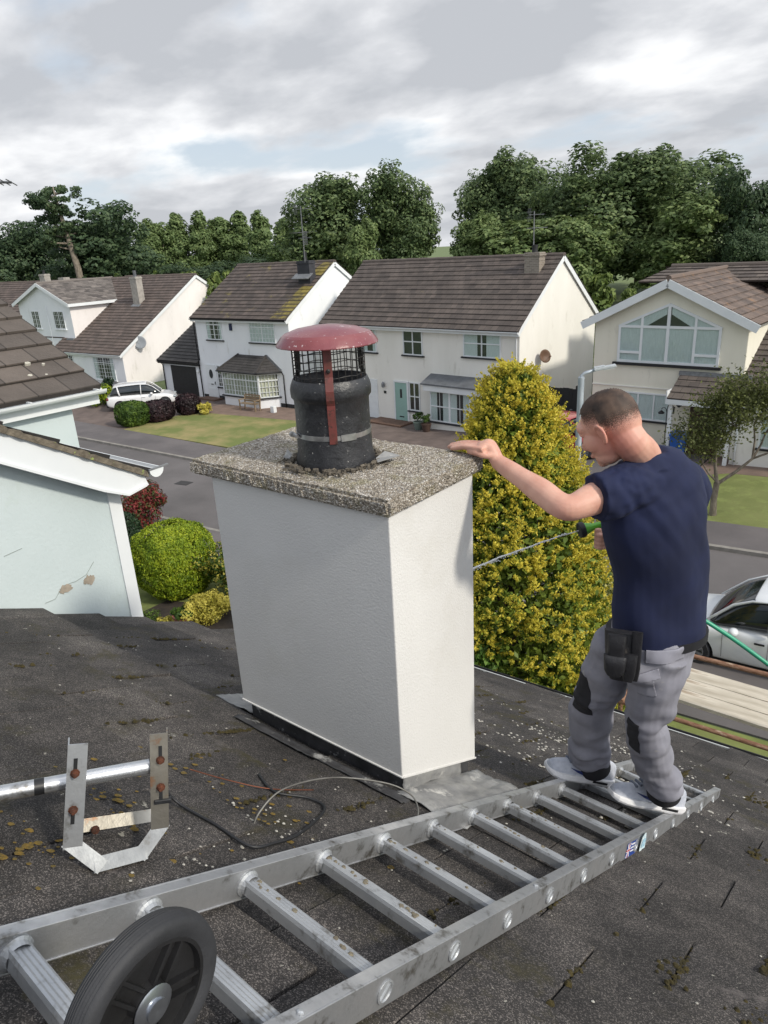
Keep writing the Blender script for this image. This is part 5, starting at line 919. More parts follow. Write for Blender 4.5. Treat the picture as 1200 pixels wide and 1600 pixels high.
# planting across the road
bush('hedge', 'square cut green hedge at the kerb end of the drive beside the purple one', 'hedge', -34.9, 21.6, 1.7, 1.35, Lg, 7000, .06, 15, ball=True)
bush('hedge', 'clipped dark purple hedge right of the green one', 'hedge', -34.6, 23.0, 1.75, 1.15, Lp, 7000, .06, 16, ball=True)
bush('purple_bush', 'rounded dark purple bush near the white front door', 'bush', -34.3, 24.9, 1.3, 1.2, Lp, 5000, .06, 17, ball=True)
bush('yellow_shrub', 'little yellow leaved shrub beside the purple bush', 'shrub', -33.35, 25.25, .85, .75, Ly, 1800, .06, 18)
bush('hedge', 'yellow green hedge behind the white hatchback', 'hedge', -42.0, 24.3, 1.8, 1.25, [Lb, Lg], 6000, .07, 19, d=3.4)
bush('low_shrub', 'low green shrub at the front of the gravel beside the drive', 'shrub', -43.6, 22.2, 1.6, .7, [Lg, Ly], 3000, .06, 20)
bush('shrub', 'small dark round shrub beneath the low bungalow window', 'shrub', -47.6, 28.0, .9, .7, Lk, 1500, .06, 21)
def potted(x, y, h, label, seed, col, r=.16):
    t = thing('potted_plant', label, 'potted plant', (x, y, zg(x) + .065)); m = MB(); m.lathe([(r * .7, 0), (r, .34), (r * 1.1, .35), (r * 1.1, .40), (r * .9, .40), (r * .85, .36)], seg=16, cap=False); m.lathe([(r * .9, .355), (0.001, .36)], seg=16, cap=False); m.build('pot', col, t, smooth=True, auto=40)
    rng = np.random.default_rng(seed); C, Nn = crown_pts([(0, 0, .4 + h * .5, .25, .25, h * .5)], 500, rng, 8, .4); link('foliage', leaf_mesh('foliage', C, Nn, .045, Lg, rng=rng, up=1), t)
terra = mat('terracotta', '8a5a48', '74493a', 8, .85)
potted(-20.0, 27.75, .45, 'potted plant in a grey green tub right of the pale green door', 1, mat('sage pot', '6d7a72'), .24); potted(-19.35, 27.5, .4, 'potted plant in a dark brown tub farther right of the door', 2, mat('brown pot', '4a3830'), .24)
potted(-13.05, 8.45, .12, 'low terracotta bowl by the variegated shrub near the roof verge', 3, terra, .22)
def small_tree():
    rng = np.random.default_rng(31); x, y = -4.62, 20.74; o = thing('small_tree', 'small forked street tree with thin foliage standing on the lawn at right', 'tree', (x, y, zg(x) + .05)); m = MB(); rr = random.Random(9); Cs = []; Ns = []
    def branch(p, d, L_, r, depth):
        q = p + d * L_; mid = (p + q) / 2 + Vector((rr.gauss(0, .04), rr.gauss(0, .04), 0)) * L_; m.tube([p, mid, q], [r, r * .8, r * .6], 6, cap=False)
        if depth <= 2:
            n = 46 if depth else 34
            for _ in range(2):
                c = p.lerp(q, rr.uniform(.3, 1.1)); u = rng.normal(size=(n, 3)) * np.array([.24, .24, .2]); Cs.append(np.array(c) + u); Ns.append(unit(rng.normal(size=(n, 3)) + np.array([0, 0, .5])))
        if depth == 0: return
        for k in range(rr.choice([2, 3, 3])):
            a = rr.uniform(0, 6.28); e = Vector((math.cos(a), math.sin(a), rr.uniform(-.1, .7))) ; nd = (d * .95 + e * .75).normalized(); branch(q, nd, L_ * rr.uniform(.62, .85), r * .6, depth - 1)
    m.tube([(0, 0, -.2), (.02, 0, .05), (0, 0, .5), (.03, 0, 1.0)], [.13, .10, .085, .08], 10, cap=False)
    branch(Vector((.03, 0, 1.0)), Vector((-.15, .1, 1)).normalized(), .95, .065, 4); branch(Vector((.02, 0, .95)), Vector((.75, .35, .75)).normalized(), 1.15, .06, 4); branch(Vector((.0, 0, 1.05)), Vector((-.5, -.4, .8)).normalized(), .7, .035, 3)
    m.build('trunk', M_barkpale, o, smooth=True); C = np.vstack(Cs); link('crown', leaf_mesh('crown', C, np.vstack(Ns), rng.uniform(.03, .06, len(C)), leafmat('thin olive leaves', '3a4226', '848a50', '5d6438', nscale=1), rng=rng), o)
small_tree()
# ------------------------------------------------------------------ roof ladder
def alumat(name, c1, c2, rough, c3=None, metal=.85, stretch=None):
    return mat(name, c1, c2, 7, rough, metal=metal, bump=.12, bscale=70, c3=c3 or '6f6c66', s3=14, t3=(.56, .70), rr=.12, detail=8, stretch=stretch)
ALU = alumat('aluminium', 'd0d1d3', 'a2a4a7', .48); ALU2 = alumat('bright aluminium', 'c2c5c8', 'a3a6aa', .5, metal=.7)
def ladder():
    P0 = Vector((-1.0467, .49, 7.568 - .5095 * .49 + .147)); t_ = Vector((.0309, 1, -.56)).normalized(); a_ = Vector((1, -.0309, 0)).normalized(); n_ = a_.cross(t_).normalized()
    o = thing('ladder', 'long aluminium roof ladder lying down the dark roof, the man standing on its far end', 'ladder', P0)
    o.rotation_euler = Matrix((a_, t_, n_)).transposed().to_euler(); WID = .4212; l0, l1 = -.95, 3.24
    def rail(x0, sgn):
        m = MB(); tk = .004; H = .070; Wf = .030; xi = x0 if sgn > 0 else x0 - Wf
        # C section: web on the outside, flanges inwards
        web = (x0, x0 + tk) if sgn > 0 else (x0 - tk, x0)
        m.box(web[0], web[1], l0, l1, -H, 0); m.box(xi + (tk if sgn > 0 else 0), xi + Wf - (0 if sgn > 0 else tk), l0, l1, -tk, -.0003); m.box(xi + (tk if sgn > 0 else 0), xi + Wf - (0 if sgn > 0 else tk), l0, l1, -H + .0003, -H + tk)
        wi = (x0 + Wf - .006, x0 + Wf - .002) if sgn > 0 else (x0 - Wf + .002, x0 - Wf + .006); m.box(wi[0], wi[1], l0, l1 - .001, -H + tk, -tk)
        r = m.build('rail', ALU, o, bevel=.0012)
        return r
    rail(0, 1); rn = rail(WID, -1)
    k = -5
    while True:
        l = .2618 + .2565 * k; k += 1
        if l > l1 - .03: break
        if l < l0 + .05: continue
        m = MB(); n = 9; hw = .019; top = -.020; prof = []
        for q in range(n): prof.append((-hw + 2 * hw * q / (n - 1), top + (.0014 if q % 2 else 0)))         # ribbed tread
        prof += [(hw + .001, top - .008), (hw - .004, top - .030), (-hw + .004, top - .030), (-hw - .001, top - .008)]
        m.rings([[Vector((x, l + a, b)) for a, b in prof] for x in (.030, WID - .030)])
        for x, s in ((.028, 1), (WID - .028, -1)): m.lathe([(.029, 0), (.029, .004), (.024, .007), (.021, .016)], (x, l, top - .014), axis=(s, 0, 0), seg=20, cap=False)
        for x, s in ((WID + .0002, 1), (-.0002, -1)):
            m.lathe([(.0215, 0), (.0225, .003), (.0185, .004), (.0170, .001), (.0, .001)], (x, l, top - .016), axis=(s, 0, 0), seg=24, cap=False); m.bar((x + s * .002, l - .010, top - .030), (x + s * .002, l + .010, top - .002), .004, .005, up=(1, 0, 0))
        m.build('rung', ALU2, o)
    # bolts on the near rail, a shoe and a cross brace below
    for l in (.03, .95): b = MB(); b.lathe([(.007, 0), (.007, .003), (.004, .005), (0, .005)], (WID - .014, l, 0), seg=8, cap=False); b.build('bolt', ALU2, o)
    b = MB(); b.box(.02, WID - .02, 1.92, 2.0, -.105, -.112); b.box(WID - .05, WID - .01, 1.90, 1.96, -.102, -.07); b.build('hook_plate', alumat('dull aluminium', '8f8f8d', '74746f', .5), o)
    b = MB(); b.box(WID - .045, WID - .008, 2.06, 2.11, -.115, -.070); b.build('foot_bracket', ALU, o, bevel=.003); b = MB(); b.box(WID - .05, WID - .004, 2.055, 2.115, -.123, -.112); b.build('rubber_foot', M_black, o, bevel=.003)
    b = MB(); b.box(WID - .045, WID - .008, 2.95, 3.0, -.095, -.070); b.build('foot_bracket', ALU, o, bevel=.003)
    # flag sticker and torn paper label on the near rail web
    x = WID + .0012
    def st(nm, l0_, l1_, z0_, z1_, c, dx=0): m = MB(); m.box(x, x + .0006 + dx, l0_, l1_, z0_, z1_); return m.build(nm, mat('sticker ' + c, c, c, 30, .45), o)
    L0 = 1.70; st('sticker', L0, L0 + .115, -.066, -.014, '23408c')
    st('sticker_band', L0, L0 + .042, -.045, -.035, 'e8e8ea', .0002); st('sticker_band', L0 + .016, L0 + .026, -.066, -.014, 'e8e8ea', .0003); st('sticker_band', L0, L0 + .042, -.0425, -.0375, 'b5333a', .0005); st('sticker_band', L0 + .0185, L0 + .0235, -.066, -.014, 'b5333a', .0006)
    m = MB()
    for s in (1, -1): m.bar((x + .0009, L0 + .002, -.040 - s * .024), (x + .0009, L0 + .040, -.040 + s * .024), .004, .0004, up=(1, 0, 0))
    m.build('sticker_cross', mat('sticker e8e8ea', 'e8e8ea'), o)
    m = MB()
    for q, (a, b_) in enumerate(((.047, .10), (.047, .108), (.047, .085))): m.box(x + .0004, x + .0010, L0 + a, L0 + b_, -.026 - q * .012, -.021 - q * .012)
    m.build('sticker_text', mat('sticker e8e8ea', 'e8e8ea'), o)
    m = MB(); rr = random.Random(2); pts = [(L0 + .135, -.010), (L0 + .16, .002), (L0 + .20, -.004), (L0 + .215, -.03), (L0 + .205, -.06), (L0 + .17, -.075), (L0 + .14, -.06)]; m.add([(x + .003 + .006 * rr.random(), a, b_) for a, b_ in pts], [tuple(range(7))]); m.build('paper_label', mat('paper label', 'd5dde0', 'a8c4cf', 60, .8), o, fix=False)
    m = MB(); m.box(x + .009, x + .0095, L0 + .15, L0 + .19, -.05, -.02); m.build('label_print', mat('label print', '6fa3bd', 'b9d0da', 120, .7), o)
    # mud on the rungs
    m = MB()
    for k in range(70):
        kk = rr.choice([0, 0, 1, 1, 2, 3, 4, 5]); l = .2618 + .2565 * kk + rr.gauss(0, .006); xx = rr.choice([.05, .05, .10, .16, .22, .3]) + rr.gauss(0, .02)
        if not .03 < xx < .4: continue
        s = rr.uniform(.002, .008); n = 6; m.rings([[Vector((xx + s * f * rr.uniform(.6, 1.2) * math.cos(6.283 * q / n), l + s * f * rr.uniform(.6, 1.2) * math.sin(6.283 * q / n), z)) for q in range(n)] for f, z in ((1.1, -.0195), (.7, -.0165))])
    m.build('dried_mud', mat('dried mud', '77705f', '5e574c', 60, .95), o)['kind'] = 'stuff'
    return o
LAD = ladder()
RUB = mat('tyre rubber', '26272a', '36373b', 9, .7, bump=.15, bscale=60, rr=.1); PLA = mat('black moulded plastic', '161617', '202022', 20, .5, bump=.1, bscale=90, c3='6a6a6c', s3=35, t3=(.70, .75))
def wheel(par, c, axis, r=.11, w=.034, side=1, detail=True, upv=(0, 0, 1)):
    ax = Vector(axis).normalized(); u = Vector(upv); u = (u - ax * u.dot(ax)).normalized(); v = ax.cross(u); c = Vector(c)
    h = w / 2; tp = [(.74, -.8), (.80, -.98), (.90, -1.0), (.955, -.86), (.975, -.62), (.968, -.58), (.985, -.42), (.978, -.38), (.995, -.18), (.987, -.14), (1.0, .0), (.987, .14), (.995, .18), (.978, .38), (.985, .42), (.968, .58), (.975, .62), (.955, .86), (.90, 1.0), (.80, .98), (.74, .8), (.74, -.8)]
    wh = MB().lathe([(q * r, z * h) for q, z in tp], c, ax, 72, cap=False).build('tyre', RUB, par, smooth=True, auto=50)
    m = MB(); m.lathe([(.745 * r, -h * .75), (.745 * r, h * .82), (.70 * r, h * .82), (.685 * r, h * .25), (.26 * r, h * .15), (.24 * r, h * .75), (.12 * r, h * .85), (0, h * .85)], c, ax, 56, cap=False)
    for k in range(5):
        a = 2 * math.pi * k / 5 + .5; d = u * math.cos(a) + v * math.sin(a); s = ax.cross(d)
        for off in (-.055, .055): m.bar(c + ax * h * .42 + d * r * .2 + s * r * off * 1.7, c + ax * h * .42 + d * r * .70 + s * r * off * 1.7, .0035, h * .55, up=ax)
    m.build('hub', PLA, par, smooth=True, auto=35)
    b = MB(); b.lathe([(.021, h * .85), (.021, h * .9), (.019, h * .98), (.011, h * 1.12), (.011, h * 1.35), (.006, h * 1.38), (0, h * 1.3)], c, ax, 20, cap=False); b.build('axle_bolt', mat('zinc', 'b7bcc4', '9a9fa8', 20, .28, metal=.95), par, smooth=True, auto=30)
def ladder_wheel():
    inv = LAD.rotation_euler.to_matrix().transposed(); L_ = lambda p: inv @ (Vector(p) - LAD.location)
    c = Vector(Vector((-0.4903, 0.2077, 7.9485))); ax = Vector((1, .06, .0)).normalized()
    wheel(LAD, L_(c), inv @ ax, .082, .029, upv=inv @ Vector((0, 0, 1)))
    m = MB(); e = c - ax * .03; m.tube([L_(c - ax * .018), L_(c - ax * .05)], .012, 12); m.bar(L_(c - ax * .045), L_(Vector((c.x - .05, -.30, 7.62))), .03, .004, up=inv @ ax); m.build('wheel_bracket', ALU, LAD)
ladder_wheel()

# ------------------------------------------------------------------ ridge hook with its axle tube, standing on the tiles
def hook():
    pts = {k: Vector(v) for k, v in dict(LT=Vector((-1.3441, 0.5394, 7.6316)), LB=Vector((-1.3419, 0.4755, 7.4032)), BL=Vector((-1.2792, 0.5052, 7.3438)), BR=Vector((-1.2596, 0.6115, 7.3023)), RB=Vector((-1.2590, 0.6825, 7.3421)), RT=Vector((-1.2826, 0.7378, 7.5617)), IL=Vector((-1.4174, 0.5357, 7.3504)), IR=Vector((-1.3654, 0.7201, 7.2727)), T0=Vector((-1.4632, 0.4058, 7.5372)), T1=Vector((-1.3021, 0.7281, 7.4745))).items()}
    t = thing('ladder_hook', 'aluminium ridge hook bracket with rusty bolts and an axle tube, left of the chimney', 'ladder hook', pts['BL']); o = pts['BL']
    cam_ = Vector((0, 0, 8.6)); rust = mat('rust', '5f3420', '3a241a', 40, .9, bump=.5, bscale=150); stain = alumat('rust stained aluminium', 'b9b5ac', '8f8a80', .42, c3='a0693a')
    def angle(nm, a, b, w=.036, mt=ALU2, inn=None):
        a = pts[a] - o if isinstance(a, str) else a; b = pts[b] - o if isinstance(b, str) else b; d = (b - a).normalized(); a = a - d * .004; b = b + d * .004; view = ((cam_ - o) - (a + b) / 2).normalized(); s = d.cross(view).normalized(); f = s.cross(d).normalized()
        if inn is not None and s.dot(inn - (a + b) / 2) < 0: s = -s
        if f.dot(view) < 0: f = -f
        m = MB(); q = [(0, 0), (w, 0), (w, .003), (.003, .003), (.003, -w * .0 + .003), (0, .003)]
        m.prism([a, a + s * w, a + s * w + f * .003, a + f * .003], b - a); m.prism([a, a + s * .003, a + s * .003 - f * w * .8, a - f * w * .8], b - a); return m.build(nm, mt, t), s, f, d
    cen = (pts['LT'] + pts['RB']) / 2 - o
    ar1 = angle('arm', 'LT', 'LB', .040, inn=cen); ar2 = angle('arm', 'RT', 'RB', .040, mt=stain, inn=cen + Vector((-.2, .0, 0)))
    angle('frame_bar', 'LB', 'BL', .032, mt=alumat('worn aluminium', '9a9da0', '7d8084', .6), inn=cen); angle('frame_bar', 'BL', 'BR', .032, mt=alumat('worn aluminium', '9a9da0', '7d8084', .6), inn=cen); angle('frame_bar', 'BR', 'RB', .032, mt=alumat('worn aluminium', '9a9da0', '7d8084', .6), inn=cen); angle('frame_bar', 'IL', 'IR', .030, mt=stain, inn=Vector((0, 0, 10)))
    m = MB(); a, b = pts['T0'] - o, pts['T1'] - o; m.tube([a, b], .0175, 20); m.build('axle_tube', alumat('tube aluminium', 'd2d4d7', 'bfc1c4', .3), t, smooth=True, auto=50)
    for f in (.235, .33, .90): m = MB(); p = a.lerp(b, f); q = a.lerp(b, f + .055); m.tube([p, q], .0182, 20); f > .3 and f < .4 or m.build('tape', mat('black tape', '17181a', '26272a', 20, .4), t, smooth=True, auto=50)
    def bolt(p, d, r=.0085):
        m = MB(); m.lathe([(r * 1.2, 0), (r * 1.2, .002), (r * .85, .002), (r * .85, .009), (r * .5, .010), (r * .45, .016), (0, .016)], p, axis=d, seg=8, cap=False); m.build('bolt', rust, t)
    for (_, s, f, d), (A, B), fr in ((ar1, ('LT', 'LB'), (.26, .62)), (ar2, ('RT', 'RB'), (.26, .55))):
        for q in fr:
            p = (pts[A] - o).lerp(pts[B] - o, q) + s * .017 + f * .004; bolt(p, f)
            m = MB(); m.box(-.004, .004, -.016, .016, 0, .0008); m.v = [tuple(Matrix((s, d, f)).transposed() @ Vector(v) + p - f * .0006 - d * .018 * (1 if q < .5 else -1)) for v in m.v]; m.build('slot', M_black, t)
    _s = (pts['IR'] - pts['IL']).normalized(); bolt((pts['IL'] - o).lerp(pts['IR'] - o, .26) + Vector((.01, -.01, .015)), Vector((.6, -.6, .5)))
    m = MB(); p = (pts['RT'] - o).lerp(pts['RB'] - o, .70); s, f, d = ar2[1:]; m.bar(p - s * .006 + f * .002, p + s * .032 + f * .002, .016, .010, up=d); m.build('tape', MATS['black tape'], t, bevel=.002)
    ax = (b - a).normalized(); wheel(t, a - ax * .012, -ax, .10, .036)
hook()
def cable(name, label, pts, r, mt, cat='cable'):
    P = [Vector(p) for p in pts]; Q = []
    for i in range(len(P) - 1):          # Catmull-Rom
        p0, p1, p2, p3 = P[max(i - 1, 0)], P[i], P[i + 1], P[min(i + 2, len(P) - 1)]
        for k in range(8): u = k / 8; Q.append(.5 * ((2 * p1) + (p2 - p0) * u + (2 * p0 - 5 * p1 + 4 * p2 - p3) * u * u + (3 * p1 - p0 - 3 * p2 + p3) * u ** 3))
    Q.append(P[-1]); o = Q[0].copy(); c = MB().tube([q - o for q in Q], r, 8).build(name, mt, smooth=True); c.location = o; return tag(c, label, cat)
def on(y, x, h=.012): return Vector((x, y, rz(y) + h))
cable('cable', 'loose black cable curving over the tiles between hook and chimney', [on(.800, -1.49, .10), on(.838, -1.474, .02), on(.857, -1.334), on(.862, -1.207), on(.93, -1.19), on(1.03, -1.2), on(1.208, -1.28), on(1.22, -1.36), on(1.15, -1.437), on(1.193, -1.561)], .0042, mat('black cable', '1c1d1f', '26272a', 10, .5))
cable('wire', 'stiff grey wire standing up in a wide arc in front of the chimney base', [Vector(Vector((-1.1820, 0.8443, 7.1282))), Vector(Vector((-1.2198, 0.8652, 7.1284))), Vector(Vector((-1.2871, 0.9265, 7.0886))), Vector(Vector((-1.3027, 0.9782, 7.1297))), Vector(Vector((-1.2954, 1.0742, 7.1480))), Vector(Vector((-1.2575, 1.2335, 7.0911))), Vector(Vector((-1.1696, 1.3690, 7.0169))), Vector(Vector((-1.1082, 1.4187, 6.9684))), Vector(Vector((-1.0651, 1.4022, 6.9475))), Vector(Vector((-1.0349, 1.3495, 6.9474))), Vector(Vector((-1.0219, 1.2828, 6.9593)))], .0026, mat('grey wire', '7d7c78', '5b5955', 10, .5, metal=.4, c3='6b3a2c', s3=8))
cable('copper_wire', 'thin rusty brown wire lying from the hook towards the chimney', [on(.94, -1.55, .08), on(1.05, -1.53, .03), on(1.15, -1.46), on(1.28, -1.40)], .0018, mat('copper wire', '84503a', '5c3626', 10, .5, metal=.4))
cable('rusty_wire', 'rusty end of wire hooked over the upper ladder rail', [Vector(Vector((-1.0348, 1.3495, 6.9499))), Vector(Vector((-1.0145, 1.2888, 6.9586))), Vector(Vector((-0.9991, 1.2112, 6.9600))), Vector(Vector((-0.9999, 1.1204, 6.9981))), Vector(Vector((-1.0214, 1.0644, 7.0111)))], .0022, mat('rusty wire', '6b3a30', '4a2820', 30, .8))
# ------------------------------------------------------------------ the man
from mathutils import noise
UU = Vector((math.cos(R(39)), math.sin(R(39)), 0)); FF = Vector((-math.sin(R(39)), math.cos(R(39)), 0)); ZZ = Vector((0, 0, 1))     # picture right, away, up
def ell(m, c, r, M=None, seg=20, rings=12):
    rg = []
    for i in range(rings + 1):
        a = math.pi * i / rings; a = min(max(a, .02), math.pi - .02)
        rg.append([(Vector(c) + Vector((r[0] * math.sin(a) * math.cos(6.2832 * k / seg), r[1] * math.sin(a) * math.sin(6.2832 * k / seg), -r[2] * math.cos(a)))) for k in range(seg)])
    if M: rg = [[M @ p for p in q] for q in rg]
    m.rings(rg)
def limb(m, pts, rs, seg=20, flat=None):
    """tapered tube; rs radii, or (a, b) pairs with flat = direction of a"""
    pts = [Vector(p) for p in pts]; n = len(pts); P = []; Rr = []; rs = [tuple(r) if hasattr(r, '__len__') else (r, r) for r in rs]
    for i in range(n - 1):
        for k in range(6):
            u = k / 6; p0, p1, p2, p3 = pts[max(i - 1, 0)], pts[i], pts[i + 1], pts[min(i + 2, n - 1)]
            P.append(.5 * ((2 * p1) + (p2 - p0) * u + (2 * p0 - 5 * p1 + 4 * p2 - p3) * u * u + (3 * p1 - p0 - 3 * p2 + p3) * u ** 3)); a, b = rs[i], rs[i + 1]
            e = u * u * (3 - 2 * u); Rr.append(tuple(x + (y - x) * e for x, y in zip(a, b)) if hasattr(a, '__len__') else (a + (b - a) * e,) * 2)
    P.append(pts[-1]); Rr.append(rs[-1] if hasattr(rs[-1], '__len__') else (rs[-1],) * 2); rings = []; a_ = None
    for i, p in enumerate(P):
        t = (P[min(i + 1, len(P) - 1)] - P[max(i - 1, 0)]).normalized(); ref = Vector(flat) if flat is not None else (a_ or t.orthogonal()); a_ = (ref - t * ref.dot(t)).normalized(); b_ = t.cross(a_)
        rings.append([p + a_ * math.cos(6.2832 * k / seg) * Rr[i][0] + b_ * math.sin(6.2832 * k / seg) * Rr[i][1] for k in range(seg)])
    m.rings(rings)
def skin(m, name, mt, parent, voxel, smooth=8, disp=None, fac=.5, org=None):
    """melt overlapping closed shapes into one surface"""
    o = m.build('tmp', mt, fix=True); md = o.modifiers.new('r', 'REMESH'); md.mode = 'VOXEL'; md.voxel_size = voxel; md.adaptivity = 0; sm = o.modifiers.new('s', 'SMOOTH'); sm.factor = fac; sm.iterations = smooth
    dg = bpy.context.evaluated_depsgraph_get(); me = bpy.data.meshes.new_from_object(o.evaluated_get(dg)); bpy.data.objects.remove(o); me.name = name
    if disp:
        n = len(me.vertices); co = np.empty(n * 3, 'f'); me.vertices.foreach_get('co', co); co = co.reshape(-1, 3); nn = np.empty(n * 3, 'f'); me.vertices.foreach_get('normal', nn); nn = nn.reshape(-1, 3)
        d = np.array([disp(Vector(p), Vector(q)) for p, q in zip(co, nn)], 'f').reshape(-1, 1); co += nn * d; me.vertices.foreach_set('co', co.ravel()); me.update()
    if org is not None: me.transform(Matrix.Translation(-Vector(org)))
    me.polygons.foreach_set('use_smooth', [True] * len(me.polygons)); me.materials.clear(); me.materials.append(mt); q = bpy.data.objects.new(name, me); COL.objects.link(q); q.parent = parent; return q
S_ = (UU * math.cos(R(24)) + FF * math.sin(R(24))).normalized(); D_ = ZZ.cross(S_)          # his left-to-right shoulder line; D_ forward
ORG = Vector((-.74, 2.24, rz(2.24) + .12))
def skinmat():
    m = bpy.data.materials.new('skin'); m.use_nodes = True; t = m.node_tree; L = t.links.new; b = t.nodes['Principled BSDF']; tc = N(t, 'ShaderNodeTexCoord'); o = tc.outputs['Object']
    n = N(t, 'ShaderNodeTexNoise', Scale=14, Detail=6); L(o, n.inputs[0]); r = ramp(t, [(.35, lin('d3a592')), (.65, lin('c4917f'))]); L(n.outputs[0], r.inputs[0]); col = r.outputs[0]
    def spot(col, c, rad, cc, amt):
        d = N(t, 'ShaderNodeVectorMath', _operation='DISTANCE'); L(o, d.inputs[0]); d.inputs[1].default_value = tuple(c); rr_ = ramp(t, [(0.25, amt), (1.0, 0)]); mu = N(t, 'ShaderNodeMath', _operation='DIVIDE'); L(d.outputs['Value'], mu.inputs[0]); mu.inputs[1].default_value = rad; L(mu.outputs[0], rr_.inputs[0]); x = N(t, 'ShaderNodeMix', _data_type='RGBA'); L(rr_.outputs[0], x.inputs[0]); L(col, x.inputs[6]); x.inputs[7].default_value = (*lin(cc), 1); return x.outputs[2]
    col = spot(col, Vector(Vector((-0.8626, 1.9394, 7.8009))) - ORG, .05, 'c47a72', .5); col = spot(col, Vector(Vector((-0.7640, 2.1093, 7.9926))) - ORG, .09, 'bb7566', .8); col = spot(col, Vector(Vector((-0.7974, 2.0436, 8.0405))) - ORG, .035, 'c47468', .8)
    L(col, b.inputs['Base Color']); b.inputs['Roughness'].default_value = .5; b.inputs['Subsurface Weight'].default_value = .12; b.inputs['Subsurface Radius'].default_value = (.012, .005, .003); b.inputs['Subsurface Scale'].default_value = .5
    nb = N(t, 'ShaderNodeTexNoise', Scale=160, Detail=4); L(o, nb.inputs[0]); bp = N(t, 'ShaderNodeBump', Strength=.25, Distance=.002); L(nb.outputs[0], bp.inputs['Height']); L(bp.outputs[0], b.inputs['Normal']); return m
def clothmat(name, c1, c2, scale=5, rough=.9, bump=.15, c3=None, t3=(.62, .72), s3=9):
    m = mat(name, c1, c2, scale, rough, bump=bump, bscale=300, c3=c3, s3=s3, t3=t3, bdist=.002); return m
HC = Vector(Vector((-0.8107, 2.1615, 8.0244))); yaw = R(42); pit_ = R(-30)
hf = (-UU * math.cos(yaw) + FF * math.sin(yaw)); hr_ = hf.cross(ZZ)                                  # head forward and right
hf2 = (hf * math.cos(pit_) + ZZ * math.sin(pit_)); hu2 = (ZZ * math.cos(pit_) - hf * math.sin(pit_)); HM = Matrix.Translation(HC) @ Matrix((hr_, hf2, hu2)).transposed().to_4x4()
def man():
    t = thing('person', 'man in navy t-shirt and grey work trousers on the ladder, one hand on the chimney', 'person', ORG); SK = skinmat()
    b = MB()
    # head
    ell(b, (0, -.012, .030), (.075, .094, .082), HM); ell(b, (0, -.035, .005), (.069, .068, .075), HM); ell(b, (0, .030, -.020), (.060, .062, .080), HM); ell(b, (0, .040, -.074), (.044, .046, .036), HM); ell(b, (0, .068, -.092), (.022, .020, .018), HM)
    ell(b, (0, .070, .034), (.056, .026, .026), HM); limb(b, [HM @ Vector(p) for p in ((0, .086, .016), (0, .097, -.008), (0, .108, -.027), (0, .092, -.036))], [.008, .009, .011, .009]); ell(b, (0, .088, -.062), (.022, .012, .010), HM)
    for s in (-1, 1):
        E = HM @ Matrix.Translation((s * .074, -.004, -.008)) @ Matrix.Rotation(s * .35, 4, 'Z') @ Matrix.Rotation(-.15, 4, 'X')
        limb(b, [E @ Vector(p) for p in ((0, .012, -.026), (s * .006, -.004, -.028), (s * .010, -.020, -.010), (s * .012, -.022, .012), (s * .010, -.010, .028), (s * .005, .008, .026), (0, .014, .010))], [.0055, .006, .0055, .0055, .0055, .005, .004], seg=8); ell(b, (s * .002, -.004, 0), (.006, .016, .026), E, 10, 8)
        ell(b, (s * .030, .080, .016), (.014, .010, .010), HM, 10, 8); ell(b, (s * .040, .050, -.022), (.024, .034, .034), HM)
    # neck, chest core, legs core
    NB = Vector(Vector((-0.7293, 2.2403, 7.9223))); limb(b, [HM @ Vector((0, -.030, -.02)), HM @ Vector((0, -.045, -.075)), NB, NB - ZZ * .05 + UU * .01], [.056, .053, .059, .08])
    limb(b, [Vector(Vector((-0.7214, 2.2595, 7.8683))), Vector(Vector((-0.6926, 2.2829, 7.7204))), Vector(Vector((-0.6672, 2.3034, 7.4814))), Vector(Vector((-0.6605, 2.3088, 7.2658))), Vector(Vector((-0.6627, 2.2942, 7.1536)))], [(.13, .08), (.15, .10), (.14, .10), (.14, .10), (.10, .09)], flat=S_)
    hl, kl, al = Vector(Vector((-0.6265, 2.2720, 7.2172))), Vector(Vector((-0.6466, 2.2815, 6.9130))), Vector(Vector((-0.6075, 2.4290, 6.4877))); hr, kr, ar = Vector(Vector((-0.7720, 2.3344, 7.1638))), Vector(Vector((-0.8764, 2.3528, 6.8859))), Vector(Vector((-0.9078, 2.4560, 6.4700)))
    limb(b, [hl, kl, al], [.07, .05, .04]); limb(b, [hr, kr, ar], [.07, .05, .04])
    # left arm: on the slab
    sh, el_, wr = Vector(Vector((-0.7247, 2.1411, 7.8368))), Vector(Vector((-0.8537, 1.9466, 7.8129))), Vector(Vector((-1.1680, 2.0781, 7.8842)))
    limb(b, [sh, sh.lerp(el_, .5) + ZZ * .006, el_.lerp(sh, .10) + (el_ - sh.lerp(wr, .5)).normalized() * .006, el_.lerp(wr, .10) + (el_ - sh.lerp(wr, .5)).normalized() * .006, el_.lerp(wr, .32), el_.lerp(wr, .68), wr], [.058, .052, .042, .041, .042, .033, .027])
    kn = (Vector((-1.2280, 2.0380, 7.9300)) + Vector((-1.2500, 2.1100, 7.9300))) / 2; mid_ = Vector(Vector((-1.2081, 2.0906, 7.9332))); limb(b, [wr, wr.lerp(mid_, .55) + ZZ * .004, mid_, kn.lerp(mid_, .35), kn], [(.028, .024), (.029, .025), (.034, .022), (.040, .017), (.041, .013)], flat=(Vector((-1.2500, 2.1100, 7.9300)) - Vector((-1.2280, 2.0380, 7.9300))))
    def finger(p0, p1, p2, p3, r): limb(b, [p0, p1, p2, p3], [r, r * .97, r * .9, r * .76], seg=12); ell(b, p3, (r * .78,) * 3, None, 10, 8)
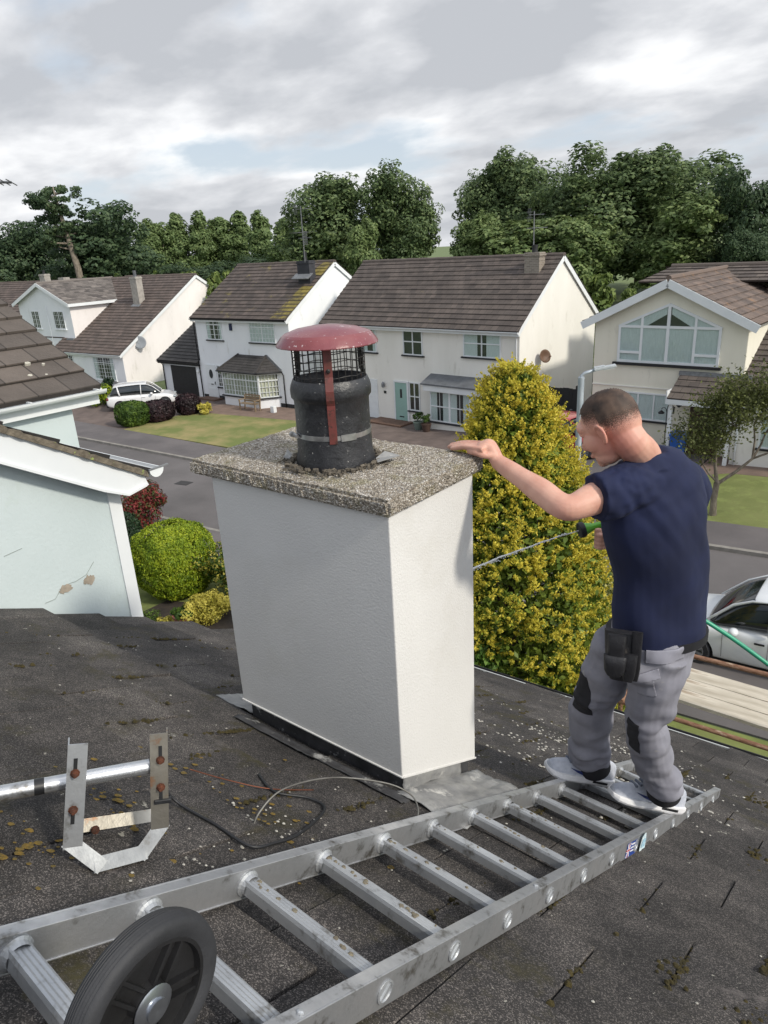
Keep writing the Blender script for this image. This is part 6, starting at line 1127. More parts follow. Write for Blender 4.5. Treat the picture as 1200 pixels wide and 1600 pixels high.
    for i, (tp, k) in enumerate(((Vector((-1.3500, 2.0720, 7.9080)), Vector((-1.2310, 2.0480, 7.9260))), (Vector((-1.3720, 2.0900, 7.9080)), Vector((-1.2400, 2.0670, 7.9280))), (Vector((-1.3800, 2.1150, 7.9080)), Vector((-1.2470, 2.0920, 7.9280))), (Vector((-1.3770, 2.1450, 7.9070)), Vector((-1.2580, 2.1230, 7.9260))))):
        finger(k - (tp - k) * .25, k.lerp(tp, .40) + ZZ * (.007 - .001 * i), k.lerp(tp, .72) + ZZ * .004, tp, (.0100, .0105, .0100, .0088)[i])
    finger(wr.lerp(mid_, .5) - FF * .022, Vector(Vector((-1.1998, 2.0459, 7.9089))), Vector((-1.2300, 2.0420, 7.9150)), Vector((-1.2660, 2.0530, 7.9120)), .0115)
    # right arm: forward to the spray gun
    s2, e2, w2 = Vector(Vector((-0.6555, 2.5059, 7.7270))), Vector(Vector((-0.8115, 2.6370, 7.4138))), Vector(Vector((-0.9326, 2.5260, 7.4720))); limb(b, [s2, s2.lerp(e2, .5), e2], [.06, .054, .042]); limb(b, [e2, e2.lerp(w2, .35), w2], [.042, .042, .028])
    h2 = Vector(Vector((-0.9476, 2.4882, 7.5041))); limb(b, [w2, w2.lerp(h2, .5), h2], [(.028, .024), (.036, .022), (.036, .016)], flat=ZZ)
    g0 = Vector(Vector((-0.9464, 2.4762, 7.5246))); gd = Vector((0, 0, -1)) * .9 + UU * .15
    for i in range(4):
        base = h2 + ZZ * (.020 - .017 * i) - FF * .004; q = [base, base - UU * .020 - FF * .016, base - UU * .012 - FF * .036, base + UU * .012 - FF * .036]; limb(b, q, [.0095, .009, .0085, .007], seg=10)
    limb(b, [w2 + ZZ * .01, h2 + ZZ * .030 - UU * .004 - FF * .02, h2 + ZZ * .034 - UU * .028 - FF * .022], [.012, .011, .009], seg=10)
    body = skin(b, 'body', SK, t, .0036, smooth=5, org=ORG)
    # short hair: a thin cap with ragged lower edge, cropped closer at the sides
    hm = bpy.data.materials.new('cropped hair'); hm.use_nodes = True; tt = hm.node_tree; L = tt.links.new; bb = tt.nodes['Principled BSDF']; out = tt.nodes['Material Output']; at = tt.nodes.new('ShaderNodeAttribute'); at.attribute_name = 'fade'
    tc = N(tt, 'ShaderNodeTexCoord'); n1 = N(tt, 'ShaderNodeTexNoise', Scale=380, Detail=3); L(tc.outputs['Object'], n1.inputs[0]); n2 = N(tt, 'ShaderNodeTexNoise', Scale=26, Detail=5); L(tc.outputs['Object'], n2.inputs[0]); r = ramp(tt, [(.35, lin('2b211c')), (.7, lin('5a473b'))]); L(n2.outputs[0], r.inputs[0]); L(r.outputs[0], bb.inputs['Base Color']); bb.inputs['Roughness'].default_value = .7
    ad = N(tt, 'ShaderNodeMath', _operation='ADD'); sb = N(tt, 'ShaderNodeMath', _operation='SUBTRACT'); L(n1.outputs[0], sb.inputs[0]); sb.inputs[1].default_value = .5; L(sb.outputs[0], ad.inputs[0]); L(at.outputs['Fac'], ad.inputs[1]); rf = ramp(tt, [(.25, 0), (.62, 1)]); L(ad.outputs[0], rf.inputs[0]); tr = N(tt, 'ShaderNodeBsdfTransparent'); mx = N(tt, 'ShaderNodeMixShader'); L(rf.outputs[0], mx.inputs[0]); L(tr.outputs[0], mx.inputs[1]); L(bb.outputs[0], mx.inputs[2]); L(mx.outputs[0], out.inputs[0])
    me = body.data; n = len(me.vertices); co = np.empty(n * 3, 'f'); me.vertices.foreach_get('co', co); co = co.reshape(-1, 3); nn = np.empty(n * 3, 'f'); me.vertices.foreach_get('normal', nn); nn = nn.reshape(-1, 3)
    iM = np.array(HM.inverted()); wc = co + np.array(ORG); lc = wc @ iM[:3, :3].T + iM[:3, 3]; ln = nn @ iM[:3, :3].T
    x, y, z = lc.T; near_ear = np.abs(x) > .079; line = np.where(y > .045, .040 + (y - .045) * .6, np.where(y > -.01, .0 + (y + .01) * .2, -.035)); d = z - line; ok = (d > -.02) & (np.abs(x) < .082) & (y > -.12) & (y < .10) & (np.linalg.norm(lc, axis=1) < .15) & ~((y > .078) & (z < .052)) & ~near_ear
    thick = .0015 + .0055 * np.clip((z - .045) / .05, 0, 1) * (1 + .35 * np.sin(wc[:, 0] * 900) * np.sin(wc[:, 2] * 700)); fade = np.clip((z - line) / .115 * .95 + .02, 0, 1) ** .9; fade = np.where(z > .075, np.clip(fade + .35, 0, 1), fade)
    idx = -np.ones(n, int); keep = np.where(ok)[0]; idx[keep] = np.arange(len(keep)); fs = [tuple(idx[list(p.vertices)]) for p in me.polygons if all(ok[v] for v in p.vertices)]
    hmn = bpy.data.meshes.new('hair'); hmn.from_pydata([tuple(v) for v in (co[keep] + nn[keep] * thick[keep][:, None])], [], fs); a = hmn.attributes.new('fade', 'FLOAT', 'POINT'); a.data.foreach_set('value', fade[keep].astype('f')); hmn.polygons.foreach_set('use_smooth', [True] * len(hmn.polygons)); hmn.materials.append(hm); link('hair', hmn, t)
    # ---- t-shirt
    navy = clothmat('navy cotton', '0e1633', '141e42', 4); m = MB()
    c = [Vector(p) for p in (Vector((-0.6446, 2.3089, 7.2630)), Vector((-0.6526, 2.3024, 7.3864)), Vector((-0.6606, 2.2959, 7.5105)), Vector((-0.6718, 2.2869, 7.6306)), Vector((-0.6845, 2.2766, 7.7240)), Vector((-0.6973, 2.2662, 7.7972)), Vector((-0.7091, 2.2502, 7.8574)), Vector((-0.7231, 2.2325, 7.9037)))]
    limb(m, c, [(.178, .135), (.172, .130), (.172, .130), (.180, .132), (.186, .130), (.180, .118), (.140, .095), (.090, .075)], flat=S_, seg=32)
    nk = NB - ZZ * .005; limb(m, [Vector(Vector((-0.7182, 2.2365, 7.8752))), nk], [.095, .070])
    # shoulders and sleeves
    limb(m, [Vector(Vector((-0.6951, 2.2680, 7.8148))), Vector(Vector((-0.7270, 2.1456, 7.8458))), Vector(Vector((-0.7654, 2.0695, 7.8366))), Vector(Vector((-0.7936, 2.0274, 7.8341)))], [.085, .080, .076, .074]); limb(m, [Vector(Vector((-0.7028, 2.2874, 7.8301))), s2 + ZZ * .012, s2.lerp(e2, .45)], [.09, .085, .07])
    def dr(p, nrm):
        w = noise.noise(Vector((p.dot(S_) * 5 + p.z * 4.5, p.dot(D_) * 3, p.z * 2.2))) * .012 + noise.noise(Vector((p.dot(S_) * 13 - p.z * 9, p.dot(D_) * 6, p.z * 4 + 5))) * .005
        w += .016 * noise.noise(Vector((p.dot(S_) * 11 + p.z * 5.5, p.dot(D_) * 3 + 7, p.z * 2.0))) * min(1, max(0, (7.95 - p.z) / .2)); hem = max(0, 1 - (p.z - c[0].z) / .14); w += hem * .009 * noise.noise(Vector((p.x * 9, p.y * 9, p.z * 14)))
        q = p - Vector(Vector((-0.7507, 2.0943, 7.8740))); rad = q.length; w += .010 * noise.noise(Vector((q.normalized().x * 3.2 + 2, q.normalized().y * 3.2, q.normalized().z * 3.2 + rad * 2))) * math.exp(-((rad - .16) / .12) ** 2) + .006 * noise.noise(Vector((p.dot(S_) * 22 + p.z * 16, p.dot(D_) * 5, p.z * 5))) * math.exp(-((p.z - 7.72) / .14) ** 2)
        return w
    skin(m, 't_shirt', navy, t, .0055, smooth=6, disp=dr, org=ORG)
    # ---- trousers
    grey = clothmat('grey work cloth', '8b8b95', '75757f', 6, c3='9c9a98'); m = MB()
    limb(m, [Vector(Vector((-0.6516, 2.3032, 7.2895))), Vector(Vector((-0.6578, 2.2982, 7.2196))), Vector(Vector((-0.6679, 2.2772, 7.1475))), Vector(Vector((-0.6773, 2.2695, 7.0943)))], [(.168, .125), (.175, .128), (.160, .122), (.09, .09)], flat=S_, seg=28)
    limb(m, [hl + UU * .01, Vector(Vector((-0.6368, 2.2701, 7.0736))), kl + UU * .005, Vector(Vector((-0.6388, 2.3458, 6.7192))), Vector(Vector((-0.6257, 2.3950, 6.5989))), Vector(Vector((-0.6081, 2.4414, 6.5073)))], [(.102, .106), (.094, .100), (.084, .088), (.078, .082), (.070, .076), (.064, .072)], flat=UU)
    limb(m, [hr, Vector(Vector((-0.8278, 2.3407, 7.0288))), kr, Vector(Vector((-0.9068, 2.3925, 6.6877))), Vector(Vector((-0.9111, 2.4340, 6.5442))), Vector(Vector((-0.9057, 2.4578, 6.4698)))], [(.100, .105), (.095, .10), (.082, .086), (.080, .082), (.074, .078), (.066, .074)], flat=UU)
    def dt(p, nrm):
        v = p.x * .777 + p.y * .629; w = noise.noise(Vector((v * 7 + p.z * 5, p.y * 4, p.z * 9 - v * 4))) * .013 + noise.noise(Vector((v * 14 - p.z * 9 + 4, p.y * 9, p.z * 17 + v * 8))) * .006 + noise.noise(Vector((p.x * 4, p.y * 4, p.z * 5))) * .007
        k = math.exp(-((p.z - kl.z) / .07) ** 2) + 1.5 * math.exp(-((p.z - al.z - .06) / .06) ** 2); return w * (1.35 + .8 * k) + .010 * k * noise.noise(Vector((v * 6, p.y * 4, p.z * 34)))
    TR = skin(m, 'trousers', grey, t, .0055, smooth=5, disp=dt, org=ORG)
    blk = clothmat('black reinforcement', '1a1a1e', '26262b', 8)
    # hem bands, knee panels and pockets sit just proud of the cloth
    def patch(nm, cen, nrm, w, h, mt, thick=.010, up=ZZ, bend=.06, sub=10, rot=0):
        cen = Vector(cen); nrm = Vector(nrm).normalized(); s = Vector(up).cross(nrm).normalized(); u = nrm.cross(s); cr, sr = math.cos(rot), math.sin(rot); s, u = s * cr + u * sr, u * cr - s * sr; q = MB()
        for k in range(2):
            for j in range(sub + 1):
                for i in range(sub + 1): a = (i / sub - .5); b_ = (j / sub - .5); p = cen + s * a * w + u * b_ * h - nrm * (bend * a * a * w / .1) + nrm * (thick * (1 if k else -1.2)) + nrm * noise.noise(cen + Vector((a * 3, b_ * 4, 1))) * .006; q.v.append(tuple(p - ORG))
        n_ = (sub + 1) ** 2
        for k in range(2):
            for j in range(sub):
                for i in range(sub): a = k * n_ + j * (sub + 1) + i; q.f.append((a, a + 1, a + sub + 2, a + sub + 1)); q.m.append(0)
        ring = [i for i in range(sub + 1)] + [j * (sub + 1) + sub for j in range(1, sub + 1)] + [sub * (sub + 1) + i for i in range(sub - 1, -1, -1)] + [j * (sub + 1) for j in range(sub - 1, 0, -1)]
        for i in range(len(ring)): a, b_ = ring[i], ring[(i + 1) % len(ring)]; q.f.append((a, b_, b_ + n_, a + n_)); q.m.append(0)
        return q.build(nm, mt, t, smooth=True, auto=50)
    def band(nm, p0, p1, r, mt):
        q = MB(); p0, p1 = Vector(p0) - ORG, Vector(p1) - ORG; limb(q, [p0, p0.lerp(p1, .5), p1], [r, r, r], seg=40, flat=UU); return q.build(nm, mt, t, smooth=True, auto=50)
    band('hem_band', Vector((-0.6125, 2.4314, 6.5381)), Vector((-0.6047, 2.4505, 6.4633)), (.066, .074), blk); band('hem_band', Vector((-0.9105, 2.4435, 6.5112)), Vector((-0.9033, 2.4623, 6.4439)), (.070, .078), blk)
    def panel(nm, cen, up_, sd, w, h, mt, off=.003, thick=.003, rot=0):
        me = TR.data; n = len(me.vertices); co = np.empty(n * 3, 'f'); me.vertices.foreach_get('co', co); co = co.reshape(-1, 3); nn = np.empty(n * 3, 'f'); me.vertices.foreach_get('normal', nn); nn = nn.reshape(-1, 3)
        u = np.array(up_.normalized()); s_ = np.array((sd - up_.normalized() * sd.dot(up_.normalized())).normalized()); f_ = np.cross(s_, u); cr, sr = math.cos(rot), math.sin(rot); d = co - np.array(Vector(cen) - ORG); a = d @ s_; c = d @ u; a, c = a * cr + c * sr, c * cr - a * sr
        side = (Vector((0, 0, 8.6)) - Vector(cen)); sgn = 1 if Vector(f_).dot(side) > 0 else -1; ok = (np.abs(a) < w / 2 + .02) & (np.abs(c) < h / 2 + .02) & (np.abs(d @ f_) < .12) & ((nn @ f_) * sgn > .02)
        idx = -np.ones(n, int); keep = np.where(ok)[0]; idx[keep] = np.arange(len(keep)); fs = [tuple(idx[list(p.vertices)]) for p in me.polygons if all(ok[v] for v in p.vertices)]
        m2 = bpy.data.meshes.new(nm); m2.from_pydata([tuple(v) for v in co[keep] + nn[keep] * off], [], fs); bm = bmesh.new(); bm.from_mesh(m2); A = Vector(s_ * cr + u * sr); B = Vector(u * cr - s_ * sr); c0 = Vector(cen) - ORG
        for ax_, e_ in ((A, w / 2), (-A, w / 2), (B, h / 2), (-B, h / 2)): bmesh.ops.bisect_plane(bm, geom=bm.verts[:] + bm.edges[:] + bm.faces[:], plane_co=c0 + ax_ * e_, plane_no=ax_, clear_outer=True)
        bm.to_mesh(m2); bm.free(); m2.polygons.foreach_set('use_smooth', [True] * len(m2.polygons)); m2.materials.append(mt); o = link(nm, m2, t); md = o.modifiers.new('t', 'SOLIDIFY'); md.thickness = thick; md.offset = -1; return o
    panel('knee_panel', Vector((-0.9167, 2.2687, 6.9283)), ZZ - UU * .12, UU * .35 - FF * .9, .10, .18, blk); panel('knee_panel', Vector((-0.6811, 2.2021, 6.8632)), ZZ, UU * .4 - FF * .85, .055, .15, blk, rot=-.12)
    lg = clothmat('grey pocket cloth', '9494a0', '80808a', 6)
    panel('back_pocket', Vector((-0.5955, 2.2071, 7.2535)), ZZ, UU, .135, .050, lg, .006, .006, rot=.04); panel('thigh_pocket', Vector((-0.6175, 2.1249, 7.1709)), ZZ, UU, .105, .038, lg, .006, .006, rot=.28); panel('pocket_bag', Vector((-0.6178, 2.1247, 7.1195)), ZZ, UU, .085, .085, grey, .004, .004, rot=.25)
    panel('logo_patch', Vector((-0.7240, 2.1416, 7.1085)), ZZ, UU - FF * .4, .022, .040, mat('brown badge', '8a5a40', '5a4034', 60, .8), .004, rot=-.5)
    band('belt', Vector((-0.6513, 2.3035, 7.2843)), Vector((-0.6509, 2.3038, 7.2505)), (.176, .133), mat('leather', '15151a', '232328', 20, .6)); bb_ = t.children[-1]
    # leather tool pouch on the left hip
    lea = mat('black leather', '151517', '222226', 9, .5, bump=.3, bscale=60, c3='4a4642', s3=25, t3=(.64, .7)); q = MB(); pz = Vector(Vector((-0.6944, 2.0884, 7.3065))); n_ = (-UU * .45 - FF).normalized(); s_ = ZZ.cross(n_).normalized()
    def pou(c0, w, h, d, tp=.75, rot=0.):
        rings = []
        for j in range(9):
            v = j / 8; ww = w * (1 + (tp - 1) * v) * (1 if v < .8 else 1 - (v - .8) * 1.3); dd = d * math.sin(math.pi * min(.5, v * .9 + .12)); c_ = Vector(c0) - ORG - ZZ * h * v + s_ * rot * v
            rings.append([c_ + s_ * ww / 2 * math.copysign(abs(math.cos(a)) ** .5, math.cos(a)) + n_ * (dd * .5 * math.copysign(abs(math.sin(a)) ** .6, math.sin(a)) + .01) for a in [6.2832 * k / 20 for k in range(20)]])
        return rings
    q.rings(pou(Vector((-0.7025, 2.1011, 7.3565)), .115, .175, .06, .75)); po = q.build('tool_pouch', lea, t, smooth=True, auto=60)
    for nm, c0, w, h, d, tp in (('pouch_pocket', Vector((-0.7048, 2.0607, 7.3610)), .060, .10, .035, .9), ('pouch_pocket', Vector((-0.7025, 2.0496, 7.2892)), .075, .07, .04, .85), ('pouch_strap', Vector((-0.6494, 2.0927, 7.3748)), .034, .185, .018, 1.0), ('pouch_pocket', Vector((-0.6629, 2.0753, 7.2942)), .05, .10, .03, .8)):
        q = MB(); q.rings(pou(c0, w, h, d, tp)); q.build(nm, lea, po, smooth=True, auto=60)
    q = MB(); q.rings(pou(Vector((-0.5520, 2.4096, 7.2507)), .05, .07, .05, .8)); q.build('side_pouch', lea, po, smooth=True, auto=60)
    # ---- trainers
    wht = mat('trainer fabric', 'bcc0ca', 'a2a7b4', 30, .75, bump=.3, bscale=260); sol = mat('trainer sole', 'e0e0e2', 'cfcfd2', 20, .6, c3='a39c92', s3=14, t3=(.6, .75)); nav = mat('navy mark', '1c2c66', '1c2c66', 5, .5)
    def shoe(heel, toe, upn, side):
        heel = Vector(heel) - ORG; toe = Vector(toe) - ORG; f = (toe - heel).normalized(); u = (Vector(upn) - f * Vector(upn).dot(f)).normalized(); s = f.cross(u); L_ = (toe - heel).length
        prof = [(0, .024, .010, .055), (.06, .032, .0, .075), (.18, .037, -.002, .088), (.32, .038, 0, .092), (.45, .039, 0, .084), (.58, .043, .0, .070), (.72, .047, .001, .054), (.85, .046, .004, .044), (.94, .038, .008, .036), (1.0, .018, .014, .026)]
        up_ = MB(); so = MB(); rg = []; rs_ = []
        for a, w, b0, h in prof:
            c_ = heel + f * a * L_; bs = .028
            rg.append([c_ + s * w * .96 * math.copysign(abs(math.cos(q)) ** .8, math.cos(q)) * (1 if math.sin(q) < .2 else 1 - .35 * math.sin(q)) + u * (bs + b0 * .3 + max(0, math.sin(q)) * h + min(0, math.sin(q)) * .006) for q in [6.2832 * k / 20 for k in range(20)]])
            rs_.append([c_ + s * (w + .006) * x_ + u * z_ for x_, z_ in ((-.94, b0), (.94, b0), (1.06, b0 + .012), (.98, .034), (-.98, .034), (-1.06, b0 + .012))])
        up_.rings(rg); so.rings(rs_); so_ = so.build('sole', sol, None, bevel=.004); uo = up_.build('shoe', wht, t, smooth=True, auto=60); md = uo.modifiers.new('s', 'SUBSURF'); md.levels = 1; md.render_levels = 1; so_.parent = uo
        w_ = MB(); w_.box(.14 * L_, .36 * L_, .001, .003, .016, .026); w_.v = [tuple(heel + f * p[0] + s * side * (.0445 + p[1]) + u * p[2]) for p in w_.v]; w_.build('air_window', M_black, uo)
        tick = [(.505, .062), (.47, .054), (.48, .044), (.54, .041), (.62, .047), (.73, .060), (.62, .055), (.55, .053)]; k_ = MB()
        def off(a, z_): w_h = [(x1_, y1_, h1_) for x1_, y1_, _, h1_ in prof]; i_ = max(j for j in range(len(w_h) - 1) if w_h[j][0] <= a); q_ = (a - w_h[i_][0]) / (w_h[i_ + 1][0] - w_h[i_][0]); w_ = w_h[i_][1] + (w_h[i_ + 1][1] - w_h[i_][1]) * q_; h_ = w_h[i_][2] + (w_h[i_ + 1][2] - w_h[i_][2]) * q_; sn = min(.95, (z_ - .028) / h_); return side * (w_ * .96 * math.cos(math.asin(sn)) ** .8 * (1 - .35 * sn) + .0015)
        k_.prism([heel + f * a * L_ + s * off(a, z_) + u * z_ for a, z_ in tick], s * side * .003); k_.build('side_mark', nav, uo)
        lc = MB()
        for i in range(5): a = .52 + .052 * i; z_ = .028 + .088 - .0095 * i; lc.bar(heel + f * a * L_ - s * .020 + u * z_, heel + f * (a + .02) * L_ + s * .020 + u * z_, .010, .010, up=u)
        lc.build('laces', mat('grey laces', '6f7684', '5f6675', 30, .8), uo, bevel=.001)
        tg = MB(); ell(tg, heel + f * .42 * L_ + u * .108, (.022, .022, .022), None, 12, 8); tg.build('tongue', wht, uo, smooth=True)
    nr = Vector((0, PS, 1)).normalized(); rt = lambda y: 7.568 - .5095 * .49 + .147 - .56 * (y - .49) + .003
    h1, t1 = Vector(Vector((-0.5567, 2.5473, 6.3079))), Vector(Vector((-0.7855, 2.3235, 6.4355))); h2_, t2_ = Vector(Vector((-0.8534, 2.5258, 6.3362))), Vector(Vector((-1.0575, 2.2963, 6.4491)))
    for a in (h1, t1): a.z = rt(a.y) + .002
    h2_.z = rt(h2_.y) + .004; t2_.z = rt(t2_.y) + .006
    shoe(h1, t1, nr * .35 + ZZ * .65, 1 if (t1 - h1).cross(nr).dot(-FF) > 0 else -1); shoe(h2_, t2_, ZZ, 1 if (t2_ - h2_).cross(ZZ).dot(-FF) > 0 else -1)
    # cuffs of dark sock inside the shoes are hidden by the hems
    return t
MAN = man()

# ------------------------------------------------------------------ spray gun, hose and jet
def spray():
    tip, back = Vector(Vector((-1.0063, 2.4277, 7.5373))), Vector(Vector((-0.9477, 2.4881, 7.5522))); d = (tip - back).normalized(); t = thing('spray_gun', 'bright green garden spray gun with black nozzle ring held in the right hand', 'spray gun', back)
    gr = mat('green plastic', '5fae2e', '57a52a', 5, .35, spec=.5); L_ = (tip - back).length; g = Vector((0, 0, 0))
    MB().lathe([(.0, -.002), (.013, 0), (.014, L_ * .35), (.017, L_ * .45), (.024, L_ * .7), (.026, L_ * .78), (0, L_ * .78)], g, d, 24, cap=False).build('body', gr, t, smooth=True, auto=40)
    MB().lathe([(0, L_ * .77), (.029, L_ * .77), (.031, L_ * .85), (.030, L_), (.026, L_ * 1.02), (.024, L_ * .98), (0, L_ * .98)], g, d, 24, cap=False).build('nozzle_ring', M_black, t, smooth=True, auto=40)
    m = MB(); dn = (-ZZ + UU * .25).normalized(); m.tube([g - d * .004, g - d * .022 + dn * .03, g - d * .03 + dn * .075, g - d * .034 + dn * .12], [.013, .014, .014, .012], 12); m.build('grip', M_black, t, smooth=True, auto=50)
    m = MB(); m.tube([g + d * .012 + dn * .012, g + d * .012 + dn * .04, g + d * .002 + dn * .07], .004, 8); m.build('trigger', gr, t, smooth=True)
    # jet
    jm = bpy.data.materials.new('water'); jm.use_nodes = True; tt = jm.node_tree; bb = tt.nodes['Principled BSDF']; bb.inputs['Base Color'].default_value = (.9, .92, .93, 1); bb.inputs['Roughness'].default_value = .12; bb.inputs['Transmission Weight'].default_value = .2; bb.inputs['IOR'].default_value = 1.33; bb.inputs['Alpha'].default_value = .8
    a = tip + d * .002; e = Vector(Vector((-1.2278, 2.0232, 7.4902))); e2 = Vector(Vector((-1.3129, 1.9736, 7.4398))); P = []; rr_ = random.Random(5); n = 90
    for k in range(n + 1): f = k / n; p = a.lerp(e2, f); p += ZZ * (.030 * 4 * f * (1 - f) * .35) + Vector((noise.noise(Vector((f * 9, 0, 0))), noise.noise(Vector((f * 9, 5, 0))), noise.noise(Vector((f * 9, 9, 0))))) * .006 * (.2 + f); P.append(p)
    o = MB().tube([p - a for p in P], [.0020 + .0012 * noise.noise(Vector((k * .6, 3, 1))) + .0020 * k / n for k in range(n + 1)], 8).build('water_jet', jm, smooth=True); o.location = a; tag(o, 'thin white jet of water from the green spray gun to behind the chimney', 'water jet')
    dr = MB()
    for k in range(160): f = rr_.uniform(.1, 1); p = a.lerp(e2, f) + ZZ * (.01 * (1 - f)) + Vector((rr_.gauss(0, 1), rr_.gauss(0, 1), rr_.gauss(0, 1))) * .005 * f; s = rr_.uniform(.0008, .002); ell(dr, p - a, (s * 2.2, s, s), None, 6, 4)
    o = dr.build('water_drops', jm, smooth=True); o.location = a; tag(o, 'fine water drops flying beside the jet', 'water drops', kind='stuff')
    hs = mat('green hose', '2f9a78', '2a8c6c', 5, .35)
    cable('hose', 'green garden hose running from behind the man towards the right edge', [back - d * .034 + dn * .12, back + UU * .10 - ZZ * .16, Vector(Vector((-0.6652, 2.6139, 7.2295))), Vector(Vector((-0.5804, 2.6440, 7.1785))), Vector(Vector((-0.4684, 2.6703, 7.1131))), Vector(Vector((-0.3391, 2.6850, 7.0360))), Vector(Vector((-0.1352, 2.7214, 6.9019))), Vector(Vector((0.1686, 2.8387, 6.5654)))], .0085, hs, 'hose')
spray()
# ------------------------------------------------------------------ cars
def car(label, loc, rz_, L_=4.1, Wd=1.76, H=1.5, paint='d9dadc', style='hatch', wheels=.31, nose=.62, tilt=0, plate=None):
    t = thing('car', label, 'car', loc, rz_); t.rotation_euler[1] = tilt; pm = mat('car paint ' + paint, paint, paint, 3, .28, coat=.8, spec=.5); dk = mat('car trim', '17181a', '1f2022', 8, .6)
    gl = mat('car glass', '14191c', '1e2529', 2, .06, spec=.8); tyr = RUB; hw = Wd / 2
    X0, X1 = -L_ / 2, L_ / 2; wb = L_ * .31; fx, rx = wb * 1.02, -wb; belt = H * .60
    st = [(X0, .42, belt * .80, hw * .80), (X0 + .06, .30, belt * .93, hw * .90), (X0 + .35, .22, belt, hw * .97), (rx - .35, .20, belt * 1.01, hw), (rx + .35, .20, belt, hw), (0, .19, belt * .985, hw), (fx - .75, .19, belt * .965, hw), (fx - .38, .20, belt * .95, hw), (fx + .2, .20, belt * .88, hw * .985), (fx + .45, .22, belt * .80, hw * .95), (X1 - .14, .26, belt * .70, hw * .84), (X1, .34, belt * .56, hw * .66)]
    def ring(x, z0, z1, w, c=.09):
        h = z1 - z0; P = [(0, z0), (w * .85, z0), (w * .97, z0 + .08), (w, z0 + h * .45), (w * .985, z0 + h * .75), (w * .94, z1 - .03), (w * .80, z1), (0, z1 + .015)]
        return [Vector((x, y, z)) for y, z in P] + [Vector((x, -y, z)) for y, z in P[-2:0:-1]]
    m = MB(); m.rings([ring(*s) for s in st]); b = m.build('body', pm, t, smooth=True); md = b.modifiers.new('s', 'SUBSURF'); md.levels = 2; md.render_levels = 2
    # cut the wheel arches
    cu = MB()
    for x in (fx, rx): cu.lathe([(wheels + .055, -hw - .3), (wheels + .055, hw + .3)], (x, 0, wheels), (0, 1, 0), 28)
    c = cu.build('cut', dk); bo = b.modifiers.new('b', 'BOOLEAN'); bo.object = c; bo.operation = 'DIFFERENCE'; bo.solver = 'EXACT'; dg = bpy.context.evaluated_depsgraph_get(); c.parent = t
    dg.update(); me = bpy.data.meshes.new_from_object(b.evaluated_get(dg)); b.modifiers.clear(); b.data = me; bpy.data.objects.remove(c); me.polygons.foreach_set('use_smooth', [True] * len(me.polygons)); me.set_sharp_from_angle(angle=R(35))
    ar = MB(); ar.box(rx - wheels - .03, fx + wheels + .03, -hw + .16, hw - .16, .17, belt * .80); ar.build('underbody', dk, t)
    # greenhouse
    rf = H - .02; g = [(X0 + (.20 if style == 'hatch' else .30), belt * .97, belt + .0, hw * .80, hw * .78), (X0 + .46, belt * .97, rf - .12, hw * .90, hw * .66), (X0 + .85, belt * .97, rf - .03, hw * .93, hw * .70), (-.1, belt * .95, rf, hw * .94, hw * .72), (fx - .95 + .02, belt * .93, rf - .05, hw * .94, hw * .70), (fx - .62, belt * .92, rf - .20, hw * .93, hw * .68), (fx - .12, belt * .88, belt * .93, hw * .88, hw * .76)]
    def gr(x, zb, zt, wb_, wt): P = [(0, zb), (wb_, zb), (wb_ * .5 + wt * .5 + .02, zb + (zt - zb) * .55), (wt, zt - .03), (wt * .82, zt), (0, zt + .012)]; return [Vector((x, y, z)) for y, z in P] + [Vector((x, -y, z)) for y, z in P[-2:0:-1]]
    m = MB(); m.rings([gr(*q) for q in g]); q = m.build('windows', gl, t, smooth=True); md = q.modifiers.new('s', 'SUBSURF'); md.levels = 2; md.render_levels = 2
    # roof skin and pillars in body colour
    m = MB(); rows = []
    for x, zb, zt, wb_, wt in [g[1], g[2], g[3], g[4]]:
        xx = x + (.02 if (x, zb) == g[1][:2] else 0); rows.append([Vector((xx, y, z)) for y, z in ((-wt * 1.0, zt - .05), (-wt * .86, zt + .006), (0, zt + .026), (wt * .86, zt + .006), (wt * 1.0, zt - .05))])
    m.rings(rows, cap=False, closed=False); q = m.build('roof', pm, t, smooth=True, fix=False); md = q.modifiers.new('t', 'SOLIDIFY'); md.thickness = .02; md = q.modifiers.new('s', 'SUBSURF'); md.levels = 2; md.render_levels = 2
    for s in (1, -1):
        pl = MB()
        def side(x, f):      # point on the side glass at height fraction f
            import bisect
            i = max(0, min(len(g) - 2, sum(1 for k in g if k[0] <= x) - 1)); a, b_ = g[i], g[i + 1]; u = (x - a[0]) / (b_[0] - a[0]); zb, zt, wb_, wt = [a[k] + (b_[k] - a[k]) * u for k in (1, 2, 3, 4)]; return Vector((x, s * (wb_ + (wt - wb_) * f + .012 * (1 - f) + .010), zb + (zt - zb) * f))
        top = [side(x, .97 if x > X0 + .45 else .9) for x in (X0 + .46, X0 + .85, -.4, -.1, fx - .93, fx - .62, fx - .35, fx - .14)]
        pl.tube(top, [.028, .018, .015, .015, .022, .026, .026, .02], 6); pl.tube([side(-.02, .05), side(-.0, .5), side(.02, .95)], .028, 6); pl.tube([side(rx + .05, .05), side(rx - .02, .5), side(rx - .05, .95)], [.05, .05, .04], 6); pl.build('pillar', pm, t, smooth=True)
        dm = MB()
        for x in (fx - .52, -.02, rx + .32): dm.tube([Vector((x, s * (hw + .003), .34)), Vector((x, s * (hw + .004), belt * .6)), Vector((x, s * (hw * .99 + .002), belt * .86))], .004, 4)
        dm.build('door_seam', dk, t)
        h = MB(); [h.box(x, x + .17, min(s * hw, s * (hw + .03)), max(s * hw, s * (hw + .03)), belt * .80, belt * .80 + .035) for x in (.03,)]; h.build('door_handle', dk if style == 'van' else pm, t, bevel=.01)
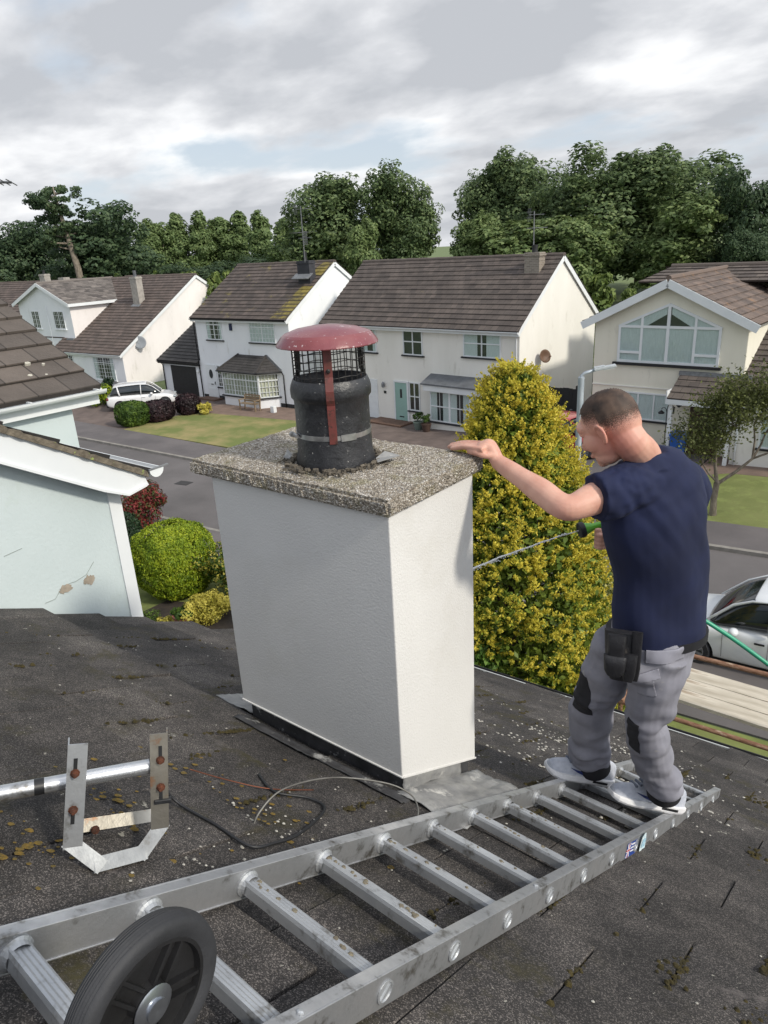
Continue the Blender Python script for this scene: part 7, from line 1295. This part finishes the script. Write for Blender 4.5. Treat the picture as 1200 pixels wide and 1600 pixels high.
        mi = MB(); ellc(mi, (fx - .72, s * (hw + .10), belt * 1.02), (.09, .11, .075)); mi.build('mirror', pm, t, smooth=True); mi = MB(); mi.box(fx - .76, fx - .68, min(s * hw * .9, s * (hw + .1)), max(s * hw * .9, s * (hw + .1)), belt * .93, belt * .97); mi.build('mirror_arm', dk, t)
        tl = MB(); ellc(tl, (X0 + .10, s * hw * .80, belt * .84), (.09, .13, .09)); tl.build('tail_light', mat('tail light', '7a1f24', '5a1216', 4, .2), t, smooth=True)
        hl = MB(); ellc(hl, (X1 - .17, s * hw * .76, belt * .66), (.13, .15, .07)); hl.build('headlight', mat('headlight', 'b9c0c4', '8d9498', 6, .15, metal=.3), t, smooth=True)
        for x in (fx, rx):
            w = thing('wheel', None, None, (0, 0, 0)); w.parent = t; w.location = (x, s * (hw - .10), wheels)
            MB().lathe([(wheels * .62, -.09), (wheels * .93, -.10), (wheels, -.07), (wheels, .07), (wheels * .93, .10), (wheels * .62, .09)], (0, 0, 0), (0, s, 0), 32, cap=False).build('tyre', tyr, w, smooth=True, auto=50)
            r_ = MB(); r_.lathe([(wheels * .66, .05), (wheels * .66, .095), (wheels * .60, .095), (wheels * .58, .03), (0, .03)], (0, 0, 0), (0, s, 0), 28, cap=False)
            for k in range(9): a = 6.283 * k / 9; d = Vector((math.cos(a), 0, math.sin(a))); r_.bar(d * .04 + Vector((0, s * .07, 0)), d * wheels * .62 + Vector((0, s * .075, 0)), .045, .03, up=(0, 1, 0))
            r_.lathe([(.055, .05), (.05, .09), (0, .095)], (0, 0, 0), (0, s, 0), 12, cap=False); r_.build('rim', mat('wheel trim', '9ea2a6', '85898d', 8, .35, metal=.6), w)
    bp = MB(); bp.box(X0 - .02, X0 + .12, -hw * .80, hw * .80, .28, .50); bp.build('rear_bumper', dk, t, bevel=.04)
    if plate: p = MB(); p.box(X0 - .035, X0 - .02, -.26, .26, .60, .71); p.build('number_plate', mat('yellow plate', 'd8b63a', 'd8b63a', 3, .5), t)
    return t
def ellc(m, c, r, seg=14, rings=8):
    rg = []
    for i in range(rings + 1): a = min(max(math.pi * i / rings, .05), math.pi - .05); rg.append([Vector(c) + Vector((r[0] * math.sin(a) * math.cos(6.2832 * k / seg), r[1] * math.sin(a) * math.sin(6.2832 * k / seg), -r[2] * math.cos(a))) for k in range(seg)])
    m.rings(rg)
car('white hatchback parked nose in on the block drive of the white house', (-38.75, 24.9, .06), R(53.6), 4.15, 1.78, 1.55, plate=True)
car('silver white hatchback parked at the kerb behind the scaffold tube at right', (-1.60, 13.30, zg(-1.6) + .03), math.pi, 3.95, 1.70, 1.52, 'd3d6da', style='van', tilt=R(2.86), wheels=.325)
car('red car on the drive, half hidden between conifer and street lamp', (-11.35, 26.3, .50), R(-16), 4.0, 1.7, 1.45, 'a32a2e', tilt=R(-2.0))

# ------------------------------------------------------------------ street furniture and small things
LAMP = (-5.45, 12.9); LTOP = 6.08; UX = Vector((.777, .45, 0)).normalized()
def lamp():
    x, y = LAMP; t = thing('street_lamp', 'galvanised street lamp with short arm and flat head beside the golden conifer', 'street lamp', (x, y, zg(x) + .1)); gal = mat('galvanised steel', 'a3adb8', 'b4bcc4', 6, .5, metal=.4, rr=.1); H = LTOP - zg(x) - .1
    m = MB(); m.tube([(0, 0, 0), (0, 0, 1.3)], .075, 16); m.tube([(0, 0, 1.3), (0, 0, 1.4), (0, 0, H)], [.075, .060, .060], 16); m.build('pole', gal, t, smooth=True, auto=40)
    m = MB(); d = UX; m.tube([Vector((0, 0, H - .05)), Vector((0, 0, H + .02)), d * .06 + Vector((0, 0, H + .07)), d * .26 + Vector((0, 0, H + .13))], .030, 10); m.build('arm', gal, t, smooth=True)
    m = MB(); a = d * .22 + Vector((0, 0, H + .13)); b = d * .62 + Vector((0, 0, H + .20)); m.bar(a, b, .15, .05); m.bar(a + Vector((0, 0, .03)), a.lerp(b, .5) + Vector((0, 0, .03)), .10, .04); m.build('lamp_head', mat('lamp grey', 'b3b9bd', 'a3a9ad', 5, .4), t, bevel=.012); m = MB(); m.bar(a.lerp(b, .45) - Vector((0, 0, .032)), a.lerp(b, .95) - Vector((0, 0, .032)), .12, .012); m.build('diffuser', mat('lamp glass', 'dfe4e6', 'dfe4e6', 3, .1), t)

lamp()
def aerial(label, loc, h, parts, rz_=0):
    t = thing('tv_aerial', label, 'tv aerial', loc, rz_); gm = mat('aerial metal', '7f8184', '5f6164', 8, .5, metal=.5)
    MB().tube([(0, 0, 0), (0, 0, h)], .028, 6).build('mast', gm, t)
    for kind, z, L_, a in parts:
        m = MB(); d = Vector((math.cos(a), math.sin(a), 0)); s = Vector((-d.y, d.x, 0)); c = Vector((0, 0, z))
        m.tube([c - d * L_ * .35, c + d * L_ * .65], .018, 5)
        if kind == 'yagi':
            for k in range(9): p = c + d * (L_ * (-.2 + .1 * k)); m.tube([p - s * .18, p + s * .18], .010, 4)
            for q in (-1, 1): m.bar(c - d * L_ * .33 + Vector((0, 0, q * .12)), c - d * L_ * .33 + Vector((0, 0, q * .12)) + s * .01, .3, .01)
            for k in range(5):
                for q in (-1, 1): p = c - d * L_ * .33 + Vector((0, 0, q * (.05 + .05 * k))); m.tube([p - s * .17, p + s * .17], .009, 4)
        elif kind == 'grid':
            for k in range(6): p = c + d * .12 + Vector((0, 0, -.35 + .14 * k)); m.tube([p - s * .22, p + s * .22], .011, 4)
            for k in range(5): p = c + d * .12 + s * (-.22 + .11 * k); m.tube([p - Vector((0, 0, .35)), p + Vector((0, 0, .35))], .011, 4)
        else:
            for k in range(3): p = c + d * (L_ * (-.3 + .4 * k)); m.tube([p - s * .5, p + s * .5], .007, 4)
        m.build('antenna', gm, t)
aerial('tall mast with three aerials on the black chimney of the white house', (-29.85, 31.0, 7.9), 3.0, [('yagi', 2.85, 1.0, .3), ('grid', 1.35, .9, .2), ('long', 1.65, 1.2, 2.9)])
aerial('slender aerial on the brick chimney of the cream house', (-15.62, 31.0, 8.2), 1.5, [('yagi', 1.35, .7, .9), ('long', .8, .9, .5)])
t_ = thing('tv_aerial', 'tip of an aerial reaching in at the upper left edge of the sky', 'tv aerial', Vector(Vector((-8.7095, 3.2413, 9.4698)))); m = MB(); a = Vector(Vector((-7.8249, 3.9576, 9.4004))) - Vector(Vector((-8.7095, 3.2413, 9.4698))); m.tube([(0, 0, 0), a], .012, 6); m.tube([a * .05, a * .05 - Vector((0, 0, 3.0))], .02, 6)
for k in range(8): p = a * (1 - .06 * k); m.tube([p - UU * .0 - FF * .11 + ZZ * .02, p + FF * .11 - ZZ * .02], .006, 4)
m.build('antenna', MATS['aerial metal'], t_)
def dish(label, loc, d, colr, r=.28):
    t = thing('satellite_dish', label, 'satellite dish', loc); d = Vector(d).normalized(); mt = mat('dish ' + colr, colr, colr, 10, .6, c3='5a5048', s3=8)
    MB().lathe([(0, 0), (r * .4, .012), (r * .75, .04), (r, .085), (r, .095), (r * .75, .05), (0, .012)], d * .30, d, 24, cap=False).build('reflector', mt, t, smooth=True)
    m = MB(); m.tube([(0, 0, 0), (.14, 0, -.02), d * .3], .018, 6); m.tube([d * .32 - Vector((0, 0, r * .9)), d * .72 - Vector((0, 0, .08))], .010, 5); m.tube([d * .70 - Vector((0, 0, .08)), d * .80 - Vector((0, 0, .06))], .035, 8); m.build('arm', mt, t)
def hp(x0, y0, rot, lx, ly, z): c, s = math.cos(R(rot)), math.sin(R(rot)); return (x0 + lx * c - ly * s, y0 + lx * s + ly * c, z)
dish('brown satellite dish on the sunlit cream gable', hp(-14.82, 28.27, -4.2, 0, 1.75, 3.5), (.9, -.45, .25), '634a3a', .30)
dish('grey satellite dish on the sunlit gable of the bungalow at left', hp(-46.29, 28.69, 3, 0, 1.75, 2.95), (.75, -.8, .2), '8b9096', .46)
def bench():
    t = thing('bench', 'wooden garden bench under the bay window', 'bench', (-31.5, 27.1, .065), R(2)); wd = mat('bench wood', '8d7b66', '76664f', 8, .85, bump=.3)
    for x in (-.62, .62):
        m = MB(); m.box(x - .03, x + .03, -.22, -.16, 0, .62); m.build('leg', wd, t); m = MB(); m.bar((x, .18, 0), (x, .27, .85), .06, .06, up=(0, 1, 0)); m.build('leg', wd, t); m = MB(); m.box(x - .04, x + .04, -.26, .24, .60, .64); m.build('armrest', wd, t)
    m = MB(); [m.box(-.65, .65, -.22 + .1 * k, -.14 + .1 * k, .40, .43) for k in range(4)]; m.build('seat', wd, t); m = MB(); [m.bar((-.62, .21 + .03 * k, .52 + .11 * k), (.62, .21 + .03 * k, .52 + .11 * k), .02, .08) for k in range(4)]; m.build('backrest', wd, t)
bench()
o = MB().box(-.14, .14, -.12, .12, 0, .38).build('storage_box', M_upvc, bevel=.02); o.location = (-29.75, 27.3, .065); tag(o, 'small white box at the corner of the bay window', 'box')
def gate():
    t = thing('side_gate', 'tall black timber side gate between the cream house and the right hand house', 'gate', (-13.55, 29.6, .33), R(-3)); m = MB()
    for k in range(11): m.box(-.85 + k * .155, -.85 + k * .155 + .145, -.02, .01, .05, 1.95 + .02 * math.sin(k))
    m.build('board_panel', M_black, t); m = MB(); m.box(-.85, .85, .012, .05, .3, .4); m.box(-.85, .85, .012, .05, 1.6, 1.7); m.build('rail', M_black, t)
    for x in (-.92, .92): MB().box(x - .06, x + .06, -.06, .06, -.2, 2.1).build('post', M_black, t)
    MB().box(.6, .72, -.04, -.02, 1.0, 1.04).build('latch', M_lead, t)
gate()
def lattice():
    t = thing('fence', 'white trellis fence above grey panels behind the black gate', 'fence', (-15.6, 36.5, .2), R(72)); g = mat('grey fence', '8b8d88', '75776f', 4, .9, bump=.3); m = MB()
    for k in range(40): m.box(-3 + k * .15, -3 + k * .15 + .14, 0, .02, 0, 1.5)
    m.build('panel', g, t); m = MB(); [m.box(-3, 3, 0, .03, 1.5 + .14 * k, 1.53 + .14 * k) for k in range(5)]; [m.box(-3 + .3 * k, -2.96 + .3 * k, .03, .05, 1.5, 2.1) for k in range(21)]; m.build('trellis', M_upvc, t)
lattice()
def feeder():
    t = thing('bird_feeder_stand', 'black hooked bird feeder stand in front of the cream wall', 'bird feeder', (-7.92, 26.75, .6)); m = MB(); m.tube([(0, 0, 0), (0, 0, 1.8), (.04, 0, 1.95), (.14, 0, 2.0), (.22, 0, 1.92)], .016, 6); m.tube([(0, 0, 1.7), (-.06, 0, 1.85), (-.16, 0, 1.85), (-.2, 0, 1.78)], .014, 6); m.build('pole', M_black, t)
    m = MB(); m.lathe([(.10, 1.62), (.12, 1.66), (.03, 1.74), (0, 1.75)], (-.2, 0, 0), seg=10, cap=False); m.lathe([(.05, 1.66), (.05, 1.86), (.08, 1.87), (.01, 1.93)], (.22, 0, 0), seg=10, cap=False); m.build('feeder', M_black, t)
feeder()
def bin_(x, y, label):
    t = thing('recycling_bin', label, 'bin', (x, y, zg(x) + .06), R(8)); bl = mat('blue plastic', '1f4f9c', '24579f', 5, .45)
    m = MB(); m.prism([(-.22, -.25, .05), (.22, -.25, .05), (.22, .22, .05), (-.22, .22, .05)], (0, 0, .001)); m = MB(); m.rings([[Vector((sx * w, sy * d, z)) for sx, sy in ((-1, -1), (1, -1), (1, 1), (-1, 1))] for w, d, z in ((.21, .23, .06), (.28, .33, .95))]); m.build('body', bl, t, bevel=.015)
    m = MB(); m.box(-.30, .30, -.36, .36, .95, 1.02); m.build('lid', bl, t, bevel=.02)
    for s in (-1, 1): MB().lathe([(.10, -.02), (.10, .02)], (s * .25, .26, .10), (1, 0, 0), 14).build('wheel', RUB, t)
bin_(-7.25, 26.2, 'blue recycling bin standing beyond the shoulder of the man')
